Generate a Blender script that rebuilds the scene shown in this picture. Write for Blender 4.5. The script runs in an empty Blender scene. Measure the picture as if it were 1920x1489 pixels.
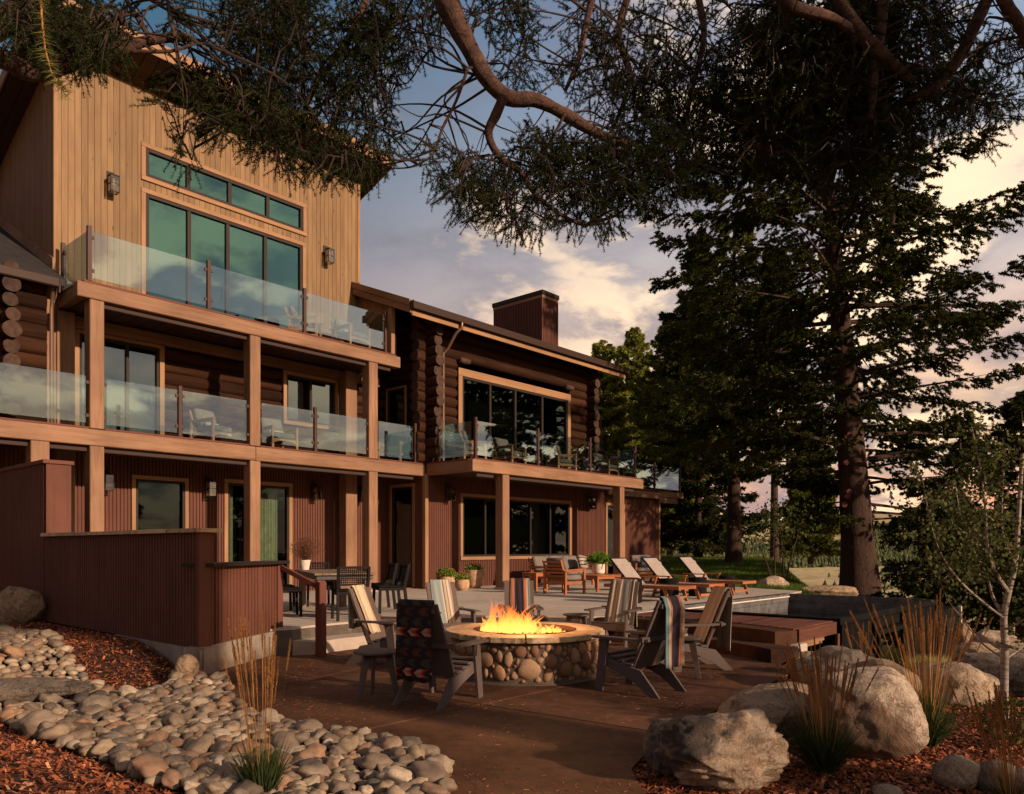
import bpy, bmesh, math, random
import numpy as np
from math import sin, cos, pi, radians, atan2, hypot, sqrt
from mathutils import Vector, Matrix, noise as mnoise

S = bpy.context.scene
COL = S.collection
# ------------------------------------------------------------------ camera
CF, CU, HV, CH = 1446.0, 960.0, 1027.0, 1.5      # focal length in photo pixels, centre column, horizon row, eye height
TH = radians(41.57)
CT, ST = cos(TH), sin(TH)
cam = bpy.data.cameras.new('camera'); camo = bpy.data.objects.new('camera', cam); COL.objects.link(camo)
camo.location = (0, 0, CH); camo.rotation_euler = (pi/2, 0, TH - pi/2)
cam.sensor_width = 36; cam.lens = 36*CF/1920; cam.shift_y = (HV-744.5)/1920
cam.clip_start = 0.05; cam.clip_end = 30000
S.camera = camo
# ------------------------------------------------------------------ world
W = bpy.data.worlds.new('World'); S.world = W; W.use_nodes = True
SUN_DIR = Vector((0.10, -1.0, 0.36)).normalized()
SUN_EL = math.asin(SUN_DIR.z)

class NT:
    """small helper to write node trees"""
    def __init__(s, nt): s.nt = nt; nt.nodes.clear()
    def n(s, typ, props=None, **inp):
        nd = s.nt.nodes.new('ShaderNode'+typ)
        if props:
            for k, v in props.items(): setattr(nd, k, v)
        for k, v in inp.items():
            key = int(k[1:]) if (k[0] == 'i' and k[1:].isdigit()) else k.replace('_', ' ')
            s.set(nd, key, v)
        return nd
    def set(s, nd, key, v):
        sock = nd.inputs[key]
        if hasattr(v, 'outputs'): v = v.outputs[0]
        if isinstance(v, bpy.types.NodeSocket): s.nt.links.new(v, sock)
        else: sock.default_value = v
    def math(s, op, a, b=None, clamp=False):
        nd = s.nt.nodes.new('ShaderNodeMath'); nd.operation = op; nd.use_clamp = clamp
        s.set(nd, 0, a)
        if b is not None: s.set(nd, 1, b)
        return nd.outputs[0]
    def mix(s, f, a, b, mode='MIX'):
        nd = s.nt.nodes.new('ShaderNodeMix'); nd.data_type = 'RGBA'; nd.blend_type = mode
        s.set(nd, 0, f); s.set(nd, 6, c4(a)); s.set(nd, 7, c4(b))
        return nd.outputs[2]
    def ramp(s, f, stops, interp='LINEAR'):
        nd = s.nt.nodes.new('ShaderNodeValToRGB'); cr = nd.color_ramp; cr.interpolation = interp
        while len(cr.elements) > 1: cr.elements.remove(cr.elements[-1])
        cr.elements[0].position = stops[0][0]; cr.elements[0].color = c4(stops[0][1])
        for p, c in stops[1:]:
            e = cr.elements.new(p); e.color = c4(c)
        s.set(nd, 0, f)
        return nd.outputs[0]
    def mr(s, v, a, b, c=0., d=1., smooth=False):
        nd = s.nt.nodes.new('ShaderNodeMapRange'); nd.clamp = True
        if smooth: nd.interpolation_type = 'SMOOTHSTEP'
        for i, x in enumerate((v, a, b, c, d)): s.set(nd, i, x)
        return nd.outputs[0]

def c4(c):
    if isinstance(c, (bpy.types.NodeSocket, bpy.types.Node)): return c
    if isinstance(c, (int, float)): return (c, c, c, 1)
    return (*c, 1) if len(c) == 3 else c
def lin(r, g, b):
    f = lambda v: (v/255/12.92) if v/255 <= .04045 else ((v/255+.055)/1.055)**2.4
    return (f(r), f(g), f(b))

w = NT(W.node_tree)
tc = w.n('TexCoord')
nrm = w.n('VectorMath', {'operation': 'NORMALIZE'}, i0=tc.outputs['Generated'])
sep = w.n('SeparateXYZ', i0=nrm)
# azimuth term: +1 towards the sunset side of the valley, -1 the other way
az = w.n('VectorMath', {'operation': 'DOT_PRODUCT'}, i0=nrm); az.inputs[1].default_value = (ST, -CT, 0)
azv = az.outputs['Value']
el = w.math('MAXIMUM', sep.outputs['Z'], 0.0)
left = w.ramp(el, [(0, lin(118,92,92)), (.10, lin(156,120,112)), (.20, lin(160,134,128)), (.30, lin(126,118,126)), (.37, lin(102,106,120)), (.46, lin(84,100,116)), (.56, lin(46,90,116)), (.7, lin(24,54,84)), (1, lin(14,28,48))])
right = w.ramp(el, [(0, lin(214,148,124)), (.06, lin(228,164,128)), (.13, lin(246,200,146)), (.21, lin(226,186,158)), (.30, lin(200,182,172)), (.42, lin(160,164,174)), (.55, lin(110,136,168)), (.7, lin(60,86,120)), (1, lin(20,36,60))])
azf = w.mr(azv, -.40, .32, 0, 1, True)
base = w.mix(azf, left, right)
# clouds: layered noise on the view direction, flattened towards the horizon
zz = w.math('ADD', el, .30)
flat = w.n('CombineXYZ', i0=w.math('DIVIDE', sep.outputs['X'], zz), i1=w.math('DIVIDE', sep.outputs['Y'], zz), i2=w.math('MULTIPLY', el, 3.0))
flat = w.n('VectorMath', {'operation': 'ADD'}, i0=flat, i1=(5.5, 4.2, 1.0))
n1 = w.n('TexNoise', Vector=flat, Scale=1.6, Detail=10.0, Roughness=.58, Distortion=.25)
n2 = w.n('TexNoise', Vector=flat, Scale=.9, Detail=2.0)
n3 = w.n('TexNoise', Vector=w.n('VectorMath', {'operation': 'ADD'}, i0=flat, i1=(.10, -.12, -.10)), Scale=1.6, Detail=10.0, Roughness=.58, Distortion=.25)
cl = w.math('ADD', w.math('MULTIPLY', n1.outputs[0], .65), w.math('MULTIPLY', n2.outputs[0], .45))
thr = w.mr(azv, -.6, .5, .53, .47)
d = w.math('SUBTRACT', cl, thr)
cm = w.mr(d, -.02, .15, 0, 1, True)
lit = w.mr(w.math('SUBTRACT', n1.outputs[0], n3.outputs[0]), -.01, .085, 0, 1, True)   # the side turned to the sun
ccol = w.mix(azf, lin(186,156,142), (1.0, .74, .47))
cshade = w.mix(azf, lin(84,86,98), lin(132,124,132))
cc = w.mix(lit, cshade, ccol)
sky = w.mix(w.math('MULTIPLY', cm, w.mr(el, 0, .06, .2, .9)), base, cc)
nish = w.n('TexSky', {'sky_type': 'NISHITA', 'sun_disc': False, 'sun_elevation': SUN_EL, 'sun_rotation': atan2(SUN_DIR.x, SUN_DIR.y), 'air_density': 1.4, 'dust_density': 2.0})
sky = w.mix(w.mr(sep.outputs['Z'], -.03, 0.0), (.030, .024, .018), sky)
bg1 = w.n('Background', Color=sky, Strength=1.08)
bg2 = w.n('Background', Color=nish.outputs[0], Strength=0.004)
add = w.n('AddShader', i0=bg1, i1=bg2)
w.n('OutputWorld', Surface=add)
# ------------------------------------------------------------------ sun
sl = bpy.data.lights.new('sun', 'SUN'); sl.energy = 5.0; sl.color = (1.0, .72, .52); sl.angle = radians(1.2)
so = bpy.data.objects.new('sun', sl); COL.objects.link(so)
so.rotation_euler = SUN_DIR.to_track_quat('Z', 'Y').to_euler(); so.location = (0, -30, 20)
S.view_settings.view_transform = 'Standard'; S.view_settings.look = 'None'
S.view_settings.exposure = 0.32; S.view_settings.gamma = 1.0; S.view_settings.use_curve_mapping = False
S.render.engine = 'CYCLES'
S.cycles.max_bounces = 7; S.cycles.diffuse_bounces = 2; S.cycles.glossy_bounces = 3
S.cycles.transmission_bounces = 3; S.cycles.transparent_max_bounces = 16
S.cycles.caustics_reflective = False; S.cycles.caustics_refractive = False
S.cycles.sample_clamp_indirect = 4.0

# ------------------------------------------------------------------ photo-pixel survey helpers (points on real planes)
def ray(u, v):
    k = (u-CU)/CF
    return CT+k*ST, ST-k*CT, (HV-v)/CF
def onY(u, v, Y):
    a, b, c = ray(u, v); t = Y/b; return Vector((t*a, Y, CH+t*c))
def onX(u, v, X):
    a, b, c = ray(u, v); t = X/a; return Vector((X, t*b, CH+t*c))
def onZ(u, v, Z):
    a, b, c = ray(u, v); t = (Z-CH)/c; return Vector((t*a, t*b, Z))
def at(u, v, t):
    a, b, c = ray(u, v); return Vector((t*a, t*b, CH+t*c))
def XY(u, Y): return onY(u, HV, Y).x
def ss(a, b, x):
    x = min(1., max(0., (x-a)/(b-a))); return x*x*(3-2*x)

# ------------------------------------------------------------------ objects
def rootloc(p):
    v = Vector((0, 0, 0))
    while p is not None: v += p.location; p = p.parent
    return v
def thing(name, label, cat, loc=(0, 0, 0), rz=0, group=None):
    o = bpy.data.objects.new(name, None); COL.objects.link(o); o.empty_display_size = .2
    o.location = loc; o.rotation_euler = (0, 0, rz); tag(o, label, cat, group); return o
def tag(o, label=None, cat=None, group=None, kind=None):
    if label: o['label'] = label
    if cat: o['category'] = cat
    if group: o['group'] = group
    if kind: o['kind'] = kind
    return o
class MB:
    """mesh builder"""
    def __init__(s): s.v = []; s.f = []; s.m = []; s.mi = 0
    def add(s, vs, fs):
        o = len(s.v); s.v += [tuple(p) for p in vs]; s.f += [tuple(i+o for i in f) for f in fs]; s.m += [s.mi]*len(fs)
    def box(s, x0, x1, y0, y1, z0, z1, M=None):
        vs = [Vector(p) for p in ((x0,y0,z0),(x1,y0,z0),(x1,y1,z0),(x0,y1,z0),(x0,y0,z1),(x1,y0,z1),(x1,y1,z1),(x0,y1,z1))]
        if M is not None: vs = [M @ p for p in vs]
        s.add(vs, [(0,3,2,1),(4,5,6,7),(0,1,5,4),(1,2,6,5),(2,3,7,6),(3,0,4,7)])
        return s
    def bbox(s, x0, x1, y0, y1, z0, z1, b=.01, M=None):
        """box with chamfered edges"""
        X, Y, Z = (x0, x1), (y0, y1), (z0, z1); b = min(b, (x1-x0)*.45, (y1-y0)*.45, (z1-z0)*.45)
        vs = []; idx = {}
        for i in (0, 1):
            for j in (0, 1):
                for k in (0, 1):
                    sx, sy, sz = (1, -1)[i], (1, -1)[j], (1, -1)[k]
                    for ax in range(3):
                        p = [X[i]+sx*b, Y[j]+sy*b, Z[k]+sz*b]; p[ax] = (X[i], Y[j], Z[k])[ax]
                        idx[i, j, k, ax] = len(vs); vs.append(Vector(p))
        fs = []
        for ax in range(3):
            o1, o2 = [a for a in range(3) if a != ax]
            for e in (0, 1):
                q = []
                for a, c in ((0,0),(1,0),(1,1),(0,1)):
                    ijk = [0,0,0]; ijk[ax] = e; ijk[o1] = a; ijk[o2] = c; q.append(idx[(*ijk, ax)])
                fs.append(tuple(q if (e == 1) == (ax != 1) else q[::-1]))
            for a in (0, 1):
                for c in (0, 1):
                    ijk = [0,0,0]; ijk[o1] = a; ijk[o2] = c
                    A = list(ijk); A[ax] = 0; B = list(ijk); B[ax] = 1
                    q = [idx[(*A, o1)], idx[(*B, o1)], idx[(*B, o2)], idx[(*A, o2)]]
                    fs.append(tuple(q))
        for i in (0, 1):
            for j in (0, 1):
                for k in (0, 1): fs.append((idx[i,j,k,0], idx[i,j,k,1], idx[i,j,k,2]))
        if M is not None: vs = [M @ p for p in vs]
        s.add(vs, fs); return s
    def bar(s, p, q, w, h=None, up=(0, 0, 1), b=0.0):
        """rectangular bar from p to q"""
        p, q = Vector(p), Vector(q); h = h or w; d = q-p; L = d.length; d.normalize(); up = Vector(up)
        if abs(d.dot(up)) > .98: up = Vector((0, 1, 0)) if abs(d.y) < .9 else Vector((1, 0, 0))
        x = d.cross(up).normalized(); z = x.cross(d)
        M = Matrix(((x.x, d.x, z.x, p.x), (x.y, d.y, z.y, p.y), (x.z, d.z, z.z, p.z), (0, 0, 0, 1)))
        return s.bbox(-w/2, w/2, 0, L, -h/2, h/2, b, M) if b else s.box(-w/2, w/2, 0, L, -h/2, h/2, M)
    def tube(s, pts, rad, n=8, caps=True):
        pts = [Vector(p) for p in pts]; m = len(pts)
        if not hasattr(rad, '__len__'): rad = [rad]*m
        vs = []; px = None
        for i, p in enumerate(pts):
            d = (pts[min(i+1, m-1)]-pts[max(i-1, 0)])
            if d.length < 1e-9: d = Vector((0, 0, 1))
            d.normalize()
            if px is None: px = d.orthogonal().normalized()
            px = (px-d*px.dot(d)); px = px.normalized() if px.length > 1e-6 else d.orthogonal().normalized(); py = d.cross(px)
            for k in range(n):
                a = 2*pi*k/n; vs.append(p+(px*cos(a)+py*sin(a))*rad[i])
        fs = [(i*n+k, i*n+(k+1) % n, (i+1)*n+(k+1) % n, (i+1)*n+k) for i in range(m-1) for k in range(n)]
        if caps: fs += [tuple(range(n-1, -1, -1)), tuple((m-1)*n+k for k in range(n))]
        s.add(vs, fs); return s
    def lathe(s, prof, n=24, c=(0, 0, 0), cap=True):
        vs = [(c[0]+r*cos(2*pi*k/n), c[1]+r*sin(2*pi*k/n), c[2]+z) for r, z in prof for k in range(n)]
        m = len(prof)
        fs = [(i*n+k, i*n+(k+1) % n, (i+1)*n+(k+1) % n, (i+1)*n+k) for i in range(m-1) for k in range(n)]
        if cap: fs += [tuple(range(n-1, -1, -1)), tuple((m-1)*n+k for k in range(n))]
        s.add(vs, fs); return s
    def prism(s, poly, axis, a, b):
        """poly of 2D points extruded along axis ('x','y','z') from a to b; poly coords are the other two axes in order"""
        def P(p, t): return {'x': (t, p[0], p[1]), 'y': (p[0], t, p[1]), 'z': (p[0], p[1], t)}[axis]
        n = len(poly); vs = [P(p, a) for p in poly]+[P(p, b) for p in poly]
        fs = [tuple(range(n-1, -1, -1)), tuple(range(n, 2*n))]+[(i, (i+1) % n, n+(i+1) % n, n+i) for i in range(n)]
        s.add(vs, fs); return s
    def build(s, name, mat, parent=None, smooth=False, local=False, recalc=True):
        me = bpy.data.meshes.new(name)
        off = Vector((0, 0, 0)) if (local or parent is None) else rootloc(parent)
        vs = s.v if off.length == 0 else [(p[0]-off.x, p[1]-off.y, p[2]-off.z) for p in s.v]
        me.from_pydata([tuple(p) for p in vs], [], s.f)
        mats = mat if isinstance(mat, (list, tuple)) else [mat]
        for m in mats: me.materials.append(m)
        if len(mats) > 1: me.polygons.foreach_set('material_index', s.m)
        if smooth: me.polygons.foreach_set('use_smooth', [True]*len(me.polygons))
        if recalc and len(s.f) < 60000:
            bm = bmesh.new(); bm.from_mesh(me); bmesh.ops.recalc_face_normals(bm, faces=bm.faces[:]); bm.to_mesh(me); bm.free()
        if smooth:
            try: me.set_sharp_from_angle(angle=radians(38))
            except Exception: pass
        me.update()
        o = bpy.data.objects.new(name, me); COL.objects.link(o)
        if parent is not None: o.parent = parent
        return o
def npmesh(name, V, F, mat, parent=None, kind=None, smooth=False):
    """V (n,3) float array, F (m,3) or (m,4) int array"""
    me = bpy.data.meshes.new(name); k = F.shape[1]
    me.vertices.add(len(V)); me.vertices.foreach_set('co', np.ascontiguousarray(V, np.float32).ravel())
    me.loops.add(F.size); me.loops.foreach_set('vertex_index', np.ascontiguousarray(F, np.int32).ravel())
    me.polygons.add(len(F)); me.polygons.foreach_set('loop_start', np.arange(0, F.size, k, dtype=np.int32))
    try: me.polygons.foreach_set('loop_total', np.full(len(F), k, np.int32))
    except Exception: pass
    if smooth: me.polygons.foreach_set('use_smooth', np.ones(len(F), bool))
    me.materials.append(mat); me.update(calc_edges=True)
    o = bpy.data.objects.new(name, me); COL.objects.link(o)
    if parent is not None: o.parent = parent
    if kind: o['kind'] = kind
    return o
def copy_tree(o, parent=None):
    c = o.copy(); COL.objects.link(c); c.parent = parent
    for ch in list(o.children): copy_tree(ch, c)
    return c
def put(o, loc, rz=0, label=None):
    o.location = loc; o.rotation_euler = (0, 0, rz)
    if label: o['label'] = label
    return o

# ------------------------------------------------------------------ materials
def mat(name, col=(.5, .5, .5), rough=.6, spec=.4, metal=0.0, build=None, bump=None, **kw):
    """build(n, coord) -> colour socket ; bump=(scale, strength, stretch)"""
    m = bpy.data.materials.new(name); m.use_nodes = True; n = NT(m.node_tree)
    tc = n.n('TexCoord'); co = tc.outputs['Object']
    p = n.n('BsdfPrincipled', Roughness=rough, Metallic=metal); p.inputs['Specular IOR Level'].default_value = spec
    c = build(n, co) if build else c4(col)
    h = None
    if isinstance(c, tuple) and len(c) == 2 and build: c, h = c
    n.set(p, 'Base Color', c)
    if bump:
        mp = n.n('Mapping', Vector=co); mp.inputs['Scale'].default_value = bump[2] if len(bump) > 2 else (1, 1, 1)
        nz = n.n('TexNoise', Vector=mp, Scale=bump[0], Detail=6.0, Roughness=.65); h0 = nz.outputs[0]
        if h is not None: h = n.math('ADD', h, n.math('MULTIPLY', h0, .5))
        else: h = h0
    if h is not None:
        b = n.n('Bump', Height=h, Strength=(bump[1] if bump else .5), Distance=(bump[3] if bump and len(bump) > 3 else .02)); n.set(p, 'Normal', b)
    for k, v in kw.items(): n.set(p, k.replace('_', ' '), v)
    n.n('OutputMaterial', Surface=p)
    return m
def vary(n, c, amt=.25, isl=False):
    """per piece lightness variation"""
    oi = n.n('ObjectInfo').outputs['Random']
    if isl: oi = n.math('FRACT', n.math('ADD', n.n('NewGeometry').outputs['Random Per Island'], oi))
    g = n.mr(oi, 0, 1, 1-amt, 1+amt)
    cb = n.n('CombineXYZ', i0=g, i1=g, i2=g)
    return n.mix(1.0, c, cb.outputs[0], 'MULTIPLY')
def woodmat(name, a, b, axis='z', grain=1.0, var=.15, rough=.65, bump=.25, knots=.0, spec=.25, dist=.006):
    def f(n, co):
        oi = n.n('ObjectInfo').outputs['Random']
        off = n.n('VectorMath', {'operation': 'SCALE'}, i0=(13.1, 7.7, 5.3)); n.set(off, 'Scale', oi)
        v = n.n('VectorMath', {'operation': 'ADD'}, i0=co, i1=off.outputs[0])
        mp = n.n('Mapping', Vector=v); sc = {'x': (.9, 14, 14), 'y': (14, .9, 14), 'z': (14, 14, .9)}[axis]
        mp.inputs['Scale'].default_value = sc
        n1 = n.n('TexNoise', Vector=mp, Scale=1.6*grain, Detail=7.0, Roughness=.7, Distortion=.6)
        n2 = n.n('TexNoise', Vector=mp, Scale=.3*grain, Detail=3.0)
        f1 = n.math('ADD', n.math('MULTIPLY', n1.outputs[0], .65), n.math('MULTIPLY', n2.outputs[0], .45))
        c = n.ramp(f1, [(.36, a), (.62, b)])
        n3 = n.n('TexNoise', Vector=v, Scale=1.1, Detail=2.0)
        c = n.mix(n.mr(n3.outputs[0], .35, .7, 0, .35), c, tuple(x*.62 for x in a))
        if knots:
            vo = n.n('TexVoronoi', Vector=n.n('Mapping', Vector=v, Scale={'z': (7, 7, 1.8), 'x': (1.8, 7, 7), 'y': (7, 1.8, 7)}[axis]), Scale=1.0)
            c = n.mix(n.mr(vo.outputs['Distance'], .05, .13, knots, 0), c, tuple(x*.3 for x in a))
        return vary(n, c, var), f1
    return mat(name, rough=rough, spec=spec, build=f, bump=(40, bump, (1, 1, 1), dist))

M = {}
M['cedar'] = woodmat('cedar_boards', (.160, .092, .040), (.235, .145, .068), 'z', 1, .17, knots=.85)
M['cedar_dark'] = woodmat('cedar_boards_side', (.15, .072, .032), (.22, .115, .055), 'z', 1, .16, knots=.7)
M['beamx'] = woodmat('rough_sawn_beam', (.125, .062, .031), (.270, .148, .082), 'x', .8, .08, bump=.9)
M['beamy'] = woodmat('rough_sawn_beam_side', (.125, .062, .031), (.270, .148, .082), 'y', .8, .08, bump=.9)
M['beamz'] = woodmat('rough_sawn_post', (.125, .062, .031), (.270, .148, .082), 'z', .8, .08, bump=.9)
M['trim'] = woodmat('cedar_trim', (.22, .115, .052), (.32, .178, .088), 'z', .8, .06, bump=.4)
M['trimx'] = woodmat('cedar_trim_level', (.22, .115, .052), (.32, .178, .088), 'x', .8, .06, bump=.4)
M['logx'] = woodmat('log_lengthwise', (.009, .0042, .0024), (.054, .022, .011), 'x', .45, .35, rough=.85, bump=1.0, spec=.1, dist=.03)
M['logy'] = woodmat('log_crosswise', (.010, .0045, .0025), (.058, .023, .011), 'y', .45, .35, rough=.85, bump=1.0, spec=.1, dist=.03)
def logend(n, co):
    wv = n.n('TexNoise', Vector=co, Scale=9.0, Detail=4.0)
    return vary(n, n.ramp(wv.outputs[0], [(.3, (.020, .010, .006)), (.7, (.065, .032, .018))]), .25)
M['logend'] = mat('log_end_grain', build=logend, rough=.85, bump=(40, .5))
M['teak'] = woodmat('teak', (.24, .070, .022), (.40, .135, .048), 'x', 1.2, .12, rough=.5, bump=.15, spec=.35)
M['teakz'] = woodmat('teak_upright', (.24, .070, .022), (.40, .135, .048), 'z', 1.2, .12, rough=.5, bump=.15, spec=.35)
M['teakpale'] = woodmat('weathered_teak', (.26, .120, .055), (.44, .24, .13), 'z', 1.2, .10, rough=.6, bump=.15)
M['deckboard'] = woodmat('red_deck_board', (.060, .022, .014), (.13, .052, .034), 'x', 1.2, .25, rough=.75, bump=.4, spec=.12)
M['greytable'] = woodmat('grey_oiled_wood', (.13, .085, .055), (.22, .155, .105), 'z', 1.0, .1, rough=.7)
def metalred(n, co):
    a = n.n('TexNoise', Vector=co, Scale=.9, Detail=4.0); b = n.n('TexNoise', Vector=co, Scale=60.0, Detail=3.0)
    f1 = n.math('ADD', n.math('MULTIPLY', a.outputs[0], .6), n.math('MULTIPLY', b.outputs[0], .4))
    mp = n.n('Mapping', Vector=co); mp.inputs['Scale'].default_value = (5, 5, .35); st_ = n.n('TexNoise', Vector=mp, Scale=1.5, Detail=5.0, Roughness=.7)
    c = n.ramp(f1, [(.3, (.088, .034, .022)), (.7, (.150, .061, .040))])
    return n.mix(n.mr(st_.outputs[0], .46, .70, 0, .5), c, (.060, .028, .021))
M['redmetal'] = mat('rust_red_ribbed_metal', build=metalred, rough=.7, spec=.15, bump=(90, .08))
M['brownmetal'] = mat('dark_bronze_metal', (.050, .022, .016), .55, .25, bump=(60, .05))
M['redcap'] = mat('red_brown_edge_trim', (.115, .038, .025), .6, .2, bump=(30, .1))
M['blackmetal'] = mat('black_metal', (.010, .009, .0085), .65, .12, bump=(50, .05))
M['pinkish'] = mat('bronze_channel', (.045, .028, .024), .7, .15, bump=(30, .05))
M['frame'] = mat('window_frame_bronze', (.022, .015, .011), .6, .2, bump=(80, .03))
M['interior'] = mat('dark_room_and_recess', (.006, .005, .005), .9, .1, bump=(3, .05))
M['gutter'] = mat('brown_gutter', (.040, .023, .017), .6, .2, bump=(20, .05))
def shingles(n, co):
    br = n.n('TexBrick', Vector=co, Scale=3.2, Color1=(.022,.018,.017,1), Color2=(.045,.036,.032,1), Mortar=(.008,.007,.007,1)); br.inputs['Mortar Size'].default_value = .03
    nz = n.n('TexNoise', Vector=co, Scale=60.0, Detail=3.0)
    return n.mix(.4, br.outputs[0], nz.outputs[0], 'MULTIPLY')
M['shingle'] = mat('asphalt_shingle', build=shingles, rough=.9, bump=(80, .6))
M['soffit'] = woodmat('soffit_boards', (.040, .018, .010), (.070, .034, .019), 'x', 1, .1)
def conc(a, b, mottled=.5):
    def f(n, co):
        n1 = n.n('TexNoise', Vector=co, Scale=.8, Detail=8.0, Roughness=.65, Distortion=.4)
        n2 = n.n('TexNoise', Vector=co, Scale=6.0, Detail=6.0, Roughness=.7)
        n3 = n.n('TexNoise', Vector=co, Scale=140.0, Detail=2.0)
        f1 = n.math('ADD', n.math('MULTIPLY', n1.outputs[0], .62), n.math('ADD', n.math('MULTIPLY', n2.outputs[0], .28), n.math('MULTIPLY', n3.outputs[0], .10)))
        return n.ramp(f1, [(.38, a), (.62, b)]), f1
    return f
M['stained_shaded'] = mat('shade_toned_brown_concrete', build=conc((.022, .010, .006), (.075, .035, .019)), rough=.85, spec=.1, bump=(50, .3))  # same concrete as the terrace, with shade put into a darker colour
M['concrete'] = mat('broom_finished_concrete', build=conc((.33, .27, .215), (.47, .395, .325)), rough=.8, bump=(120, .25))
M['stained'] = mat('brown_stained_concrete', build=conc((.040, .017, .008), (.150, .070, .036)), rough=.8, spec=.12, bump=(50, .3))
def footc(n, co):
    n1 = n.n('TexNoise', Vector=co, Scale=3.0, Detail=8.0, Roughness=.7); n2 = n.n('TexNoise', Vector=co, Scale=60.0, Detail=3.0)
    z = n.n('SeparateXYZ', i0=co).outputs['Z']
    c = n.ramp(n1.outputs[0], [(.3, (.17, .135, .10)), (.7, (.33, .28, .225))])
    stain = n.mr(n.math('ADD', z, n.math('MULTIPLY', n1.outputs[0], .35)), .12, .34, .75, 0)
    return n.mix(stain, c, (.07, .042, .024)), n2.outputs[0]
M['footing'] = mat('raw_cast_concrete', build=footc, rough=.9, bump=(30, .3))
def riverrock(n, co):
    oi = n.n('ObjectInfo').outputs['Random']; isl = n.n('NewGeometry').outputs['Random Per Island']
    r = n.math('FRACT', n.math('MULTIPLY', n.math('ADD', isl, oi), 7.31))
    c = n.ramp(r, [(0, (.065, .058, .054)), (.16, (.30, .215, .13)), (.30, (.085, .066, .052)), (.44, (.44, .325, .205)), (.58, (.16, .118, .085)), (.70, (.34, .175, .090)), (.82, (.24, .185, .13)), (1, (.50, .40, .28))])
    n1 = n.n('TexNoise', Vector=co, Scale=7.0, Detail=8.0, Roughness=.7, Distortion=.8); n2 = n.n('TexNoise', Vector=co, Scale=45.0, Detail=4.0)
    c = n.mix(n.mr(n1.outputs[0], .42, .62, 0, .55), c, (.12, .085, .055))
    return n.mix(n.mr(n2.outputs[0], .5, .75, 0, .3), c, (.34, .27, .19)), n1.outputs[0]
M['river'] = mat('river_stone', build=riverrock, rough=.62, spec=.35, bump=(60, .25, (1, 1, 1), .01))
def pitrock(n, co):
    oi = n.n('ObjectInfo').outputs['Random']
    c = n.ramp(oi, [(0, (.31, .150, .068)), (.3, (.40, .22, .11)), (.55, (.22, .10, .05)), (.8, (.46, .29, .165)), (1, (.32, .165, .08))])
    n1 = n.n('TexNoise', Vector=co, Scale=9.0, Detail=8.0, Roughness=.7, Distortion=.8)
    return n.mix(n.mr(n1.outputs[0], .42, .66, 0, .55), c, (.10, .045, .022)), n1.outputs[0]
M['pitrock'] = mat('warm_cobble', build=pitrock, rough=.6, spec=.3, bump=(50, .5, (1, 1, 1), .015))
M['mortar'] = mat('grey_mortar', build=conc((.065, .050, .035), (.15, .12, .085)), rough=.95, bump=(60, .8))
def capst(n, co):
    oi = n.n('ObjectInfo').outputs['Random']
    n1 = n.n('TexNoise', Vector=co, Scale=5.0, Detail=9.0, Roughness=.7, Distortion=1.2)
    c = n.ramp(n1.outputs[0], [(.3, (.22, .135, .065)), (.5, (.42, .29, .165)), (.7, (.52, .42, .29))])
    return vary(n, c, .22), n1.outputs[0]
M['capstone'] = mat('tan_sandstone_cap', build=capst, rough=.75, bump=(40, .6, (1, 1, 1), .015))
def granite(a, b, stain, lich):
    def f(n, co):
        n1 = n.n('TexNoise', Vector=co, Scale=1.6, Detail=9.0, Roughness=.65, Distortion=1.0)
        n2 = n.n('TexNoise', Vector=co, Scale=22.0, Detail=6.0, Roughness=.75)
        n3 = n.n('TexNoise', Vector=co, Scale=3.3, Detail=10.0, Roughness=.75, Distortion=2.0)
        n4 = n.n('TexNoise', Vector=co, Scale=95.0, Detail=3.0)
        c = n.ramp(n1.outputs[0], [(.32, a), (.62, b)])
        c = n.mix(n.mr(n3.outputs[0], .50, .60, 0, .8), c, stain)
        c = n.mix(n.mr(n2.outputs[0], .52, .66, 0, .65), c, lich)
        n5 = n.n('TexNoise', Vector=co, Scale=7.0, Detail=12.0, Roughness=.8, Distortion=2.5)
        c = n.mix(n.mr(n5.outputs[0], .54, .60, 0, .7), c, tuple(x*.45 for x in stain))
        c = n.mix(n.mr(n4.outputs[0], .48, .7, 0, .5), c, tuple(x*.3 for x in a))
        h = n.math('ADD', n.math('MULTIPLY', n3.outputs[0], 1.2), n.math('MULTIPLY', n2.outputs[0], .5))
        return c, h
    return f
M['granite'] = mat('pale_granite', build=granite((.29, .20, .125), (.60, .46, .31), (.18, .09, .036), (.60, .49, .36)), rough=.8, bump=(50, .8, (1, 1, 1), .05))
M['granite_tan'] = mat('tan_granite', build=granite((.30, .19, .10), (.45, .32, .20), (.12, .06, .028), (.42, .34, .24)), rough=.8, bump=(50, .8, (1, 1, 1), .05))
M['granite_dark'] = mat('lichen_granite', build=granite((.17, .125, .090), (.36, .28, .21), (.05, .036, .025), (.40, .34, .26)), rough=.85, bump=(50, 1.0, (1, 1, 1), .06))
def patched(base, col, ax, k, soft=.12):
    def f(n, co):
        c, h = base(n, co); s = n.n('SeparateXYZ', i0=co); nz = n.n('TexNoise', Vector=co, Scale=4.5, Detail=8.0, Roughness=.7, Distortion=1.5)
        m_ = n.math('ADD', n.math('MULTIPLY', s.outputs[0], ax[0]), n.math('MULTIPLY', s.outputs[2], ax[2])); m_ = n.math('ADD', n.math('ADD', m_, n.math('MULTIPLY', s.outputs[1], ax[1])), n.math('MULTIPLY', nz.outputs[0], .55))
        return n.mix(n.mr(m_, k, k+soft, 0, .9), c, col), h
    return f
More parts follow.
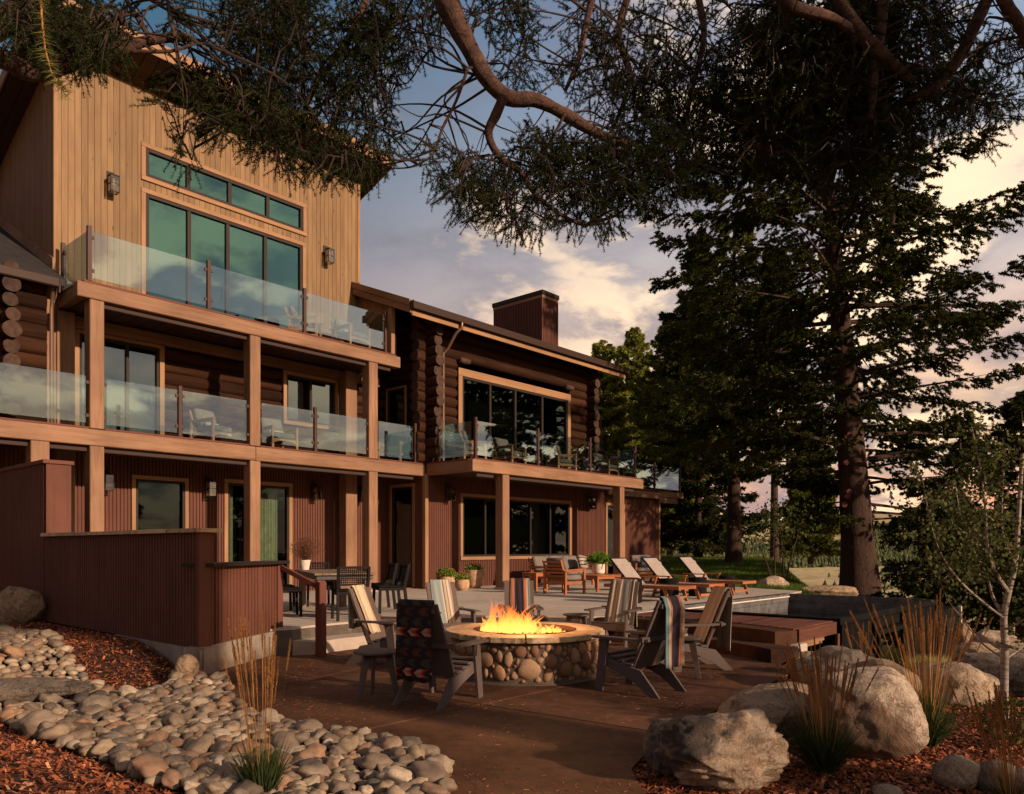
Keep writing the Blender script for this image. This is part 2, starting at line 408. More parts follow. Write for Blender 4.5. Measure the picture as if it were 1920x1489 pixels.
M['granite_split'] = mat('pale_granite_with_dark_cleft', build=patched(granite((.29, .20, .125), (.52, .40, .28), (.20, .10, .04), (.54, .44, .33)), (.035, .024, .018), (-1.5, 0, 1.3), .60), rough=.8, bump=(50, .8, (1, 1, 1), .05))
M['granite_stained'] = mat('pale_granite_with_brown_stain', build=patched(granite((.34, .26, .18), (.60, .48, .36), (.22, .12, .06), (.60, .50, .39)), (.15, .080, .040), (-1.3, -.4, -1.1), .30), rough=.8, bump=(50, .8, (1, 1, 1), .05))
def soil(n, co):
    n1 = n.n('TexNoise', Vector=co, Scale=3.0, Detail=10.0, Roughness=.75); n2 = n.n('TexNoise', Vector=co, Scale=70.0, Detail=4.0)
    return n.ramp(n.math('ADD', n.math('MULTIPLY', n1.outputs[0], .5), n.math('MULTIPLY', n2.outputs[0], .5)), [(.35, (.012, .005, .003)), (.65, (.07, .026, .013))]), n2.outputs[0]
M['soil'] = mat('mulched_soil', build=soil, rough=.95, bump=(30, .8))
def chip(n, co):
    r = n.n('NewGeometry').outputs['Random Per Island']
    return n.ramp(r, [(0, (.055, .016, .007)), (.35, (.19, .050, .018)), (.7, (.32, .090, .030)), (.93, (.44, .15, .055)), (1, (.55, .30, .15))])
M['chip'] = mat('red_brown_bark_chip', build=chip, rough=.8)
def hillg(n, co):
    n1 = n.n('TexNoise', Vector=co, Scale=.012, Detail=8.0, Roughness=.65, Distortion=1.0); n2 = n.n('TexNoise', Vector=co, Scale=.15, Detail=6.0, Roughness=.7)
    f1 = n.math('ADD', n.math('MULTIPLY', n1.outputs[0], .6), n.math('MULTIPLY', n2.outputs[0], .4))
    return n.ramp(f1, [(.38, (.13, .13, .045)), (.46, (.33, .26, .11)), (.54, (.46, .35, .17)), (.60, (.22, .19, .08)), (.68, (.42, .27, .15))])
M['field'] = mat('dry_valley_grass', build=hillg, rough=.95)
def needle(a, b, c):
    def f(n, co):
        r = n.n('NewGeometry').outputs['Random Per Island']; n1 = n.n('TexNoise', Vector=co, Scale=1.3, Detail=3.0)
        q = n.math('ADD', n.math('MULTIPLY', r, .5), n.math('MULTIPLY', n1.outputs[0], .6))
        return n.ramp(q, [(.2, a), (.55, b), (.8, c)])
    return f
def foliage(name, a, b, c, trans=.25):
    m = bpy.data.materials.new(name); m.use_nodes = True; n = NT(m.node_tree)
    co = n.n('TexCoord').outputs['Object']; col = needle(a, b, c)(n, co)
    d1 = n.n('BsdfDiffuse', Color=col); t1 = n.n('BsdfTranslucent', Color=col)
    n.n('OutputMaterial', Surface=n.n('MixShader', i0=trans, i1=d1, i2=t1)); return m
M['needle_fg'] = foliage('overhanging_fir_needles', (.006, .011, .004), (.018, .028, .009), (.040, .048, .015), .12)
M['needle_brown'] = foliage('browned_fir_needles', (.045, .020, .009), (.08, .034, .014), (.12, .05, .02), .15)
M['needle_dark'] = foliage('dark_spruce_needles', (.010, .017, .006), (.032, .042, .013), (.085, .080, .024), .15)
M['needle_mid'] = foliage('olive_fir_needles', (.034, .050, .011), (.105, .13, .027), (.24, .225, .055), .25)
M['needle_lit'] = foliage('sunlit_tone_fir_needles', (.08, .10, .020), (.21, .235, .045), (.36, .33, .08), .3)  # brighter needle copy: sunlight on these firs is put into the colour
M['farforest'] = foliage('distant_forest', (.040, .056, .026), (.085, .105, .045), (.16, .16, .07), .1)
M['grass'] = foliage('green_grass', (.030, .060, .010), (.085, .14, .022), (.17, .20, .045), .3)
M['drygrass'] = foliage('sagebrush_grass', (.16, .17, .06), (.30, .28, .11), (.42, .36, .17), .3)
M['reed'] = foliage('reed_grass_blades', (.020, .035, .012), (.05, .075, .026), (.10, .115, .045), .25)
M['plume'] = foliage('golden_seed_plumes', (.24, .105, .032), (.40, .19, .06), (.54, .30, .11), .3)
M['leaf'] = foliage('birch_leaves', (.045, .060, .022), (.095, .11, .04), (.20, .19, .07), .4)
M['fern'] = foliage('bright_potted_foliage', (.05, .12, .012), (.12, .24, .025), (.22, .34, .05), .35)
M['potgrass'] = foliage('purple_fountain_grass', (.07, .028, .020), (.15, .065, .045), (.20, .12, .055), .3)
M['petal'] = mat('pink_petals', (.55, .06, .10), .6)
def barkf(a, b, sc=(10, 10, 2.2)):
    def f(n, co):
        mp = n.n('Mapping', Vector=co); mp.inputs['Scale'].default_value = sc
        v = n.n('TexNoise', Vector=mp, Scale=1.4, Detail=9.0, Roughness=.75, Distortion=1.2)
        return n.ramp(v.outputs[0], [(.35, a), (.65, b)]), v.outputs[0]
    return f
M['bark'] = mat('conifer_bark', build=barkf((.014, .008, .005), (.085, .042, .025)), rough=.95, bump=(30, 1., (1, 1, 1), .06))
M['limbbark'] = mat('reddish_limb_bark', build=barkf((.016, .008, .006), (.15, .072, .047), (14, 14, 14)), rough=.85, bump=(50, 1., (1, 1, 1), .025))
M['twig'] = mat('dark_fir_twig', (.030, .017, .011), .9)
M['cutwood'] = mat('pruned_branch_scar', (.085, .020, .011), .8)
def birchb(n, co):
    mp = n.n('Mapping', Vector=co); mp.inputs['Scale'].default_value = (2, 2, 16)
    v = n.n('TexNoise', Vector=mp, Scale=2.2, Detail=5.0, Roughness=.7)
    return n.ramp(v.outputs[0], [(.36, (.04, .028, .02)), (.48, (.24, .19, .15)), (.75, (.42, .35, .29))])
M['birch'] = mat('pale_birch_bark', build=birchb, rough=.7, bump=(30, .3))
M['composite'] = mat('taupe_composite_lumber', build=lambda n, co: vary(n, n.ramp(n.n('TexNoise', Vector=co, Scale=60.0, Detail=3.0).outputs[0], [(.3, (.084, .063, .055)), (.7, (.115, .088, .077))]), .06), rough=.7, spec=.10)
M['charcoal'] = mat('charcoal_composite_lumber', build=lambda n, co: n.ramp(n.n('TexNoise', Vector=co, Scale=60.0, Detail=3.0).outputs[0], [(.3, (.050, .040, .036)), (.7, (.075, .060, .053))]), rough=.5, spec=.4)
def clothf(a, b, sc=220):
    def f(n, co):
        n1 = n.n('TexNoise', Vector=co, Scale=float(sc), Detail=3.0); n2 = n.n('TexNoise', Vector=co, Scale=6.0, Detail=3.0)
        return n.ramp(n.math('ADD', n.math('MULTIPLY', n1.outputs[0], .5), n.math('MULTIPLY', n2.outputs[0], .5)), [(.35, a), (.65, b)]), n1.outputs[0]
    return f
M['greycloth'] = mat('grey_woven_cushion', build=clothf((.115, .098, .085), (.20, .172, .148)), rough=.95, spec=.1, bump=(300, .3))
M['sling'] = mat('pale_grey_sling_mesh', build=clothf((.27, .225, .19), (.36, .305, .26)), rough=.8, spec=.2, bump=(300, .3))
M['blueish'] = mat('navy_patterned_pillow', build=clothf((.03, .035, .055), (.10, .11, .15), 30), rough=.95)
M['cream'] = mat('cream_wool', build=clothf((.42, .35, .25), (.58, .50, .38)), rough=.95, bump=(200, .4))
M['rope'] = mat('black_woven_rope', (.012, .010, .009), .85, .1, bump=(120, .8))
M['curtain'] = mat('pale_green_curtain', build=clothf((.50, .50, .34), (.68, .66, .48), 30), rough=.9)
M['terracotta'] = mat('tan_clay_pot', build=clothf((.34, .19, .10), (.50, .32, .19), 12), rough=.85, bump=(60, .3))
M['whitepot'] = mat('off_white_ceramic', build=clothf((.55, .47, .38), (.66, .58, .48), 12), rough=.6)
M['poolsteel'] = mat('charcoal_painted_steel', build=clothf((.004, .0038, .0036), (.010, .009, .0085), 5), rough=.7, spec=.06)
M['poolliner'] = mat('grey_pool_liner_boards', build=clothf((.06, .058, .056), (.13, .125, .12), 5), rough=.7, spec=.15)
M['ironcap'] = mat('dark_counter_stone', (.016, .013, .012), .5, .25, bump=(60, .1))
M['lava'] = mat('lava_rock', build=clothf((.012, .006, .004), (.05, .020, .012), 40), rough=.95)
M['plaster'] = mat('rough_white_plaster', (.42, .36, .29), .95, bump=(30, .8))
M['drum'] = mat('dark_bronze_drum', (.030, .022, .015), .35, .6, metal=.4, bump=(30, .1))
M['dripz'] = mat('copper_downpipe', (.20, .12, .08), .35, .6, metal=.6, bump=(30, .05))

def stripes(name, stops, scale=1.0, axis=0, rough=.95, extra=None):
    def f(n, co):
        s = n.n('SeparateXYZ', i0=co).outputs[axis]
        nz = n.n('TexNoise', Vector=co, Scale=4.0, Detail=2.0)
        q = n.math('ADD', n.math('MULTIPLY', s, scale), .5)
        q = n.math('ADD', q, n.math('MULTIPLY', n.math('SUBTRACT', nz.outputs[0], .5), .03))
        c = n.ramp(q, stops, 'CONSTANT' if not extra else extra)
        w2 = n.n('TexNoise', Vector=co, Scale=260.0, Detail=2.0)
        return n.mix(n.mr(w2.outputs[0], .3, .7, 0, .35), c, (.08, .06, .05)), w2.outputs[0]
    return mat(name, build=f, rough=rough, spec=.08, bump=(250, .3))
def glassmat(name, tint, refl, gcol=(1, 1, 1), base=.06):
    m = bpy.data.materials.new(name); m.use_nodes = True; n = NT(m.node_tree)
    fr = n.n('Fresnel', IOR=1.5)
    tcn = n.n('TexCoord'); nz = n.n('TexNoise', Vector=tcn.outputs['Object'], Scale=.6, Detail=2.0)
    bp = n.n('Bump', Height=nz.outputs[0], Strength=.09, Distance=.05)
    f = n.math('MINIMUM', n.math('ADD', n.math('MULTIPLY', fr.outputs[0], refl), base), .42)
    t = n.n('BsdfTransparent', Color=c4(tint)); g = n.n('BsdfGlossy', Color=c4(gcol), Roughness=.01, Normal=bp)
    n.n('OutputMaterial', Surface=n.n('MixShader', i0=f, i1=t, i2=g)); return m
M['railglass'] = glassmat('balcony_glass', (.84, .92, .91), 1.25, (.80, .92, 1), .11)
M['pane'] = glassmat('window_pane', (.62, .68, .64), .9, (.50, .62, .62), .01)
M['pane_bright'] = glassmat('reflective_window_pane', (.5, .56, .54), 2.0, (.70, .88, .92), .14)
M['pane_teal'] = glassmat('teal_window_pane', (.30, .42, .38), 2.0, (.22, .46, .44), .38)
M['lampglass'] = glassmat('lantern_glass', (.8, .74, .66), 1.5, (1, 1, 1), .05)
M['bulb'] = mat('clear_lamp_bulb', (.7, .6, .42), .15, .6)

# ================================================================== ground and terraces
PC = Vector((7.02, 6.02))         # centre of the round fire terrace
def H(x, y):
    """terrain height"""
    l = x*ST-y*CT; t = x*CT+y*ST
    h = 0.0
    if x < 4.6 and t < 30:
        h = .33*ss(8.7, 10.4, y)*ss(4.7, 4.2, x) + .45*ss(14.2, 16.8, y)
        m = ss(2.75, 1.6, x)*ss(9.5, 5.5, y)
        h = max(h, .10*m) + .10*ss(2.6, 1.0, x)*ss(8.5, 6.0, y)
    if x > 8.0:
        low = -.105*max(0, x-8.6)*ss(7.5, 4.5, y)
        h = low
        if x > 19 or y > 7.2:
            e = l-(8.0+(t-21)*.29)          # distance past the terrace edge
            berm = .30+.55*ss(24, 36, t)
            if t > 19 and y > 6.0: h = min(h, 0)+berm*ss(19, 21, t)*ss(1.5, -.5, e)
        e2 = max(0, l-(7.7+max(0, t-21)*.27)-.5) if t > 19.5 else 0
        e3 = max(0, t-43)
        e = min(60, hypot(e2, e3))
        h -= .38*e+ .25*ss(0, 3, e)
    if y < -2: h += 0
    return max(h, -21)
FARZ = -21
MBg = MB()
def grid(x0, x1, y0, y1, st, zf, name, mat_, dz=0.0):
    nx = int((x1-x0)/st)+1; ny = int((y1-y0)/st)+1
    xs = np.linspace(x0, x1, nx); ys = np.linspace(y0, y1, ny)
    V = np.array([(x, y, zf(x, y)+dz) for y in ys for x in xs])
    i = np.arange((nx-1)*(ny-1)); a = (i//(nx-1))*nx+i % (nx-1)
    F = np.stack([a, a+1, a+nx+1, a+nx], 1)
    return tag(npmesh(name, V, F, mat_, smooth=True), kind='structure')
def gz(x, y):
    r = hypot(x-PC.x, y-PC.y); z = H(x, y)-.05
    if x > 4.5 and y > 3.2 and x < 12.2: z = min(z, -.05)
    if 12.2 < x < 18.6 and 4.2 < y < 7.6: z = -2.4
    z += .02*mnoise.noise((x*1.7, y*1.7, 0))
    return z
grid(-3, 24, -6, 18, .15, gz, 'planting_ground', M['soil'])
def hz(x, y):
    l = x*ST-y*CT; t = x*CT+y*ST
    if -8 < x < 23.5 and -8 < y < 17.5: return -3.4
    z = H(x, y)-.05
    if t > 60:
        z = FARZ+4*mnoise.noise((x*.004, y*.004, 3))
        rise = ss(480, 1500, t+.25*l)
        z += rise*(62+26*mnoise.noise((x*.0016, y*.0016, 1))+8*mnoise.noise((x*.006, y*.006, 2)))
        z += ss(1700, 3800, t)*(95+90*mnoise.noise((x*.0007, y*.0007, 5))+25*mnoise.noise((x*.003, y*.003, 7)))
        z = z*ss(60, 110, t) + (H(x, y)-.05)*(1-ss(60, 110, t))
    return z
# one sheet from the house to the horizon, cells growing with distance
ts = list(np.geomspace(14, 5200, 130)); ls_ = list(np.linspace(-1.3, 1.3, 120))
V = []
for t in ts:
    for k in ls_:
        x, y = CT*t+k*t*ST, ST*t-k*t*CT; V.append((x, y, hz(x, y)))
nx = len(ls_); i = np.arange((nx-1)*(len(ts)-1)); a = (i//(nx-1))*nx+i % (nx-1)
tag(npmesh('valley', np.array(V), np.stack([a, a+1, a+nx+1, a+nx], 1), M['field'], smooth=True), kind='structure')
# plain ground behind and beside the camera
mb = MB(); mb.box(-60, 60, -60, 60, -3.6, -3.5)
tag(mb.build('lower_ground', M['field']), kind='structure')

def pieces(name, poly, z0, z1, cuts, mat_, parent, gap=.022):
    bm = bmesh.new(); bot = [bm.verts.new((p[0], p[1], z0)) for p in poly]; f = bm.faces.new(bot)
    r = bmesh.ops.extrude_face_region(bm, geom=[f]); vs = [g for g in r['geom'] if isinstance(g, bmesh.types.BMVert)]
    bmesh.ops.translate(bm, verts=vs, vec=(0, 0, z1-z0))
    bmesh.ops.recalc_face_normals(bm, faces=bm.faces[:])
    sets = [bm]
    for (p, nv) in cuts:
        new = []
        for b in sets:
            for sgn in (1, -1):
                c = b.copy(); no = Vector((nv[0], nv[1], 0)).normalized()*sgn
                bmesh.ops.bisect_plane(c, geom=c.verts[:]+c.edges[:]+c.faces[:], plane_co=Vector((p[0], p[1], 0))+no*gap/2, plane_no=no, clear_inner=True)
                ed = [e for e in c.edges if e.is_boundary]
                if ed: bmesh.ops.holes_fill(c, edges=ed)
                if len(c.faces) > 2: new.append(c)
            b.free()
        sets = new
    off = rootloc(parent)
    for b in sets:
        bmesh.ops.translate(b, verts=b.verts[:], vec=-off)
        me = bpy.data.meshes.new(name); b.to_mesh(me); b.free(); me.materials.append(mat_)
        o = bpy.data.objects.new(name, me); COL.objects.link(o); o.parent = parent
def arc(R, a0, a1, n=40, c=PC):
    return [(c.x+R*cos(radians(a0+(a1-a0)*i/n)), c.y+R*sin(radians(a0+(a1-a0)*i/n))) for i in range(n+1)]
EDGE = [(4.34, 8.66), (4.3, 7.99), (3.85, 7.1), (3.62, 6.2), (3.62, 5.7), (3.72, 5.15), (3.79, 4.75), (3.79, 4.3), (3.75, 4.05), (3.55, 3.72), (3.2, 3.33), (2.2, 2.5), (1.0, 1.4), (-.5, .4)]
EDGER = [(1.2, -.6), (2.6, 1.1), (3.6, 2.1), (4.05, 2.5), (4.29, 2.73), (4.46, 2.87), (4.72, 2.96), (5.6, 3.2), (6.46, 3.3), (7.83, 3.5), (9.1, 3.62), (9.95, 3.97)]
lower = MB(); lower.prism(arc(3.36, -38, 104, 40)+[(5.6, 9.62), (4.9, 9.2)]+EDGE+EDGER, 'z', -.12, -.012)
lp = tag(lower.build('fire_terrace', M['soil']), kind='structure')
pieces('slab', arc(3.36, -38, 104, 40)+[(5.6, 9.62), (4.9, 9.2)]+EDGE+EDGER, -.1, 0.0,
       [((4, 5.13), (0.01, 1)), ((5.42, 4), (1, .08)), ((5, 7.55), (-.25, 1))], M['stained'], lp)
# curved steps round the terrace
def ring(name, r0, r1, a0, a1, z0, z1, m_, par):
    mb = MB(); o = arc(r1, a0, a1, 28); i_ = arc(r0, a0, a1, 28)
    mb.prism(o+i_[::-1], 'z', z0, z1); return mb.build(name, m_, par)
st = ring('curved_steps', 3.30, 3.72, 42, 103.5, -.1, .178, M['concrete'], None); tag(st, kind='structure')
ring('brown_tread', 3.30, 3.72, -35, 41.8, -.1, .178, M['stained_shaded'], st)
ring('brown_upper_tread', 3.72, 4.1, -27, 22, -.1, .345, M['stained_shaded'], st)
# upper terrace
up = arc(3.725, 103.5, 23, 30)+[(10.75, 7.30), (12.3, 7.36), (18.5, 7.52), (20.2, 7.75), (20.9, 9.4), (22.0, 11.8), (24.5, 14.4), (26.9, 15.4), (27.0, 16.2), (14.6, 16.2), (14.6, 18), (4.7, 18), (4.7, 9.35), (5.6, 9.72)]
base = MB(); base.prism(up, 'z', -.1, .33); ut = tag(base.build('upper_terrace', M['mortar']), kind='structure')
pieces('slab', up, .2, .36, [((8.2, 10), (1, .05)), ((11.6, 10), (1, 0)), ((15.2, 10), (1, 0)), ((18.6, 10), (1, 0)), ((10, 10.6), (0, 1)), ((10, 13.6), (0, 1))], M['concrete'], ut, .01)
# mulched bed walls etc. built later
# ------------------------------------------------------------------ timber deck by the pool
dk = thing('pool_deck', 'low red-brown timber deck between the curved steps and the black plunge pool', 'deck', (11.4, 4.2, 0))
y = 4.22; k = 0
while y < 7.25:
    y1 = min(y+.132, 7.28); ym = max(abs(y-PC.y), abs(y1-PC.y)); x0 = PC.x+sqrt(4.02**2-ym**2)+.10
    mb = MB(); mb.bbox(x0, 12.28, y, y1-.007, .325, .362, .005); mb.build('board', M['deckboard'], dk)
    y = y1
mb = MB(); mb.box(PC.x+3.75, 12.28, 4.165, 4.205, .17, .352); mb.box(12.20, 12.285, 4.12, 4.16, -.6, .17); mb.build('fascia', M['deckboard'], dk)
mb = MB(); mb.box(10.75, 12.2, 4.35, 4.45, .02, .28); mb.box(10.9, 11.9, 4.22, 4.3, .10, .15); mb.build('joist', M['beamx'], dk)
mb = MB(); mb.bbox(PC.x+3.55, PC.x+3.85, 4.08, 4.3, -.1, .16, .02); mb.build('footing', M['plaster'], dk)

# ------------------------------------------------------------------ container plunge pool
pl = thing('plunge_pool', 'black steel container plunge pool set flush with the timber deck', 'pool', (15.3, 5.8, 0))
X0, X1, Y0, Y1, ZR = 12.33, 18.3, 4.14, 7.42, .40
def ribs(mb, a, b, z0, z1, face, c, pitch=.28, depth=.035):
    """steel corrugation along a..b on plane c ; face '-y' or '-x'"""
    p = a; pts = []
    while p < b-.01:
        for s_, d_ in ((0, 0), (.36, 0), (.5, 1), (.86, 1)):
            q = p+pitch*s_
            if q < b: pts.append((q, depth*d_))
        p += pitch
    pts.append((b, 0)); vs = []
    for z in (z0, z1):
        for q, d_ in pts: vs.append((q, c+d_, z) if face == '-y' else (c+d_, q, z))
    n_ = len(pts); mb.add(vs, [(i, i+1, n_+i+1, n_+i) for i in range(n_-1)])
mb = MB()
ribs(mb, X0, 13.95, -2.4, ZR-.12, '-y', Y0+.01); ribs(mb, 15.9, X1, -2.4, ZR-.12, '-y', Y0+.01)
mb.box(X0, X1, Y0+.06, Y0+.14, -2.4, ZR-.1); mb.box(X0, X1, Y1-.1, Y1, -2.4, ZR-.05); mb.box(X1-.1, X1, Y0+.1, Y1, -2.4, ZR-.05); mb.box(X0, X0+.1, Y0+.1, Y1, -2.4, ZR-.05)
mb.build('shell', M['poolsteel'], pl)
mb = MB()
for (a, b, c, d_) in ((X0-.02, X1+.02, Y0-.03, Y0+.17), (X0-.02, X1+.02, Y1-.14, Y1+.03), (X0-.02, X0+.15, Y0+.17, Y1-.14), (X1-.14, X1+.02, Y0+.17, Y1-.14)): mb.bbox(a, b, c, d_, ZR-.11, ZR, .012)
mb.build('rim', M['poolsteel'], pl)
for q in (X0, 13.97, 15.82, 18.24): mb = MB(); mb.bbox(q, q+.07, Y0-.045, Y0+.03, -2.3, ZR-.1, .008); mb.build('corner_post', M['poolsteel'], pl)
mb = MB(); mb.bbox(14.2, 15.75, Y0-.05, Y0+.02, -1.55, -1.45, .01); mb.bbox(14.2, 15.75, Y0-.05, Y0+.02, -.02, .06, .01); mb.bbox(14.2, 14.28, Y0-.05, Y0+.02, -1.45, -.02, .01); mb.bbox(15.67, 15.75, Y0-.05, Y0+.02, -1.45, -.02, .01)
for i in range(14): mb.box(14.25+i*.11, 14.28+i*.11, Y0-.06, Y0-.03, .09, .12)
wf = mb.build('window', M['poolsteel'], pl)
mb = MB(); mb.box(14.28, 15.67, Y0-.02, Y0-.01, -1.45, -.02); mb.build('pane', M['pane'], wf)
for i in range(4):      # liner boards of the inner walls
    z0 = -.35+i*.19
    mb = MB(); mb.bbox(X0+.16, X1-.15, Y1-.17, Y1-.145, z0, z0+.185, .004); mb.build('liner_board', M['poolliner'], pl)
    mb = MB(); mb.bbox(X1-.17, X1-.145, Y0+.18, Y1-.17, z0, z0+.185, .004); mb.build('liner_board', M['poolliner'], pl)
mb = MB(); mb.bbox(X0+.15, X1-.14, Y1-.19, Y1-.14, ZR-.075, ZR-.05, .004); mb.build('light_trim', M['whitepot'], pl)
wm = mat('pool_water', (.004, .008, .008), .03, 1.0, bump=(5, .12, (1, 1, 1), .03)); 
mb = MB(); mb.box(X0+.1, X1-.1, Y0+.1, Y1-.1, -.5, .0); mb.build('water', wm, pl)
cb = thing('pump_cabinet', 'tall dark steel cabinet attached beyond the end of the plunge pool', 'cabinet', (19.2, 4.6, -1.6))
mb = MB(); mb.bbox(18.45, 20.2, 4.1, 6.6, -2.6, .14, .015); mb.build('cabinet_body', M['poolsteel'], cb)
mb = MB(); mb.box(18.9, 19.5, 4.07, 4.095, -.35, -.05); mb.build('vent', M['blackmetal'], cb)
mb = MB(); mb.bbox(20.2, 20.27, 4.05, 4.14, -2.6, .15, .005); mb.build('corner_strip', M['whitepot'], cb)

# ================================================================== the lodge
HL = thing('lodge_house', 'three-storey lodge of dark logs, rust ribbed metal and cedar boards with glass-railed balconies', 'house', (10, 17, .36))
D1, D2, YB, YT, YR = 15.90, 14.07, 17.6, 17.5, 15.9
ZP, Z1, Z2 = .36, 3.79, 6.59
def tiles(a0, a1, z0, z1, holes):
    cuts = sorted({a0, a1, *[min(max(h[0], a0), a1) for h in holes], *[min(max(h[1], a0), a1) for h in holes]}); out = []
    for p, q in zip(cuts, cuts[1:]):
        if q-p < 1e-4: continue
        m_ = (p+q)/2; zs = [(z0, z1)]
        for h in holes:
            if h[0] < m_ < h[1]:
                nz = []
                for (u, v) in zs:
                    if h[2] > u: nz.append((u, min(v, h[2])))
                    if h[3] < v: nz.append((max(u, h[3]), v))
                zs = [z for z in nz if z[1]-z[0] > 1e-3]
        out += [(p, q, *z) for z in zs]
    return out
def ribwall(mb, face, c, a0, a1, z0, z1, holes=(), pitch=.078, depth=.026, zf=None):
    for (p, q, u, v) in tiles(a0, a1, z0, z1, list(holes)):
        k0 = math.floor(p/pitch); pts = []
        for k in range(k0, int(math.ceil(q/pitch))+1):
            for s_, d_ in ((.0, 0), (.56, 0), (.62, 1), (.94, 1)):
                a = (k+s_)*pitch
                if p < a < q: pts.append((a, depth*d_))
        pts = [(p, 0)]+pts+[(q, 0)]; vs = []
        for lv in (0, 1):
            for a, d_ in pts:
                z = (u, v)[lv]
                if zf and lv: z = min(v, zf(a))
                vs.append((a, c+d_, z) if face == 'y' else (c+d_, a, z))
        n_ = len(pts); mb.add(vs, [(i, i+1, n_+i+1, n_+i) for i in range(n_-1)])
def fb(mb, face, c, s0, s1, d0, d1, z0, z1, b=.006):
    """box on a wall face: s along the wall, d in front (negative) or behind"""
    if face == 'y': mb.bbox(s0, s1, c+d0, c+d1, z0, z1, b)
    else: mb.bbox(c+d0, c+d1, s0, s1, z0, z1, b)
def window(par, face, c, s0, s1, z0, z1, mull=(), trim=.10, name='window', pane='pane', fw=.055, sill=True, proud=.035, curtains=(), handle=None, hm=(), trimz=None):
    """frame with panes; (s0,s1,z0,z1) is the outside of the dark frame"""
    mb = MB()
    fb(mb, face, c, s0, s0+fw, -.02, .10, z0, z1); fb(mb, face, c, s1-fw, s1, -.02, .10, z0, z1)
    fb(mb, face, c, s0+fw, s1-fw, -.02, .10, z0, z0+fw); fb(mb, face, c, s0+fw, s1-fw, -.02, .10, z1-fw, z1)
    for m_ in mull: fb(mb, face, c, m_-fw*.6, m_+fw*.6, -.012, .09, z0+fw, z1-fw)
    wo = mb.build(name, M['frame'], par)
    ed = [s0+fw]+[x for m_ in mull for x in (m_-fw*.6, m_+fw*.6)]+[s1-fw]
    for a, b in zip(ed[::2], ed[1::2]):
        mb = MB(); fb(mb, face, c, a, b, .035, .045, z0+fw, z1-fw, .001); mb.build('pane', M[pane], wo)
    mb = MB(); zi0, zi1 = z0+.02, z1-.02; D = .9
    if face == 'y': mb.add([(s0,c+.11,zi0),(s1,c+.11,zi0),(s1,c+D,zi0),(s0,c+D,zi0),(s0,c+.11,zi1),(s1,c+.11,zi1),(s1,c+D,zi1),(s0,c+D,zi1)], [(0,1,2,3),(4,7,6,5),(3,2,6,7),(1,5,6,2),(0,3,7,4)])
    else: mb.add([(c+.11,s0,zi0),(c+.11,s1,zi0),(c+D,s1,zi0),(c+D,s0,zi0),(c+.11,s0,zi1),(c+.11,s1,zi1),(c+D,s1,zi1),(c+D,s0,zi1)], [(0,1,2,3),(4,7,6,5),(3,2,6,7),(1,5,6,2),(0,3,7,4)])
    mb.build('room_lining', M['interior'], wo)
    for (a, b) in curtains:
        mb = MB(); n_ = max(6, int((b-a)/.02)); vs = []
        for i in range(n_+1):
            q = a+(b-a)*i/n_; d_ = c+.16+.022*sin(i*1.9)+.01*sin(i*.7)
            for z in (z0+.05, z1-.06): vs.append((q, d_, z) if face == 'y' else (d_, q, z))
        mb.add(vs, [(2*i, 2*i+2, 2*i+3, 2*i+1) for i in range(n_)]); mb.build('curtain', M['curtain'], wo, smooth=True)
    if trim:
        t = trim; tz = t if trimz is None else trimz
        for (a, b, u, v, mm) in ((s0-t, s0-.002, z0, z1, 'trim'), (s1+.002, s1+t, z0, z1, 'trim'), (s0-t, s1+t, z1+.002, z1+tz, 'trimx')):
            mb = MB(); fb(mb, face, c, a, b, -proud, .01, u, v); mb.build('trim_board', M[mm], wo)
        if sill:
            mb = MB(); fb(mb, face, c, s0-t, s1+t, -proud-.01, .01, z0-t, z0-.002); mb.build('sill_board', M['trimx'], wo)
    if handle:
        for hs in handle:
            mb = MB(); zc = z0+1.0
            def q(s_, d_, z): return (s_, c+d_, z) if face == 'y' else (c+d_, s_, z)
            mb.tube([q(hs, -.02, zc-.12), q(hs, -.07, zc-.12), q(hs, -.07, zc+.12), q(hs, -.02, zc+.12)], .009, 6); mb.build('handle', M['pinkish'], wo)
    return wo

# ---- ground floor
gh = []
W1 = (XY(254, YB), XY(346, YB), 1.35, onY(300, 901, YB).z)
W2 = (XY(427, YB), XY(541, YB), ZP+.02, onY(480, 909, YB).z)
gh += [W1, W2]
mb = MB(); ribwall(mb, 'y', YB, 3.6, 14.40, ZP, 3.6, gh); mb.box(3.6, 26.6, YB+.98, 24, 0, 6.9); mb.box(14.5, 21.7, YB+.98, 22.8, 6.8, 8.6)
gw = mb.build('back_wall', M['redmetal'], HL, recalc=False)
window(HL, 'y', YB, *W1, mull=(), trim=.09)
window(HL, 'y', YB, *W2, mull=((W2[0]+W2[1])/2,), trim=.10, sill=False, name='glass_door', curtains=((W2[0]+.07, W2[0]+.22), ((W2[0]+W2[1])/2+.12, W2[1]-.22)))
# side wall with door (faces the terrace end)
dy0, dy1 = onX(774, 1000, 14.33).y, onX(735.5, 1000, 14.33).y; dz1 = onX(778, 905, 14.33).z-.1
mb = MB(); ribwall(mb, 'x', 14.33, 15.98, YB+.06, ZP, 3.6, [(dy0, dy1, ZP, dz1)]); mb.build('side_wall', M['redmetal'], HL, recalc=False)
dw = window(HL, 'x', 14.33, dy0, dy1, ZP+.02, dz1, (), trim=.09, sill=False, name='entry_door')
mb = MB(); mb.bbox(13.55, 14.2, dy0-.1, dy1+.1, ZP, ZP+.025, .01); mt = mb.build('doormat', mat('rust_coir_mat', (.24, .085, .03), .95, bump=(200, .5)))
tag(mt, 'rust coloured coir doormat in front of the dark entry door', 'doormat')
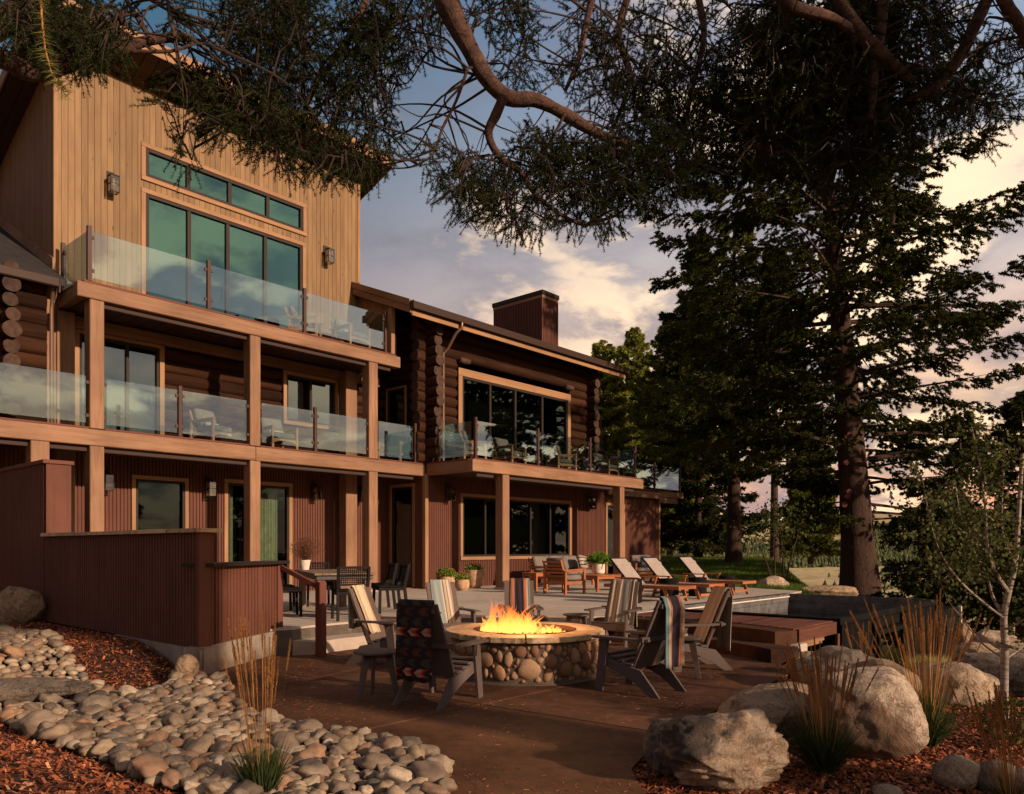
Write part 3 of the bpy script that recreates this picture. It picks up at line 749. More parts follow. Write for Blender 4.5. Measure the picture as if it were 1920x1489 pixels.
# right wing ground wall
RW = (XY(867, YR), XY(1067, YR), 1.24, onY(867, 931, YR).z)
RD = (XY(1138, YR), XY(1168, YR), ZP+.02, onY(1138, 948, YR).z)
mb = MB(); ribwall(mb, 'y', YR, 14.36, 26.7, ZP, 3.62, [RW, RD], pitch=.078); ribwall(mb, 'x', 26.7, YR, 22, ZP, 3.5)
mb.box(14.5, 26.6, YR+1.0, YR+1.06, ZP, 3.4); mb.build('wing_wall', M['redmetal'], HL, recalc=False)
window(HL, 'y', YR, *RW, mull=[XY(u, YR) for u in (910, 952, 995, 1032)], trim=.10)
window(HL, 'y', YR, *RD, trim=.10, sill=False, name='narrow_door')
mb = MB(); mb.bbox(14.30, 14.42, YR-.03, YR+.10, ZP, 3.535, .008); mb.build('corner_board', M['trim'], HL)
mb = MB(); mb.bbox(26.66, 26.76, YR-.03, YR+.10, ZP, 3.45, .008); mb.build('corner_board', M['trim'], HL)
# dark columns standing against the back wall, lit face to the front
for u0, u1 in ((107, 141), (649, 670)):
    x0, x1 = XY(u0, 17.15), XY(u1, 17.15)
    for (za, zb) in ((ZP, 3.5), (3.8, 6.3)):
        mb = MB(); mb.bbox(x0, x1, 17.15, 17.48, za, zb, .01); mb.build('inner_post', M['beamz'], HL)
# ---- timber posts
for (u0, u1, zs) in ((58, 93.5, ((ZP, 3.465),)), (169, 196, ((ZP, 3.465), (3.80, 6.29))), (469.5, 489, ((ZP, 3.465), (3.80, 6.29))), (692.5, 709, ((ZP, 3.465), (3.80, 6.29)))):
    for za, zb in zs:
        mb = MB(); mb.bbox(XY(u0, D1), XY(u1, D1), D1+.005, D1+.30, za, zb, .012); mb.build('timber_post', M['beamz'], HL)
for (u0, u1) in ((943.3, 956), (1163.2, 1171.5)):
    mb = MB(); mb.bbox(XY(u0, D2), XY(u1, D2), D2+.01, D2+.29, ZP, 3.49, .012); mb.build('timber_post', M['beamz'], HL)
    mb = MB(); mb.bbox(XY(u0, D2)-.03, XY(u1, D2)+.03, D2-.02, D2+.32, ZP, ZP+.06, .012); mb.build('post_base', M['concrete'], HL)
mb = MB(); mb.bbox(XY(692.5, D1)-.03, XY(709, D1)+.03, D1-.02, D1+.33, ZP, ZP+.05, .012); mb.build('post_base', M['concrete'], HL)

# ---- balconies
def rail_post(par, x, y, z, h=1.07, clips=('l', 'r'), ax='x'):
    mb = MB(); w_ = .038; mb.bbox(x-w_, x+w_, y-w_, y+w_, z, z+h, .005); mb.bbox(x-w_-.012, x+w_+.012, y-w_-.012, y+w_+.012, z, z+.02, .004)
    for c_ in clips:
        s_ = -1 if c_ == 'l' else 1
        for zz_ in (.22, .86):
            if ax == 'x': mb.box(x+s_*w_, x+s_*(w_+.055), y-.02, y+.02, z+zz_-.03, z+zz_+.03)
            else: mb.box(x-.02, x+.02, y+s_*w_, y+s_*(w_+.055), z+zz_-.03, z+zz_+.03)
    mb.build('rail_post', M['brownmetal'], par)
def glass(par, p, q, z):
    """panel between two plan points"""
    (x0, y0), (x1, y1) = p, q; L = hypot(x1-x0, y1-y0); ux, uy = (x1-x0)/L, (y1-y0)/L; g = .06
    mb = MB(); mb.bar((x0+ux*g, y0+uy*g, z+.53), (x1-ux*g, y1-uy*g, z+.53), .012, .90); mb.build('glass_panel', M['railglass'], par)
def clips(par, x, y, z, s_):
    for zz_ in (.22, .86): mb = MB(); mb.box(min(x, x+s_*.06), max(x, x+s_*.06), y-.02, y+.02, z+zz_-.03, z+zz_+.03); mb.build('glass_clip', M['brownmetal'], par)
# upper
mb = MB(); mb.box(5.66, 13.25, D1+.235, YT-.01, 6.36, 6.60); UB = mb.build('upper_balcony', M['beamy'], HL)
mb = MB(); mb.bbox(5.482, 13.44, D1, D1+.23, 6.30, 6.59, .012); mb.build('beam', M['beamx'], UB)
mb = MB(); mb.bbox(5.56, 5.655, D1+.235, YT-.02, 6.33, 6.59, .01); mb.build('beam', M['beamy'], UB)
mb = MB(); mb.bbox(5.60, 13.30, D1+.01, D1+.12, 6.592, 6.635, .006); mb.bbox(5.56, 5.66, D1+.125, YT-.02, 6.592, 6.63, .006); mb.build('edge_trim', M['redcap'], UB)
ux = [5.71, XY(393.5, D1), XY(573.3, D1), XY(725, D1)]
for i, x in enumerate(ux): rail_post(UB, x, D1+.06, 6.635, clips=('r',) if i == 0 else (('l',) if i == 3 else ('l', 'r')))
for a, b in zip(ux, ux[1:]): glass(UB, (a, D1+.06), (b, D1+.06), 6.635)
rail_post(UB, 5.68, 17.25, 6.63, ax='y', clips=('l',)); glass(UB, (5.70, D1+.08), (5.69, 17.25), 6.63)
for j in range(26):
    mb = MB(); xx = 5.75+j*.288; mb.bbox(xx, xx+.27, D1+.25, YT-.05, 6.335, 6.358, .004); mb.build('soffit_board', M['soffit'], UB)
mb = MB(); mb.bbox(5.98, 9.05, D1+.12, D1+.22, 6.19, 6.27, .01); mb.bbox(9.33, 12.39, D1+.12, D1+.22, 6.19, 6.27, .01); mb.bbox(12.69, 13.2, D1+.12, D1+.22, 6.19, 6.27, .01); mb.build('screen_housing', M['pinkish'], UB)
mb = MB(); mb.bbox(5.9, 13.9, YT-.16, YT-.02, 6.06, 6.30, .012); mb.build('ledger_beam', M['beamx'], UB)
# middle
mb = MB(); mb.box(2.0, 14.30, D1+.235, YB-.01, 3.52, 3.78); MBc = mb.build('middle_balcony', M['beamy'], HL)
mb = MB(); mb.bbox(1.6, 9.20, D1, D1+.23, 3.47, 3.785, .012); mb.build('beam', M['beamx'], MBc)
mb = MB(); mb.bbox(9.205, 14.335, D1, D1+.23, 3.47, 3.785, .012); mb.build('beam', M['beamx'], MBc)
mb = MB()
for a, b in ((1.6, 5.70), (5.975, 9.055), (9.33, 12.395), (12.69, 14.30)): mb.bbox(a, b, D1+.01, D1+.12, 3.787, 3.825, .006)
mb.build('edge_trim', M['redcap'], MBc)
pts_ = [(3.2, 5.71), (5.97, 9.06), (9.32, 12.40), (12.685, 13.97)]
for (a, b), inter in zip(pts_, (None, XY(339.5, D1), XY(593.5, D1), None)):
    ee = [a]+([inter] if inter else [])+[b]
    for p, q in zip(ee, ee[1:]): glass(MBc, (p, D1+.06), (q, D1+.06), 3.825)
    if inter: rail_post(MBc, inter, D1+.06, 3.825)
    clips(MBc, b, D1+.06, 3.825, -1)
    if a > 4: clips(MBc, a, D1+.06, 3.825, 1)
rail_post(MBc, 14.0, D1+.06, 3.825, clips=('l',))
mb = MB()
for a, b in ((2.2, 4.69), (5.02, 5.70), (5.98, 9.05), (9.33, 12.39), (12.69, 14.0)): mb.bbox(a, b, D1+.12, D1+.22, 3.36, 3.44, .01)
mb.build('screen_housing', M['pinkish'], MBc)
for j in range(38):
    mb = MB(); xx = 3.2+j*.29; mb.bbox(xx, xx+.27, D1+.25, YB-.05, 3.49, 3.515, .004); mb.build('soffit_board', M['soffit'], MBc)
# corner balcony
XC = 14.35
mb = MB(); mb.box(XC+.1, 22.5, D2+.235, YR-.01, 3.54, 3.80); CB = mb.build('corner_balcony', M['beamy'], HL)
mb = MB(); mb.bbox(XC-.02, 22.61, D2, D2+.23, 3.50, 3.815, .012); mb.build('beam', M['beamx'], CB)
mb = MB(); mb.bbox(XC, XC+.09, D2+.235, D1-.005, 3.49, 3.80, .01); mb.build('beam', M['beamy'], CB)
mb = MB(); mb.bbox(XC+.05, 22.3, D2+.01, D2+.12, 3.817, 3.855, .006); mb.bbox(XC, XC+.1, D2+.125, D1+.1, 3.80, 3.84, .006); mb.build('edge_trim', M['redcap'], CB)
cx_ = [XY(894.6, D2), XY(1011.3, D2), XY(1109, D2), XY(1193.5, D2)]
for i, x in enumerate(cx_): rail_post(CB, x, D2+.06, 3.855, clips=('r',) if i == 0 else ('l', 'r'))
for a, b in zip(cx_, cx_[1:]): glass(CB, (a, D2+.06), (b, D2+.06), 3.855)
py_ = onX(822, 850, XC+.06).y; rail_post(CB, XC+.06, py_, 3.84, ax='y', clips=('l',)); glass(CB, (XC+.06, D2+.08), (XC+.06, py_), 3.84)
rail_post(CB, cx_[3], YR-.2, 3.855, ax='y', clips=('l',)); glass(CB, (cx_[3], D2+.08), (cx_[3], YR-.2), 3.855)
mb = MB(); mb.bbox(14.6, 15.25, D2+.12, D2+.22, 3.38, 3.46, .01); mb.bbox(15.77, 20.93, D2+.12, D2+.22, 3.38, 3.46, .01); mb.bbox(21.5, 22.2, D2+.12, D2+.22, 3.38, 3.46, .01); mb.build('screen_housing', M['pinkish'], CB)
for j in range(27):
    mb = MB(); xx = XC+.15+j*.30; mb.bbox(xx, xx+.28, D2+.25, YR-.03, 3.51, 3.535, .004); mb.build('soffit_board', M['soffit'], CB)
# end balcony, further along
YE = 15.75
mb = MB(); mb.box(21.5, XY(1278, YE), YE+.05, 19, 3.55, 3.72); EB = mb.build('end_balcony', M['beamy'], HL)
xe = XY(1279, YE); xm = XY(1236, YE)
mb = MB(); mb.bbox(XY(1140, YE), xm, YE-.05, YE+.04, 3.40, 3.66, .01); mb.bbox(xm+.005, xe, YE-.06, YE+.03, 3.50, 3.70, .01); mb.bbox(xm+.005, xe-.4, YE-.01, YE+.08, 3.26, 3.49, .01); mb.build('beam', M['beamx'], EB)
mb = MB(); mb.bbox(22.3, xe, YE-.05, YE+.05, 3.70, 3.74, .005); mb.build('edge_trim', M['redcap'], EB)
ex = [XY(1188, YE), XY(1227, YE), XY(1274.5, YE)]
for i, x in enumerate(ex): rail_post(EB, x, YE, 3.74, clips=('r',) if i == 0 else ('l', 'r'))
for a, b in zip(ex, ex[1:]): glass(EB, (a, YE), (b, YE), 3.74)
glass(EB, (ex[2], YE), (ex[2], YE+2.2), 3.74); rail_post(EB, ex[2], YE+2.2, 3.74, ax='y', clips=('l',))

# ---- cedar tower
tX0, tX1 = 5.60, 13.30
CLX = (XY(272.7, YT), XY(567.5, YT)); clz0 = onY(273, 331, YT).z; clz1 = onY(273, 277, YT).z
DX = (XY(272.7, YT), XY(566.5, YT)); dzt = onY(273, 362.6, YT).z
def roofz(y): return 12.0-.327*(y-16.6)
mb = MB(); mb.box(tX0+.03, tX1-.03, YT+.95, 25, 3.8, 10.2); TW = mb.build('tower_wall', M['interior'], HL)
rnd = random.Random(4)
bw = .1285; nb = int(round((tX1-tX0)/bw)); bw = (tX1-tX0)/nb
for i in range(nb):
    a = tX0+i*bw; c_ = a+bw/2; spans = [(6.60, roofz(YT)+.01)]
    holes = []
    if CLX[0]-.03 < c_ < CLX[1]+.03: holes.append((clz0-.02, clz1+.02))
    if DX[0]-.03 < c_ < DX[1]+.03: holes.append((6.5, dzt+.02))
    for h in holes:
        n2 = []
        for (u, v) in spans:
            if h[0] > u: n2.append((u, min(v, h[0])))
            if h[1] < v: n2.append((max(u, h[1]), v))
        spans = n2
    for (u, v) in spans:
        mb = MB(); mb.bbox(a+.0015, a+bw-.0015, YT-rnd.uniform(0, .004), YT+.02, u, v, .006); mb.build('plank', M['cedar'], TW)
for i in range(44):      # side wall boards
    y = YT+.05+i*.105
    mb = MB(); pz = [(y+.0015, 6.0), (y+.1035, 6.0), (y+.1035, roofz(y+.1)), (y+.0015, roofz(y))]; mb.prism(pz, 'x', tX0-rnd.uniform(0, .004), tX0+.02); mb.build('plank', M['cedar_dark'], TW)
mb = MB(); mb.bbox(tX0-.02, tX0+.07, YT-.02, YT+.05, 6.6, roofz(YT), .006); mb.build('corner_board', M['trim'], TW)
mb = MB(); mb.bbox(tX1-.07, tX1+.02, YT-.02, YT+.05, 8.9, roofz(YT), .006); mb.build('corner_board', M['trim'], TW)
window(HL, 'y', YT, *CLX, clz0, clz1, mull=[XY(u, YT) for u in (353.5, 430.7, 502)], trim=.10, name='clerestory_window', pane='pane_teal', fw=.075)
window(HL, 'y', YT, *DX, 6.62, dzt, mull=[XY(u, YT) for u in (354.5, 427, 497.7)], trim=.10, sill=False, name='sliding_glass_doors', pane='pane_teal', fw=.075,
       curtains=((DX[0]+.08, DX[0]+.3), (DX[1]-.45, DX[1]-.12)), handle=(XY(421, YT), XY(433, YT)))
# tower roof
mb = MB(); rX0, rX1, rY0, rY1 = 5.05, 13.7, 16.6, 26
mb.prism([(rY0, roofz(rY0)), (rY1, roofz(rY1)), (rY1, roofz(rY1)+.22), (rY0, roofz(rY0)+.22)], 'x', rX0, rX1); TR = mb.build('tower_roof', M['shingle'], HL)
for j in range(30):
    a = rX0+.03+j*.287
    mb = MB(); mb.prism([(rY0+.02, roofz(rY0+.02)-.022), (23, roofz(23)-.022), (23, roofz(23)-.002), (rY0+.02, roofz(rY0+.02)-.002)], 'x', a, a+.27); mb.build('soffit_board', M['soffit'], TR)
mb = MB(); z = roofz(rY0); mb.bbox(rX0-.03, rX1+.03, rY0-.04, rY0-.002, z-.03, z+.16, .006); mb.bbox(rX0-.04, rX1+.04, rY0-.065, rY0-.042, z+.10, z+.27, .006); mb.build('fascia', M['trimx'], TR)
for X in (rX0-.035, rX1+.001):
    mb = MB(); mb.prism([(rY0, z-.03), (rY1, roofz(rY1)-.03), (rY1, roofz(rY1)+.24), (rY0, z+.24)], 'x', X, X+.034); mb.build('fascia', M['beamy'], TR)
# rake wall between tower and log wing (faces the upper balcony)
def mroof(y): return 7.56+.41*(y-15.1)
mb = MB(); mb.box(13.32, 13.38, 16.0, YT, 6.6, 7.9); RK = mb.build('gable_end_wall', M['interior'], HL)
for i in range(12):
    y = 16.02+i*.125; mb = MB(); mb.prism([(y, 6.62), (y+.122, 6.62), (y+.122, mroof(y+.12)), (y, mroof(y))], 'x', 13.27, 13.30); mb.build('plank', M['cedar_dark'], RK)
mb = MB(); mb.bbox(13.14, 13.27, D1+.02, D1+.16, 6.64, mroof(D1)-.02, .008); mb.build('corner_post', M['trim'], RK)
# main roof over the logs
mb = MB(); mb.prism([(15.1, mroof(15.1)), (23, mroof(23)), (23, mroof(23)+.2), (15.1, mroof(15.1)+.2)], 'x', 13.1, 23.0); mb.box(13.4, 13.5, 17.5, 22.9, 7.5, 8.5); MR = mb.build('main_roof', M['shingle'], HL)
mb = MB(); mb.prism([(15.06, mroof(15.06)-.02), (17.48, mroof(17.48)-.02), (17.48, mroof(17.48)+.16), (15.06, mroof(15.06)+.16)], 'x', 13.055, 13.098); mb.prism([(15.06, mroof(15.06)+.165), (17.48, mroof(17.48)+.165), (17.48, mroof(17.48)+.33), (15.06, mroof(15.06)+.33)], 'x', 13.02, 13.095); mb.build('rake_board', M['beamy'], MR)
mb = MB(); mb.bbox(13.12, 23.0, 15.06, 15.098, 7.48, 7.62, .006); mb.build('fascia', M['trimx'], MR)
mb = MB(); prof = [(15.055, 7.64), (15.055, 7.80), (15.04, 7.80), (15.04, 7.66), (14.96, 7.66), (14.93, 7.80), (14.90, 7.80), (14.93, 7.63)]; mb.prism(prof, 'x', 13.05, 23.05); mb.bbox(13.03, 13.05, 14.90, 15.06, 7.62, 7.82, .003); mb.build('gutter', M['gutter'], MR)
dx_ = XY(866, 14.98)
mb = MB(); wx = XY(831, 15.55)
mb.tube([(dx_, 14.98, 7.66), (dx_, 14.98, 7.50), (dx_-.1, 15.1, 7.36), (wx+.1, 15.45, 7.02), (wx, 15.55, 6.86), (wx, 15.55, 3.9)], .045, 10); mb.build('downpipe', M['dripz'], MR, smooth=True)
mb = MB(); mb.prism([(15.12, mroof(15.12)-.03), (16.2, mroof(16.2)-.03), (16.2, mroof(16.2)-.004), (15.12, mroof(15.12)-.004)], 'x', 13.15, 22.95); mb.build('soffit', M['soffit'], MR)
# chimney
cXa, cXb = XY(1016.3, 18), XY(1045.6, 18); zt = 10.99
mb = MB(); ribwall(mb, 'y', 18.0, cXa, cXb, 8.4, zt-.2); ribwall(mb, 'x', cXa, 18.0, 20.44, 8.4, zt-.2, pitch=.14, depth=.03); mb.box(cXa+.05, cXb, 18.06, 20.4, 8.4, zt-.2)
CHM = mb.build('chimney', M['redmetal'], HL, recalc=False)
mb = MB(); mb.bbox(cXa-.01, cXb+.01, 17.97, 20.46, zt-.28, zt-.16, .006); mb.build('chimney_band', M['trimx'], CHM)
mb = MB(); mb.bbox(cXa-.04, cXb+.04, 17.94, 20.49, zt-.16, zt, .01); mb.build('chimney_cap', M['gutter'], CHM)
mb = MB(); mb.bbox(cXa-.02, cXa+.04, 17.98, 18.04, 8.5, zt-.28, .005); mb.bbox(cXb-.04, cXb+.02, 17.98, 18.04, 8.5, zt-.28, .005); mb.build('corner_board', M['redcap'], CHM)

# ---- log walls
lr = random.Random(11)
def log(par, axis, a, b, c, z, r):
    """log from a to b along axis; c = other horizontal coordinate"""
    L = b-a; m_ = max(3, int(L/.35)); n_ = 14; vs = []; ph = lr.uniform(0, 9)
    for i in range(m_+1):
        q = a+L*i/m_
        for k in range(n_):
            an = 2*pi*k/n_; rr = r*(1+.10*mnoise.noise((q*1.3+ph, cos(an)*1.2, sin(an)*1.2+z))+.05*mnoise.noise((q*3.7+ph, cos(an)*2.5, sin(an)*2.5+z)))
            p = (q, c+rr*cos(an), z+rr*sin(an)) if axis == 'x' else (c+rr*cos(an), q, z+rr*sin(an)); vs.append(p)
    mb = MB(); fs = [(i*n_+k, i*n_+(k+1) % n_, (i+1)*n_+(k+1) % n_, (i+1)*n_+k) for i in range(m_) for k in range(n_)]
    mb.add(vs, fs); mb.mi = 1; mb.f += [tuple(range(n_)), tuple(m_*n_+k for k in range(n_))]; mb.m += [1, 1]
    return mb.build('log', [M['logx'] if axis == 'x' else M['logy'], M['logend']], par, smooth=True)
LZ0, LP, LR_ = 3.98, .278, .150
BW = (XY(867, 15.78), XY(1064.5, 15.78), 3.84, onY(867, 705, 15.78).z)      # big window
mb = MB(); mb.box(14.6, 21.8, 17.0, 17.04, 3.8, 8.2); mb.box(14.52, 14.56, 16.1, 22, 3.8, 7.9); mb.box(21.8, 21.84, 16.1, 22, 3.8, 7.9); mb.box(13.31, 17.0, 17.56, 17.62, 3.8, 8.54); LW = mb.build('log_wall', M['interior'], HL)  # last sheet is a near-black stand-in for the shaded recess under the roof
xl0, xl1 = 14.02, 22.30; hx0, hx1 = BW[0]-.17, BW[1]+.15; hz1 = onY(880, 684, 15.78).z
for i in range(15):
    z = LZ0+i*LP
    if z < hz1+.02:
        log(LW, 'x', xl0+lr.uniform(-.04, .04), hx0+.03, 15.97, z, LR_*lr.uniform(.96, 1.08)); log(LW, 'x', hx1-.03, xl1+lr.uniform(-.04, .04), 15.97, z, LR_*lr.uniform(.96, 1.08))
    else: log(LW, 'x', xl0+lr.uniform(-.04, .04), xl1+lr.uniform(-.04, .04), 15.97, z, LR_*lr.uniform(1.0, 1.1))
    zy = z+LP/2
    if i > 13: continue
    log(LW, 'y', 15.45+lr.uniform(-.06, .05), 17.55, 14.43, zy, LR_*lr.uniform(.96, 1.06))
    log(LW, 'y', 15.50+lr.uniform(-.05, .05), 19.5, 21.92, zy, LR_*lr.uniform(.96, 1.06))
window(HL, 'y', 15.80, *BW, mull=[XY(u, 15.8) for u in (919.4, 966.5, 1017)], trim=.16, sill=False, name='picture_window', fw=.07, trimz=.22)
for xs_ in (hx0-.02, hx1-.38):
    mb = MB(); mb.bbox(xs_, xs_+.42, 15.62, 15.8, hz1-.03, hz1+.12, .04); mb.build('window_corbel', M['logend'], LW)
# log wall behind the middle balcony
MD = (XY(148, 17.5), XY(298, 17.5), 3.82, onY(298, 654, 17.5).z)
MW = (XY(536.5, 17.5), XY(627, 17.5), onY(536, 788, 17.5).z, onY(536, 702, 17.5).z)
mb = MB(); mb.box(5.6, 14.3, 18.6, 18.65, 3.8, 6.3); LB = mb.build('log_wall', M['interior'], HL)
for i in range(9):
    z = LZ0+i*LP; holes = [h for h in (MD, MW) if h[2]-.05 < z < h[3]+.05]; e = [5.7]
    for h in holes: e += [h[0]-.05, h[1]+.05]
    e.append(14.3)
    for a, b in zip(e[::2], e[1::2]):
        if b-a > .3: log(LB, 'x', a, b, 17.66, z, LR_*lr.uniform(.98, 1.08))
window(HL, 'y', 17.5, *MD, mull=((MD[0]+MD[1])/2+.15,), trim=.11, sill=False, name='sliding_glass_door', handle=(MD[1]-.16,), proud=.05, pane='pane_bright')
window(HL, 'y', 17.5, *MW, mull=((MW[0]+MW[1])/2,), trim=.10, proud=.05, pane='pane_bright')
window(HL, 'x', 14.22, 16.62, 17.38, 3.84, 6.0, trim=.06, sill=False, name='side_glass_door')
# left log wing
mb = MB(); mb.box(1.5, 5.3, 17.15, 17.2, 3.8, 6.7); LL = mb.build('log_wall', M['interior'], HL)
for i in range(10):
    z = LZ0+i*.295-.02; log(LL, 'x', 1.5, 5.28, 17.05, z, .158*lr.uniform(.95, 1.08)); log(LL, 'y', 16.62+lr.uniform(-.1, .08), 17.2, 4.60+lr.uniform(-.02, .02), z+.15, .15*lr.uniform(.85, 1.12))
mb = MB(); mb.box(5.30, 5.58, 17.2, 17.4, 3.8, 6.9); mb.build('corner_board', M['beamz'], HL)
mb = MB(); mb.tube([(5.33, 16.72, 6.62), (5.36, 16.85, 6.45), (5.36, 16.9, 6.2), (5.36, 16.9, 3.8)], .04, 8); mb.build('downpipe', M['dripz'], HL, smooth=True)
def lroof(y): return 6.66+.53*(y-16.7)
mb = MB(); mb.prism([(16.7, lroof(16.7)), (24, lroof(24)), (24, lroof(24)+.12), (16.7, lroof(16.7)+.12)], 'x', 0.5, 5.57); WR = mb.build('wing_roof', M['shingle'], HL)
mb = MB(); mb.bbox(.5, 5.40, 16.56, 16.70, 6.58, 6.76, .02); mb.build('gutter', M['gutter'], WR)
mb = MB(); mb.prism([(17.45, lroof(17.45)+.12), (24, lroof(24)+.12), (24, lroof(24)+.36), (17.45, lroof(17.45)+.36)], 'x', 5.55, 5.595); mb.build('flashing_board', M['beamy'], WR)

# ================================================================== ribbed privacy wall, bar and handrail
PW = thing('privacy_wall', 'long rust-red ribbed metal wall with stone cap, stepping up to a taller end by the rock bed', 'wall', (4.4, 11, .33))
mb = MB(); ribwall(mb, 'x', 4.36, 8.86, 14.1, .30, 1.68, pitch=.082, depth=.02); mb.box(4.385, 4.56, 8.86, 14.1, .30, 1.68); mb.build('ribbed_panel', M['redmetal'], PW, recalc=False)
mb = MB(); ribwall(mb, 'x', 4.355, 14.1, 19, .30, 2.88, pitch=.082, depth=.02); mb.box(4.385, 4.76, 14.08, 19, .30, 2.88); mb.build('tall_panel', M['redmetal'], PW, recalc=False)
mb = MB(); mb.bbox(4.33, 4.80, 14.05, 19, 2.88, 2.945, .006); mb.build('metal_cap', M['redcap'], PW)
mb = MB(); mb.bbox(4.352, 4.50, 8.80, 8.86, .30, 1.68, .006); mb.bbox(4.49, 4.56, 8.84, 8.95, 1.3, 1.68, .004); mb.build('corner_panel', M['redmetal'], PW)
rr = random.Random(3); y = 8.72
while y < 14.05:
    L = min(rr.uniform(.7, 1.15), 14.06-y); mb = MB(); n_ = 9; top = []
    for i in range(n_+1): top.append((4.29+rr.uniform(-.012, .012), y+.006+(L-.012)*i/n_))
    for i in range(n_, -1, -1): top.append((4.62+rr.uniform(-.012, .012), y+.006+(L-.012)*i/n_))
    mb.prism(top, 'z', 1.682, 1.735+rr.uniform(-.006, .006)); mb.build('cap_stone', M['capstone'], PW); y += L
PB = thing('bar_wall', 'curved low rust-red ribbed bar wall with a thin black counter, on a cast concrete footing', 'bar', (5.2, 9.3, 0))
ctrl = [(4.50, 8.84), (4.82, 9.06), (5.2, 9.31), (5.6, 9.55), (6.02, 9.80)]
def polyribs(mb, pts, z0, z1, pitch=.08, depth=.026, side=-1):
    vs = []; tot = 0
    for (a, b) in zip(pts, pts[1:]):
        a, b = Vector(a), Vector(b); L = (b-a).length; d_ = (b-a)/L; nn = Vector((d_.y, -d_.x))*(-side)
        k = 0
        while k*pitch < L-.001:
            for s_, e_ in ((0, 0), (.56, 0), (.62, 1), (.94, 1)):
                q = (k+s_)*pitch
                if q < L: p = a+d_*q-nn*depth*e_; vs.append((p.x, p.y))
            k += 1
    vs.append(pts[-1]); n_ = len(vs)
    mb.add([(x, y, z) for z in (z0, z1) for (x, y) in vs], [(i, i+1, n_+i+1, n_+i) for i in range(n_-1)])
def offs(pts, d_):
    out = []
    for i, p in enumerate(pts):
        a = Vector(pts[max(i-1, 0)]); b = Vector(pts[min(i+1, len(pts)-1)]); t_ = (b-a).normalized(); out.append((p[0]+t_.y*d_, p[1]-t_.x*d_))
    return out
mb = MB(); polyribs(mb, ctrl, .32, 1.27); mb.prism(offs(ctrl, -.03)+offs(ctrl, -.16)[::-1], 'z', .32, 1.268); mb.build('ribbed_panel', M['redmetal'], PB, recalc=False)
mb = MB(); e0 = offs(ctrl, 0); mb.bbox(6.0, 6.09, 9.78, 9.96, .31, 1.268, .006); mb.build('end_post', M['redcap'], PB)
cp = [(4.44, 8.80)]+ctrl[1:4]+[(6.16, 9.885)]
mb = MB(); mb.prism(offs(cp, .10)+offs(cp, -.30)[::-1], 'z', 1.272, 1.312); mb.build('counter', M['ironcap'], PB)
fp = [(4.36, 8.75), (4.80, 9.05), (5.2, 9.30), (5.62, 9.55), (6.15, 9.83)]
mb = MB(); mb.prism(offs(fp, .03)+offs(fp, -.22)[::-1], 'z', -.08, .325); mb.prism([(4.33, 8.73), (4.56, 8.80), (4.56, 11.2), (4.33, 11.2)], 'z', -.08, .30); mb.build('footing', M['footing'], PB)
HR = thing('handrail', 'short brown handrail sloping from the bar wall to a square post by the steps', 'handrail', (6.2, 9.05, 0))
mb = MB(); mb.bbox(6.17, 6.285, 9.0, 9.115, 0, 1.03, .008); mb.build('post', M['redcap'], HR)
mb = MB(); mb.bar((6.2, 9.12, .97), (6.06, 9.78, 1.22), .045, .07, b=.006); mb.build('rail', M['redcap'], HR)

# ================================================================== wall lanterns
def lantern(x, y, z, label, sc=1.0):
    t = thing('wall_lantern', label, 'wall lamp', (x, y, z), 0, 'wall lanterns on the lodge')
    mb = MB(); mb.bbox(-.07, .07, -.02, -.002, -.02, .28, .005); mb.box(-.05, .05, -.012, -.001, -.32, -.02); mb.build('back_plate', M['frame'], t, local=True)
    mb = MB(); mb.bar((0, -.02, .18), (0, -.20, .18), .03, .03); mb.bar((0, -.2, .195), (0, -.2, .12), .02, .02)
    h = .085
    for sx in (-1, 1):
        for sy in (-1, 1): mb.bar((sx*h, -.2+sy*h, .12), (sx*h, -.2+sy*h, -.22), .012, .012)
    for z_ in (.12, -.22, -.05):
        for s_ in (-1, 1): mb.bar((-h, -.2+s_*h, z_), (h, -.2+s_*h, z_), .012, .012); mb.bar((s_*h, -.2-h, z_), (s_*h, -.2+h, z_), .012, .012)
    mb.box(-h-.01, h+.01, -.2-h-.01, -.2+h+.01, .12, .135); mb.build('cage', M['frame'], t, local=True)
    mb = MB()
    for s_ in (-1, 1): mb.box(-h+.008, h-.008, -.2+s_*(h-.002)-.001, -.2+s_*(h-.002)+.001, -.21, .11); mb.box(s_*(h-.002)-.001, s_*(h-.002)+.001, -.2-h+.008, -.2+h-.008, -.21, .11)
    mb.build('lantern_glass', M['lampglass'], t, local=True)
    mb = MB(); mb.lathe([(.012, .1), (.014, .03), (.028, -.02), (.03, -.05), (.018, -.085), (.004, -.095)], 12, (0, -.2, 0)); mb.build('bulb', M['bulb'], t, smooth=True, local=True)
for (u, v, Y, lb) in ((213, 346, YT, 'square wall lantern on the cedar boards left of the clerestory window'), (618, 481, YT, 'square wall lantern on the cedar boards right of the tall sliding doors'),
                     (203, 905, YB, 'wall lantern half hidden behind the leftmost full-height timber post'), (396, 917, YB, 'wall lantern on red ribs between the dark window and the curtained glass door'),
                     (594, 925, YB, 'wall lantern on red ribs just right of the curtained glass door'), (678, 930, YB, 'shadowed wall lantern beside the timber post nearest the entry door'),
                     (846, 927, YR, 'wall lantern left of the wide ground-floor window'), (1110, 944, YR, 'wall lantern right of the wide ground-floor window')):
    p = onY(u, v, Y-.2); lantern(p.x, Y, p.z+.05, lb)

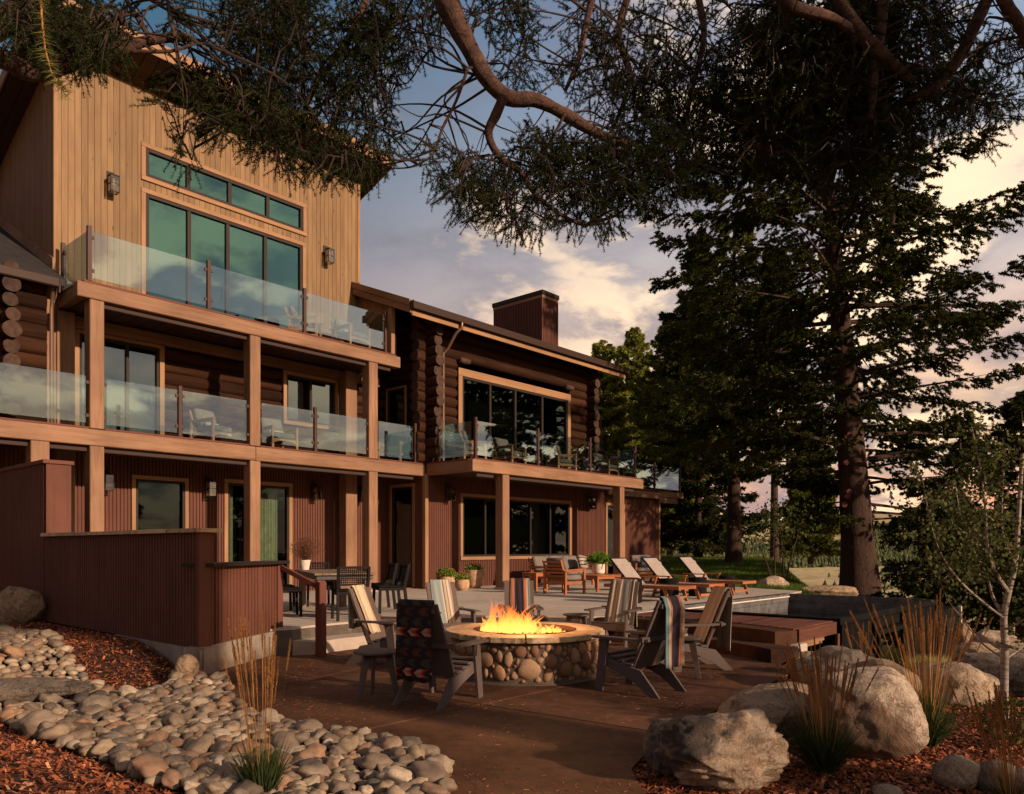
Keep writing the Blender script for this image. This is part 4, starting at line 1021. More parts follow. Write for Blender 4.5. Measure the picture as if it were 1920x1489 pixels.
# ================================================================== fire pit
FC = at(984, HV, 9.24); FX, FY = FC.x, FC.y
fp_ = thing('fire_pit', 'round cobblestone fire pit with a tan sandstone cap on the brown terrace', 'fire pit', (FX, FY, 0))
RP = .865
mb = MB(); mb.lathe([(RP, 0), (RP, .465), (.60, .465), (.60, .30), (0.001, .30)], 72, (FX, FY, 0), cap=False); mb.lathe([(RP+.03, 0), (RP+.03, .012), (RP, .014)], 72, (FX, FY, 0), cap=False); mb.build('mortar_drum', M['mortar'], fp_, smooth=True)
def rockmesh(name, seed, sub=2, rough=.22, m_=None, freq=1.1, flat=False):
    bm = bmesh.new(); bmesh.ops.create_icosphere(bm, subdivisions=sub, radius=1.0); o_ = Vector((seed*7.3, seed*3.1, seed*1.7))
    for v in bm.verts:
        d_ = v.co.normalized(); r_ = 1+rough*mnoise.noise(d_*freq+o_)+rough*.4*mnoise.noise(d_*freq*2.7+o_)
        v.co = d_*r_
    me = bpy.data.meshes.new(name); bm.to_mesh(me); bm.free(); me.materials.append(m_)
    me.polygons.foreach_set('use_smooth', [True]*len(me.polygons)); return me
pm = [rockmesh('cobble', i, 2, .30, M['pitrock']) for i in range(7)]
rr = random.Random(21); pl_ = []
camang = atan2(-FY, -FX)
for (na, nb_, lo, hi) in ((700, 0, .088, .125), (900, 0, .058, .085), (4000, 0, .036, .055), (4000, 0, .022, .032)):
    for _ in range(na):
        b_ = rr.uniform(lo, hi); a_ = b_*rr.uniform(.55, 1.25); th_ = rr.uniform(-2.0, 2.0); s_ = th_*RP
        z_ = rr.uniform(.02+b_, .455-b_*.95) if b_ < .2 else .2
        if lo > .08: z_ = rr.uniform(.02+b_, .30)
        if all(((s_-p[0])/(a_+p[2]+.006))**2+((z_-p[1])/(b_+p[3]+.004))**2 > .84 for p in pl_): pl_.append((s_, z_, a_, b_))
for (s_, z_, a_, b_) in pl_:
    th_ = camang+s_/RP; o = bpy.data.objects.new('cobble', rr.choice(pm)); COL.objects.link(o); o.parent = fp_
    o.location = (RP*cos(th_)*.995, RP*sin(th_)*.995, z_); o.scale = (min(.05, .35*a_+.018), a_, b_); o.rotation_euler = (rr.uniform(-.35, .35), 0, th_)
# cap stones
k = 0; a0 = 0.1; rr = random.Random(5)
while a0 < 2*pi+.1-.05:
    da = min(rr.uniform(.52, .85), 2*pi+.1-a0)
    if 2*pi+.1-a0-da < .3: da = 2*pi+.1-a0
    n_ = 9; o_ = [(FX+(.945+rr.uniform(-.014, .012))*cos(a), FY+(.945+rr.uniform(-.014, .012))*sin(a)) for a in [a0+.006+(da-.012)*i/n_ for i in range(n_+1)]]
    i_ = [(FX+.615*cos(a), FY+.615*sin(a)) for a in [a0+.008+(da-.016)*i/n_ for i in range(n_+1)]]
    z1 = .528+rr.uniform(-.004, .004); mb = MB(); pts = o_+i_[::-1]
    m_ = len(pts); c2 = Vector((sum(p[0] for p in pts)/m_, sum(p[1] for p in pts)/m_))
    def sh(p, f): q = Vector(p); return tuple(c2+(q-c2)*f)
    lv = [(.985, .468), (1.0, .482), (.997, .505), (1.003, z1-.010), (.985, z1)]
    vs = [(*sh(p, f), z) for f, z in lv for p in pts]
    fs = [(j*m_+i, j*m_+(i+1) % m_, (j+1)*m_+(i+1) % m_, (j+1)*m_+i) for j in range(len(lv)-1) for i in range(m_)]+[tuple(range(m_-1, -1, -1)), tuple((len(lv)-1)*m_+i for i in range(m_))]
    mb.add(vs, fs); mb.build('cap_stone', M['capstone'], fp_); a0 += da
mb = MB(); mb.lathe([(.905, .466), (.905, .478), (.63, .478)], 60, (FX, FY, 0), cap=False); mb.build('cap_bed', M['mortar'], fp_)
mb = MB(); mb.lathe([(.60, .50), (.615, .532), (.60, .536), (.585, .50), (.585, .44), (.001, .44)], 60, (FX, FY, 0), cap=False); mb.build('steel_bowl', M['brownmetal'], fp_, smooth=True)
def scatter_rocks(name, items, m_, parent=None, sub=1, seed=0, smooth=True):
    """items: (x,y,z,sx,sy,sz,rotz,tilt) joined in one mesh"""
    bm = bmesh.new(); bmesh.ops.create_icosphere(bm, subdivisions=sub, radius=1.0); bm.verts.ensure_lookup_table()
    base = np.array([v.co[:] for v in bm.verts]); faces = np.array([[v.index for v in f.verts] for f in bm.faces]); bm.free()
    rng = np.random.default_rng(seed); Vs = []; Fs = []; n_ = 0
    ks = rng.normal(size=(8, 3, 3))*1.0; ph = rng.uniform(0, 6, size=(8, 3))
    for j, it in enumerate(items):
        q = j % 8; b_ = base*(1+.09*sum(np.sin(base@ks[q, i]*1.4+ph[q, i]) for i in range(3)))[:, None]
        b_ = b_*np.array(it[3:6]); a_ = it[7]; Rx = np.array([[1, 0, 0], [0, cos(a_), -sin(a_)], [0, sin(a_), cos(a_)]]); a_ = it[6]; Rz = np.array([[cos(a_), -sin(a_), 0], [sin(a_), cos(a_), 0], [0, 0, 1]])
        b_ = b_@Rx.T@Rz.T+np.array(it[:3]); Vs.append(b_); Fs.append(faces+n_); n_ += len(base)
    o = npmesh(name, np.concatenate(Vs), np.concatenate(Fs), m_, parent, smooth=smooth); return o
rng = random.Random(8); it = []
for _ in range(620):
    r_ = .57*sqrt(rng.random()); a_ = rng.uniform(0, 2*pi); s_ = rng.uniform(.012, .030); it.append((r_*cos(a_), r_*sin(a_), .455+rng.uniform(0, .03), s_, s_*rng.uniform(.7, 1), s_*.8, rng.uniform(0, 6), rng.uniform(0, 3)))
tag(scatter_rocks('lava_rock', it, M['lava'], fp_, 1, 3, False), kind='stuff')
# flames
fm = bpy.data.materials.new('flame'); fm.use_nodes = True; n = NT(fm.node_tree)
co = n.n('TexCoord').outputs['Object']; z = n.n('SeparateXYZ', i0=co).outputs['Z']
mpn = n.n('Mapping', Vector=co); mpn.inputs['Scale'].default_value = (9, 9, 4)
nz = n.n('TexNoise', Vector=mpn, Scale=2.2, Detail=5.0, Roughness=.6, Distortion=1.2)
lw = n.n('LayerWeight', Blend=.35)
hgt = n.math('ADD', n.mr(z, 0, .40), n.math('MULTIPLY', n.math('SUBTRACT', nz.outputs[0], .5), .5))
colr = n.ramp(hgt, [(0, (1, .50, .10)), (.25, (1, .42, .07)), (.55, (1, .22, .03)), (1, (.85, .09, .01))])
facing = n.math('SUBTRACT', 1.0, lw.outputs['Facing'])
alpha = n.math('MULTIPLY', n.math('POWER', facing, 1.1), n.mr(hgt, .2, 1.0, .50, .14), True)
alpha = n.math('MULTIPLY', alpha, n.mr(nz.outputs[0], .36, .52, .25, 1.0), True)
em = n.n('Emission', Color=colr, Strength=2.0); tr = n.n('BsdfTransparent')
n.n('OutputMaterial', Surface=n.n('MixShader', i0=alpha, i1=tr, i2=em))
rr = random.Random(17); mb = MB()
def tongue(mb, x, y, h, r, lean, seed, z0=0.0):
    m_, k_ = 11, 8; pts = []; rad = []
    for i in range(m_):
        s_ = i/(m_-1); wob = .14*h*s_*sin(s_*6+seed)
        pts.append(Vector((x+ST*(lean*h*s_*s_+wob), y-CT*(lean*h*s_*s_+wob), z0+h*s_))); rad.append(max(.0012, r*(sin(pi*min(1, .16+s_*.84))**.9)*(1-s_*.62)*(1+.30*sin(s_*13+seed*2))))
    mb.tube(pts, rad, k_, caps=False)
fire = thing('fire', 'orange and yellow gas flames leaping from the lava rock in the stone fire pit', 'fire', (FX, FY, .47))
def lat(l, d_=0.0): return (FX+ST*l+CT*d_, FY-CT*l+ST*d_)
for i in range(84):
    l = rr.uniform(-.50, .46); d_ = rr.uniform(-.16, .16)
    env = .10+.22*math.exp(-((l+.30)/.15)**2)+.17*math.exp(-((l+.02)/.16)**2)+.05*rr.random()
    if l > .15: env *= .75
    mb = MB(); x, y = lat(l, d_); tongue(mb, x, y, env*rr.uniform(.5, 1.2), rr.uniform(.026, .050), rr.uniform(-.25, .40), rr.uniform(0, 9), .462); mb.build('flame', fm, fire, smooth=True, recalc=False)
for (l, h, r_, ln) in ((-.44, .24, .024, .1), (-.36, .46, .036, -.3), (-.40, .38, .04, .1), (-.28, .34, .04, .3), (-.02, .26, .026, -.2), (.02, .20, .03, .5), (.11, .21, .02, .35), (-.12, .24, .03, .35)):
    mb = MB(); x, y = lat(l); tongue(mb, x, y, h, r_, ln, l*9, .48); mb.build('flame', fm, fire, smooth=True, recalc=False)
ld = bpy.data.lights.new('fire_light', 'POINT'); ld.energy = 110; ld.color = (1, .42, .12); ld.shadow_soft_size = .22
lo = bpy.data.objects.new('fire_light', ld); COL.objects.link(lo); lo.location = (FX, FY, .74)

# ================================================================== lounge chairs round the fire
def make_chair(m_):
    t = thing('adirondack_chair', '', 'chair', group='modern slatted chairs circling the fire pit')
    th = .028
    for s_ in (-1, 1):
        x = s_*.25
        mb = MB(); mb.prism([(-.30, .385), (-.30, .275), (-.03, .185), (.10, .125), (.285, 0), (.40, 0), (.385, .02), (.175, .255), (.0, .29)], 'x', x-th/2, x+th/2); mb.build('side_rail', m_, t, local=True)
        x = s_*.28
        mb = MB(); mb.prism([(-.375, 0), (-.285, 0), (-.20, .553), (-.315, .553)], 'x', x-th/2, x+th/2); mb.build('front_leg', m_, t, local=True)
        x = s_*.305; mb = MB(); mb.prism([(x-s_*.05, -.37), (x+s_*.055, -.37), (x+s_*.045, .05), (x+s_*-.01, .29), (x-s_*.05, .29)], 'z', .556, .580); mb.build('armrest', m_, t, local=True)
        mb = MB(); mb.prism([(-.22, .53), (-.22, .43), (-.29, .552), (-.08, .552)], 'x', min(s_*.295, s_*.312), max(s_*.295, s_*.312)); mb.build('arm_bracket', m_, t, local=True)
    for i in range(4):
        y0 = -.325+i*.102; z0 = .388-.030*i; mb = MB(); mb.bar((-.265, y0+.047, z0+.004), (.265, y0+.047, z0+.004), .094, .022, b=.004); o = mb.build('seat_slat', m_, t, local=True)
    mb = MB(); mb.bbox(-.262, .262, -.322, -.302, .28, .378, .004); mb.build('apron', m_, t, local=True)
    # back boards
    def bp(f): return Vector((0, .06+.31*f, .26+.71*f))
    for (a, b, ta, tb) in ((-.238, -.122, -.232, -.119), (-.119, .119, -.116, .116), (.122, .238, .119, .232)):
        n_ = Vector((0, -.71, .31)).normalized()*.013; p, q = bp(0), bp(1); vs = []
        for s_ in (-1, 1):
            for (x, c_) in ((a, p), (b, p), (tb, q), (ta, q)): vs.append((x, c_.y+n_.y*s_, c_.z+n_.z*s_))
        mb = MB(); mb.add(vs, [(0, 1, 2, 3), (7, 6, 5, 4), (0, 4, 5, 1), (1, 5, 6, 2), (2, 6, 7, 3), (3, 7, 4, 0)]); mb.build('back_board', m_, t, local=True)
    for f in (.44, .92):
        c_ = bp(f); mb = MB(); mb.bar((-.33 if f < .5 else -.20, c_.y+.034, c_.z-.0), (.33 if f < .5 else .20, c_.y+.034, c_.z), .032, .05); mb.build('back_brace', m_, t, local=True)
    return t
def throw(m_, label, x0, x1, front, back, seed=0, name='throw_blanket', bulk=.012):
    """cloth folded over the top of a chair back (chair-local coordinates)"""
    def bp(f): return Vector((0, .06+.31*f, .26+.71*f))
    nrm_ = Vector((0, -.71, .31)).normalized(); path = []
    nf = 14
    for i in range(nf+1): f = front+(1.0-front)*i/nf; path.append(bp(f)+nrm_*(bulk+.012))
    path.append(bp(1)+Vector((0, -.002, .026+bulk))); path.append(bp(1)+Vector((0, .03, .010+bulk)))
    top = bp(1)+Vector((0, .045, -.02)); zb = .97-back
    for i in range(1, 13): s_ = i/12; path.append(Vector((0, top.y+.02*(1-s_)-.035*s_*0, top.z*(1-s_)+zb*s_)))
    m2 = len(path); k_ = 26; vs = []
    for i, p in enumerate(path):
        fall = abs(i-nf)/nf
        for j in range(k_+1):
            s_ = j/k_; w_ = .007*sin(s_*21+seed+i*.12)+.006*sin(s_*9+seed*2)
            hang = .02*fall*fall*sin(s_*6.5+seed*3) if i > nf else 0
            xx = x0+(x1-x0)*s_; xx = (x0+x1)/2+(xx-(x0+x1)/2)*(1+.03*sin(i*.5+seed))
            dirv = nrm_ if i <= nf else Vector((0, 1, 0)); q = p+dirv*(w_+hang); vs.append((xx, q.y, q.z+.006*sin(s_*14+seed)*(1 if i in (0, m2-1) else 0)))
    mb = MB(); w2 = k_+1; mb.add(vs, [(i*w2+j, i*w2+j+1, (i+1)*w2+j+1, (i+1)*w2+j) for i in range(m2-1) for j in range(k_)])
    o = mb.build(name, m_, None, smooth=True, local=True); md = o.modifiers.new('thickness', 'SOLIDIFY'); md.thickness = .008; md.offset = 0
    tag(o, label, 'throw blanket', 'throws over the chair backs'); return o
creamm = stripes('cream_streaked_throw', [(0, (.46, .38, .26)), (.12, (.55, .47, .34)), (.3, (.32, .24, .15)), (.36, (.56, .49, .36)), (.62, (.50, .42, .28)), (.7, (.36, .29, .19)), (.76, (.58, .50, .37)), (1, (.5, .42, .3))], 2.6, 0, extra='LINEAR')
navy = [(0, (.10, .17, .16)), (.07, (.20, .26, .24)), (.13, (.34, .15, .06)), (.17, (.30, .035, .03)), (.19, (.38, .17, .07)), (.22, (.22, .03, .03)), (.245, (.34, .15, .07)), (.29, (.018, .015, .030)), (.70, (.34, .15, .07)), (.735, (.26, .03, .03)), (.76, (.36, .17, .08)), (.79, (.26, .03, .03)), (.815, (.40, .22, .11)), (.86, (.34, .33, .28)), (.90, (.13, .22, .23)), (1, (.06, .11, .12))]
navym = stripes('navy_striped_throw', navy, 2.85, 0)
bluegrey = stripes('blue_grey_striped_throw', [(0, (.22, .27, .27)), (.46, (.24, .29, .28)), (.5, (.46, .39, .29)), (.55, (.17, .12, .10)), (.60, (.52, .45, .34)), (.68, (.25, .18, .15)), (.72, (.50, .43, .33)), (.82, (.30, .24, .2)), (.9, (.48, .41, .32))], 2.6, 0)
greys = stripes('grey_serape_throw', [(0, (.20, .15, .13)), (.1, (.50, .44, .34)), (.16, (.24, .17, .14)), (.24, (.42, .33, .26)), (.34, (.18, .13, .11)), (.40, (.50, .42, .30)), (.45, (.15, .16, .15)), (.74, (.40, .38, .31)), (.80, (.14, .11, .10)), (.90, (.48, .42, .33))], 2.4, 0)
tan_ = stripes('taupe_throw', [(0, (.30, .24, .19)), (.3, (.22, .17, .14)), (.5, (.33, .27, .21)), (.7, (.24, .19, .15)), (1, (.40, .34, .26))], 2.6, 0, extra='LINEAR')
def geo(n, co):
    s = n.n('SeparateXYZ', i0=co); x = s.outputs[0]; z = s.outputs[2]
    row = n.math('MULTIPLY', z, 10.5); fr = n.math('FRACT', row); idx = n.math('FLOOR', row)
    tri = n.math('ABSOLUTE', n.math('SUBTRACT', fr, .5))
    sh = n.math('FRACT', n.math('ADD', n.math('MULTIPLY', x, 6.3), n.math('ADD', n.math('MULTIPLY', tri, .75), n.math('MULTIPLY', idx, .37))))
    arrow = n.math('MULTIPLY', n.mr(sh, .42, .50, 0, 1), n.mr(tri, .36, .42, 1, 0))
    kind = n.math('FRACT', n.math('MULTIPLY', idx, .2501))      # every fourth row is the red one
    isred = n.mr(kind, .70, .74, 0, 1); iso = n.mr(n.math('FRACT', n.math('MULTIPLY', idx, .5001)), .2, .3, 0, 1)
    nz = n.n('TexNoise', Vector=co, Scale=14.0, Detail=5.0)
    motif = n.mix(isred, n.mix(iso, (.055, .045, .030), (.085, .030, .018)), n.mix(n.mr(sh, .55, .95), (.36, .045, .022), (.50, .34, .22)))
    a = n.mix(arrow, n.mix(isred, (.022, .017, .019), (.030, .014, .014)), motif)
    edge = n.math('MULTIPLY', isred, n.math('MULTIPLY', n.mr(sh, .36, .40, 0, 1), n.mr(sh, .42, .46, 1, 0)))
    a = n.mix(edge, a, (.30, .04, .025)); w2 = n.n('TexNoise', Vector=co, Scale=260.0, Detail=2.0)
    return n.mix(n.mr(nz.outputs[0], .40, .62, 0, .55), a, (.024, .017, .018)), w2.outputs[0]
geom = mat('dark_geometric_throw', build=geo, rough=.95, spec=.08, bump=(250, .3))
cA = make_chair(M['composite']); cB = None
cfg = [
 (672, 10.1, .0, 'composite', 'taupe slatted chair with a cream streaked throw, left of the fire beside the handrail', (creamm, 'cream streaked woven throw over the chair left of the fire', -.15, .11, .18, .52), 1),
 (781, 7.25, .0, 'composite', 'taupe slatted chair seen from behind with a dark red-and-black patterned throw', (geom, 'dark throw with red and grey arrow pattern over the near left chair back', -.19, .19, .55, .72), 2),
 (825, 11.8, .0, 'composite', 'taupe slatted chair behind the left of the fire with blue-grey striped throw', (bluegrey, 'blue-grey and cream striped throw over the chair in front of the clay pots', -.17, .15, .05, .5), 3),
 (973, 12.35, .0, 'composite', 'taupe slatted chair straight behind the flames with a navy striped throw', (navym, 'navy throw edged with orange and teal stripes, directly behind the flames', -.14, .17, .05, .45), 4),
 (1172, 12.0, .0, 'composite', 'taupe slatted chair behind the right side of the fire under a grey and cream serape', (greys, 'grey, brown and cream striped throw on the chair before the loungers', -.20, .18, .0, .7), 5),
 (1352, 9.7, .0, 'composite', 'taupe slatted chair in side view at the right, nearest the curved steps', (tan_, 'taupe throw with pale reverse over the side-on chair near the curved steps', -.18, .18, .05, .75), 6),
 (1258, 7.85, .0, 'charcoal', 'near right chair seen from behind in deep shade with a navy striped throw', (navym, 'navy throw with red, orange and teal stripes over the near right chair back', -.15, .18, .7, .68), 7)]
chairs = []
for i, (u, t_, dr, mm, lb, tw_, sd) in enumerate(cfg):
    if i == 0: c_ = cA
    elif mm == 'charcoal': c_ = make_chair(M['composite'])
    else: c_ = copy_tree(cA)
    p = at(u, HV, t_); f = Vector((FX-p.x, FY-p.y)).normalized(); o_ = Vector((p.x, p.y))+f*.37; rz = atan2(f.x, -f.y)+dr
    put(c_, (o_.x, o_.y, 0), rz, lb); th_ = throw(tw_[0], tw_[1], *tw_[2:], seed=sd); th_.location = (o_.x, o_.y, 0); th_.rotation_euler = (0, 0, rz)
def round_table(x, y, z, lb, r=.228, h=.47, rz=0):
    t = thing('side_table', lb, 'side table', (x, y, z), rz, 'round side tables between the chairs')
    mb = MB(); mb.lathe([(r-.006, h-.022), (r, h-.016), (r, h-.005), (r-.005, h)], 40); mb.build('table_top', M['composite'], t, smooth=True, local=True)
    for k in range(3):
        a = k*2*pi/3; R_ = Matrix.Rotation(a, 4, 'Z'); mb = MB(); mb.prism([(.09, h-.022), (.175, h-.022), (.235, 0), (.195, 0)], 'y', -.014, .014); mb.v = [tuple(R_ @ Vector(p)) for p in mb.v]; mb.build('leg', M['composite'], t, local=True)
        mb = MB(); mb.bar((0, 0, h-.05), tuple(R_ @ Vector((.16, 0, h-.05))), .028, .05); mb.build('brace', M['composite'], t, local=True)
p = at(706, HV, 7.72); round_table(p.x, p.y, 0, 'round three-legged side table left of the chair with the dark patterned throw', rz=1.1)
p = at(1083, HV, 12.0); round_table(p.x, p.y, 0, 'round side table behind the right rim of the fire pit', rz=.4)
p = at(1275, HV, 8.9); round_table(p.x, p.y, 0, 'round side table between the two right-hand chairs, holding a small dish', rz=.9)
mb = MB(); mb.lathe([(.03, 0), (.05, .01), (.06, .035), (.055, .035), (.045, .012)], 20, (p.x+.03, p.y-.02, .472)); tag(mb.build('dish', M['terracotta'], smooth=True), 'small brown dish on the side table between the right-hand chairs', 'dish')

# ================================================================== terrace furniture
def armchair(label, group, w=.72, seats=1, tk='teakz', tx='teak', cush='greycloth', name='armchair', cat='armchair', pillow=False, slats=True):
    t = thing(name, label, cat, group=group); hw = w/2; d_ = .36
    for sx in (-1, 1):
        x = sx*(hw-.03)
        mb = MB(); mb.bbox(x-.03, x+.03, -d_, -d_+.06, 0, .60, .006); mb.build('leg', M[tk], t, local=True)
        mb = MB(); mb.bbox(x-.03, x+.03, d_-.06, d_, 0, .56, .006); mb.build('leg', M[tk], t, local=True)
        mb = MB(); mb.bar((x, -d_-.02, .615), (x, d_+.06, .585), .075, .026, b=.005); mb.build('armrest', M[tx], t, local=True)
        mb = MB(); mb.bbox(x-.012, x+.012, -d_+.06, d_-.06, .24, .32, .004); mb.bbox(x-.012, x+.012, -d_+.06, d_-.06, .54, .585, .004); mb.build('side_rail', M[tx], t, local=True)
        mb = MB(); mb.bar((sx*(hw-.08), .24, .30), (sx*(hw-.08), .44, .84), .035, .05, b=.005); mb.build('back_post', M[tk], t, local=True)
    pr = [(-hw+.06, .235), (hw-.06, .235), (hw-.06, .32), (-hw+.06, .32)]
    mb = MB(); mb.prism([(-hw+.06, .32), (-hw+.06, .22), (-hw*.5, .26), (0, .275), (hw*.5, .26), (hw-.06, .22), (hw-.06, .32)], 'y', -d_+.012, -d_+.04); mb.build('front_apron', M[tx], t, local=True)
    mb = MB(); mb.bbox(-hw+.06, hw-.06, d_-.04, d_-.015, .24, .33, .004); mb.build('rear_apron', M[tx], t, local=True)
    if slats:
        for i in range(6):
            f = .10+.16*i; mb = MB(); mb.bar((-hw+.08, .24+.2*f+.012, .30+.54*f), (hw-.08, .24+.2*f+.012, .30+.54*f), .016, .05); mb.build('back_slat', M[tx], t, local=True)
    cw = (w-.14)/seats
    for s_ in range(seats):
        x0 = -hw+.07+s_*cw
        mb = MB(); mb.bbox(x0+.004, x0+cw-.004, -d_+.0, .25, .335, .47, .035); mb.build('seat_cushion', M[cush], t, smooth=True, local=True)
        Mx = Matrix.Translation((0, .235, .45)) @ Matrix.Rotation(-.36, 4, 'X'); mb = MB(); mb.bbox(x0+.006, x0+cw-.006, -.14, -.01, 0, .44, .045, Mx); mb.build('back_cushion', M[cush], t, smooth=True, local=True)
    if pillow:
        Mx = Matrix.Translation((0, .02, .475)) @ Matrix.Rotation(-.5, 4, 'X'); mb = MB(); mb.bbox(-.20, .20, -.05, .03, 0, .10, .03, Mx); mb.build('lumbar_roll', M['cream'], t, smooth=True, local=True)
    return t
ac = armchair('', 'grey-cushioned armchairs on the balconies', tk='teakpale', tx='teakpale', pillow=True)
first = True
for (u, Y, z, f, lb) in (
 (572, 16.75, 6.61, (.75, -.7), 'grey-cushioned teak armchair on the upper balcony, angled towards its neighbour'),
 (658, 16.55, 6.61, (.1, -1), 'grey-cushioned teak armchair at the right end of the upper balcony'),
 (400, 16.9, 3.80, (.3, -1), 'grey armchair on the middle balcony behind the glass left of the second timber post'),
 (520, 16.8, 3.80, (0, -1), 'grey armchair on the middle balcony below the two-pane log-wall window'),
 (740, 16.75, 3.80, (-.9, -.4), 'shadowed armchair on the middle balcony beside the log corner'),
 (880, 15.15, 3.82, (.95, -.3), 'orange-teak armchair at the left end of the corner balcony, seen from its side'),
 (955, 15.0, 3.82, (.1, -1), 'grey armchair facing out in the middle of the corner balcony, cream roll on its seat'),
 (1052, 15.1, 3.82, (.95, -.3), 'side-on teak armchair under the right half of the picture window'),
 (1134, 15.0, 3.82, (.1, -1), 'grey armchair at the far right end of the corner balcony beside the metal drum')):
    c_ = ac if first else copy_tree(ac); first = False
    fv = Vector(f).normalized(); put(c_, (XY(u, Y), Y, z), atan2(fv.x, -fv.y), lb)
def drum(x, y, z, lb, r=.17, h=.46, name='drum_stool', m_='drum', cat='stool', grp=None):
    t = MB(); t.lathe([(r*.9, 0), (r, .012), (r, h-.04), (r*1.03, h-.03), (r*1.03, h), (r*.9, h)], 36)
    o = t.build(name, M[m_], smooth=True, local=True); o.location = (x, y, z); tag(o, lb, cat, grp); return o
drum(XY(1096, 15.2), 15.2, 3.82, 'dark metal drum table between the two right armchairs on the corner balcony', .19, .48, 'drum_table', 'drum', 'side table')
def place(t, x, y, f, lb=None, z=.36):
    fv = Vector(f).normalized(); put(t, (x, y, z), atan2(fv.x, -fv.y), lb)
a1 = armchair('teak slatted-back armchair with grey cushions, its back to the fire circle', None, w=.78); place(a1, 15.17, 11.72, (1, -.12))
sf = armchair('three-seat teak sofa with grey cushions against the wall under the wide window', None, w=2.25, seats=3, name='sofa', cat='sofa'); place(sf, 18.35, 14.25, (0, -1))
a2 = armchair('far grey-cushioned armchair by the plain red wall behind the loungers', None, w=.85); place(a2, 22.5, 14.0, (-.6, -.8))
stp = stripes('black_and_cream_pillow', [(0, (.42, .36, .28)), (.2, (.03, .025, .025)), (.28, (.42, .36, .28)), (.45, (.03, .025, .025)), (.52, (.42, .36, .28)), (.7, (.03, .025, .025)), (.78, (.42, .36, .28))], 2.2, 2)
mb = MB(); mb.bbox(-.24, .24, -.07, .07, -.2, .2, .06); o = mb.build('pillow', stp, smooth=True, local=True); o.location = (19.12, 14.05, 1.07); o.rotation_euler = (-.3, .1, .15); tag(o, 'black-and-cream striped pillow at the right end of the sofa', 'pillow')
mb = MB(); mb.bbox(-.2, .2, -.06, .06, -.18, .18, .055); o = mb.build('pillow', M['blueish'], smooth=True, local=True); o.location = (22.4, 13.85, 1.03); o.rotation_euler = (-.3, .1, -.6); tag(o, 'navy patterned pillow on the far armchair by the plain red wall', 'pillow')
def teaktable(name, lb, x, y, w, d_, h, rz=0, z=.36, cat='table'):
    t = thing(name, lb, cat, (x, y, z), rz)
    n_ = max(3, int(w/.11))
    for i in range(n_):
        a = -w/2+w*i/n_; mb = MB(); mb.bbox(a+.003, a+w/n_-.003, -d_/2, d_/2, h-.025, h, .004); mb.build('top_slat', M['teak'], t, local=True)
    for sx in (-1, 1):
        for sy in (-1, 1): x_, y_ = sx*(w/2-.035), sy*(d_/2-.035); mb = MB(); mb.bbox(x_-.03, x_+.03, y_-.03, y_+.03, 0, h-.027, .005); mb.build('leg', M['teakz'], t, local=True)
    mb = MB()
    for s_ in (-1, 1): mb.bbox(-w/2+.07, w/2-.07, s_*(d_/2-.035)-.012, s_*(d_/2-.035)+.012, h-.10, h-.027, .004); mb.bbox(s_*(w/2-.035)-.012, s_*(w/2-.035)+.012, -d_/2+.07, d_/2-.07, h-.10, h-.027, .004)
    mb.build('apron', M['teak'], t, local=True); return t
teaktable('coffee_table', 'low square teak coffee table carrying a white pot of ferns', 16.95, 12.0, 1.25, 1.1, .42, -.08, cat='coffee table')
teaktable('end_table', 'small teak end table left of the slatted armchair', 15.75, 13.15, .5, .5, .48, 0, cat='end table')
